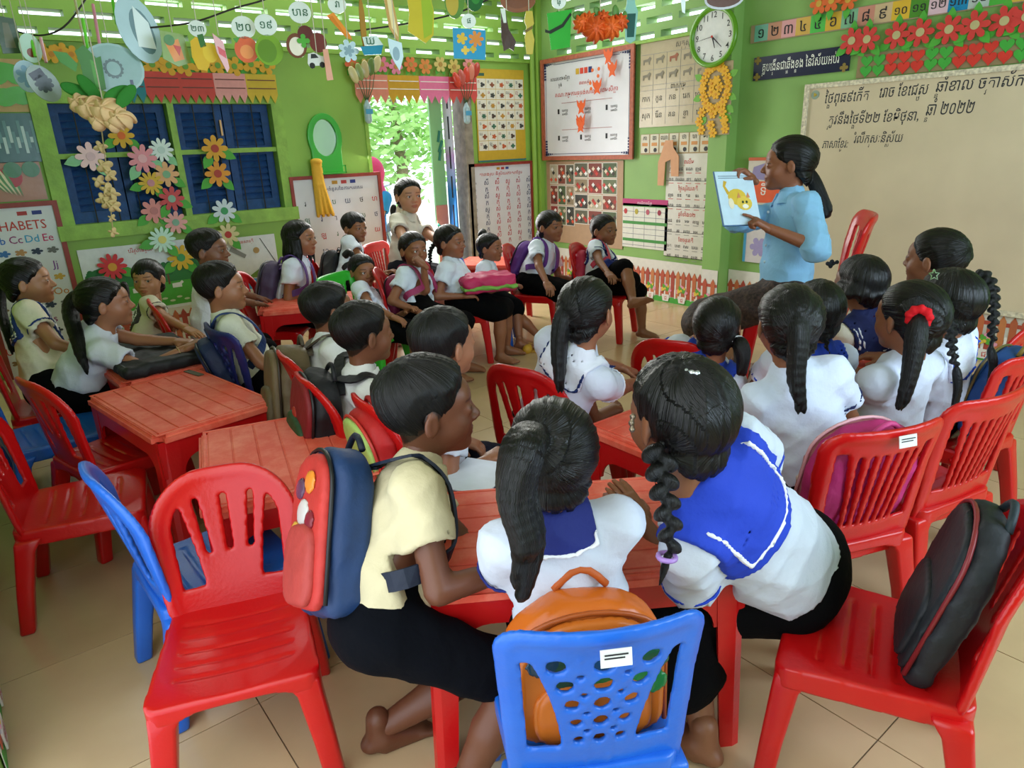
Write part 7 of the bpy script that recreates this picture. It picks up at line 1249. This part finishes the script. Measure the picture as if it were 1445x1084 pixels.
hang('hanging_card', 'dark brown bell-shaped bottle card', 'card', 716, 48, D1, [('card', [(-8*u, 32*u), (-2*u, 32*u), (2*u, 6*u), (12*u, -10*u), (8*u, -22*u), (2*u, -18*u), (-6*u, -22*u), (-9*u, -4*u)], '#3f2a20', 0), ('pale_neck', [(-9*u, 32*u), (-2*u, 32*u), (-1*u, 14*u), (-5*u, 14*u)], '#c8d0c4', 1)], 0.2)
hang('hanging_card', 'brown coconut card at the upper edge', 'card', 731, 0, D1, [('coconut', el(25*u, 16*u), '#7a4524', 0), ('husk', el(18*u, 11*u), '#6a3a20', 1)], 0.0, string=False)
hang('hanging_card', 'slim yellow paper doll hanging by the corner post', 'card', 747, 47, D1, [('doll', [(-4*u, 28*u), (5*u, 28*u), (7*u, 12*u), (3*u, 6*u), (7*u, -8*u), (4*u, -27*u), (-5*u, -27*u), (-7*u, -6*u), (-4*u, 8*u), (-7*u, 16*u)], '#b0a03c', 0), ('arm_print', [(-6*u, 4*u), (5*u, 10*u), (5*u, 6*u), (-6*u, 0)], '#6a5a24', 1)], 0.2)
o = hang('hanging_card', 'bright green bucket card with a black handle', 'card', 789, 43, D1, [('bucket', [(-17*u, 22*u), (18*u, 26*u), (15*u, -22*u), (-12*u, -25*u)], '#2f9a34', 0), ('handle', [(-20*u, 2*u), (-14*u, 0), (4*u, 8*u), (16*u, 22*u), (18*u, 19*u), (6*u, 4*u), (-12*u, -4*u), (-20*u, -2*u)], '#1f2a24', 2)], 0.1); tagcard(o, 'ធុ', 36*u, 0.024)
fb = deep(847, 36, D1); fo = root('paper_rosette', fb, 0, 'cluster of orange crepe paper roses hung before the ventilation slots', 'paper flowers', 'hanging picture cards')
for i, (dx, dz, r) in enumerate(((-26, 2, 12), (-8, -6, 17), (14, -4, 15), (28, 4, 11), (-16, 8, 10), (4, 10, 10))):
    c = MC[0]*dx*u-MC[1]*dz*u; S = SDF(0.004, c-r*u*1.4, c+r*u*1.4); S.ell(c, (r*u,)*3); sl, Xb = S.block(c-r*u*1.35, c+r*u*1.35, 0); q = Xb-c; S.D[sl] += 0.005*np.sin(9*np.arctan2(q[..., 2], q[..., 0]*MC[0][0]+q[..., 1]*MC[0][1])+140*np.sqrt((q*q).sum(-1))); V, Fc = S.mesh(); pyobj('rose', V, Fc, paper('#cc5216' if i % 2 else '#d9601c'), fo, True)
for i, (dx, dz) in enumerate(((-30, 14), (-2, 16), (22, 16), (34, 10))): c = MC[0]*dx*u-MC[1]*dz*u; S = SDF(0.005, c-0.05, c+0.05); S.ell(c, (0.03, 0.008, 0.016), rot('Y', i*0.7)); V, Fc = S.mesh(); pyobj('rose_leaf', V, Fc, paper('#4f7a34'), fo, True)
MB().tube([(0, 0, 0), (0, 0, ZS-fb[2])], 0.0015, 5).build('string', paper('#b8b09a'), fo)
hang('hanging_card', 'teal bottle card with dark lettering', 'card', 890, 26, D1, [('bottle', [(-5*u, 40*u), (4*u, 40*u), (6*u, 18*u), (10*u, 8*u), (7*u, -28*u), (0, -32*u), (-7*u, -28*u), (-9*u, 8*u), (-6*u, 18*u)], '#7fb0a4', 0), ('label_print', [(-6*u, 6*u), (7*u, 6*u), (5*u, -24*u), (-5*u, -24*u)], '#24504c', 1)], 0.1)
hang('hanging_card', 'oval photograph card above the clock', 'card', 1022, -2, D1, [('card', el(27*u, 14*u), '#b8bcc4', 0), ('photo_print', el(24*u, 11*u), '#5a3f3a', 1)], 0.0, string=False)
hang('hanging_card', 'small white strip card near the ventilation slots', 'card', 963, 6, D1, [('strip', [(-3*u, 14*u), (4*u, 14*u), (4*u, -12*u), (0, -10*u), (-2*u, 2*u)], '#d8e4e4', 0)], 0.2)
hang('hanging_card', 'black and white toy car card below the mangosteen', 'card', 448, 85, D1, [('car', [(-14*u, -4*u), (-12*u, 8*u), (-4*u, 10*u), (4*u, 6*u), (12*u, 4*u), (14*u, -6*u), (-12*u, -8*u)], '#c8ccc4', 0), ('windscreen', [(-9*u, 2*u), (-8*u, 8*u), (-2*u, 8*u), (2*u, 3*u)], '#22282a', 1), ('tyre', el(4*u, 4*u, 6*u, -6*u, 10), '#1a1a1a', 1), ('tyre', el(4*u, 4*u, -8*u, -7*u, 10), '#1a1a1a', 1)], 0.1)
hang('hanging_card', 'salmon paper ribbon strip below the carrots', 'card', 462, 92, D1, [('ribbon', [(-4*u, 20*u), (3*u, 21*u), (6*u, -19*u), (-3*u, -20*u)], '#c88a68', 0)], 0.2)
hang('hanging_card', 'crumpled silver foil card beside the boat', 'card', 492, 72, D1, [('foil', petals(7, 9*u, 15*u), '#9ab4b4', 0), ('fold', petals(5, 4*u, 8*u), '#5f7f84', 1)], 0.3)
# drinking straws that carry the cards
for i, (x0, y0, x1, y1, col, nm) in enumerate(((157, -10, 165, 34, '#5fd02c', 'lime green'), (117, 26, 124, 70, '#6fd83c', 'pale lime'), (131, 6, 141, 66, '#d88aa0', 'pink'), (57, 53, 65, 88, '#d89aa4', 'faded pink'), (44, 55, 50, 80, '#6fc83c', 'short green'))):
    a, b = deep(x0, y0, D1), deep(x1, y1, D1); o = root('drinking_straw', b, 0, nm+' drinking straw threaded on the card string', 'straw', 'drinking straws'); MB().tube([(0, 0, 0), tuple(a-b)], 0.005, 8).build('straw_tube', mat('straw_'+col, col, 0.3), o)
# sagging cords
for i, P in enumerate(([(-20, 25), (10, 40), (55, 50), (90, 38), (120, 0), (128, -20)], [(200, 40), (270, 32), (330, 12), (372, 0), (400, -14)], [(500, 44), (570, 34), (640, 20), (700, -6)])):
    pts = [deep(x, y, D1+0.02) for x, y in P]; o = root('cord', pts[0], 0, ('dark cord sagging between the letter discs and the rafters', 'thin cord carrying the fruit cards', 'faint cord behind the star fruit')[i], 'cord'); MB().tube([tuple(q-pts[0]) for q in smooth_path(pts, 5)], 0.003, 6).build('cord_line', paper('#2a2622'), o)
# silk roses and the dried vine
c0 = deep(148, 158, 2.2); ro = root('silk_roses', c0, 0, 'bunch of cream silk roses hanging from the ceiling', 'silk flowers')
for i, (dx, dz, r) in enumerate(((-16, 4, 20), (6, 0, 22), (24, -10, 17), (-34, 12, 15), (14, -18, 12), (-6, -14, 14))):
    v_ = 2.2/F; c = MC[0]*dx*v_-MC[1]*dz*v_; S = SDF(0.0035, c-r*v_*1.4, c+r*v_*1.4); S.ell(c, (r*v_, r*v_*0.8, r*v_*0.8)); sl, Xb = S.block(c-r*v_*1.35, c+r*v_*1.35, 0); q = Xb-c; rr = np.sqrt((q*q).sum(-1)); an = np.arctan2(q@(-MC[1]), q@MC[0]); S.D[sl] += 0.006*np.sin(5*an+rr*260); V, Fc = S.mesh(); pyobj('rose_bloom', V, Fc, cloth('cream_silk', '#dcb98a'), ro, True)
for i, (dx, dz, an) in enumerate(((-40, 30, 0.4), (-22, 34, 1.0), (18, 26, -0.4), (30, 22, -0.8))): c = MC[0]*dx*2.2/F-MC[1]*dz*2.2/F; S = SDF(0.005, c-0.07, c+0.07); S.ell(c, (0.05, 0.006, 0.022), rot('Y', an)); V, Fc = S.mesh(); pyobj('silk_leaf', V, Fc, cloth('silk_green', '#2f7a2c'), ro, True)
MB().tube([(0, 0, 0), (0.01, 0.0, ZS-c0[2])], 0.002, 5).build('string', paper('#b8b09a'), ro)
c0 = deep(146, 190, 2.4); vi = root('dried_vine', c0, 0, 'strand of cream dried blossoms hanging before the shutters', 'dried flowers'); v_ = 2.4/F
MB().tube([(0, 0, ZS-c0[2]), (0, 0, 0.05), tuple(MC[0]*6*v_+MC[1]*60*v_), tuple(MC[0]*14*v_+MC[1]*145*v_)], 0.002, 6).build('stem', paper('#a8946a'), vi)
for i, (dx, dz, r) in enumerate(((-4, 18, 7), (2, 45, 9), (10, 58, 7), (-6, 66, 7), (6, 78, 8), (14, 84, 7), (0, 92, 8), (8, 98, 8), (16, 102, 7), (12, 118, 4), (14, 138, 5))):
    c = MC[0]*dx*v_+MC[1]*dz*v_; S = SDF(0.0035, c-r*v_*1.6, c+r*v_*1.6); S.ell(c, (r*v_, r*v_*0.7, r*v_)); sl, Xb = S.block(c-r*v_*1.5, c+r*v_*1.5, 0); q = Xb-c; S.D[sl] += 0.006*np.sin(4*np.arctan2(q@MC[1], q@MC[0])+i); V, Fc = S.mesh(); pyobj('blossom', V, Fc, cloth('dried_cream', '#c9b07c'), vi, True)

blobs('scarf_bow', [deep(x, y, 4.40) for x, y in ((852, 372), (858, 369), (864, 372), (857, 376), (853, 372))], 0.020, cloth('navy_bow', '#1f2a6a'), PE['P14']['root'])

for c in PE['P15']['root'].children:
    if c.name.startswith('skirt'): c.data.materials[0] = mat('patterned_silk_skirt', '#3a2a24', 0.7, 0.4, noise=0.75, nscale=70, bump=0.3, bscale=50)
for i in range(4):   # shirt buttons of the teacher
    q = PE['P15']; p_ = q['P'](0.86-0.17*i)+q['R'][:, 1]*0.112
    blobs('button', [p_, p_+np.array([0, 0, 0.002])], 0.006, mat('button', '#c8d8e4', 0.3), q['root'])

ps = Z(672, 672, 0.445); sh_ = root('paper_sheet', ps, 0.5, 'white sheet of paper on the lap of the spiky-haired boy', 'paper'); MB().box((-0.09, -0.07, 0), (0.09, 0.07, 0.003)).build('sheet', paper('#d4dae8'), sh_)
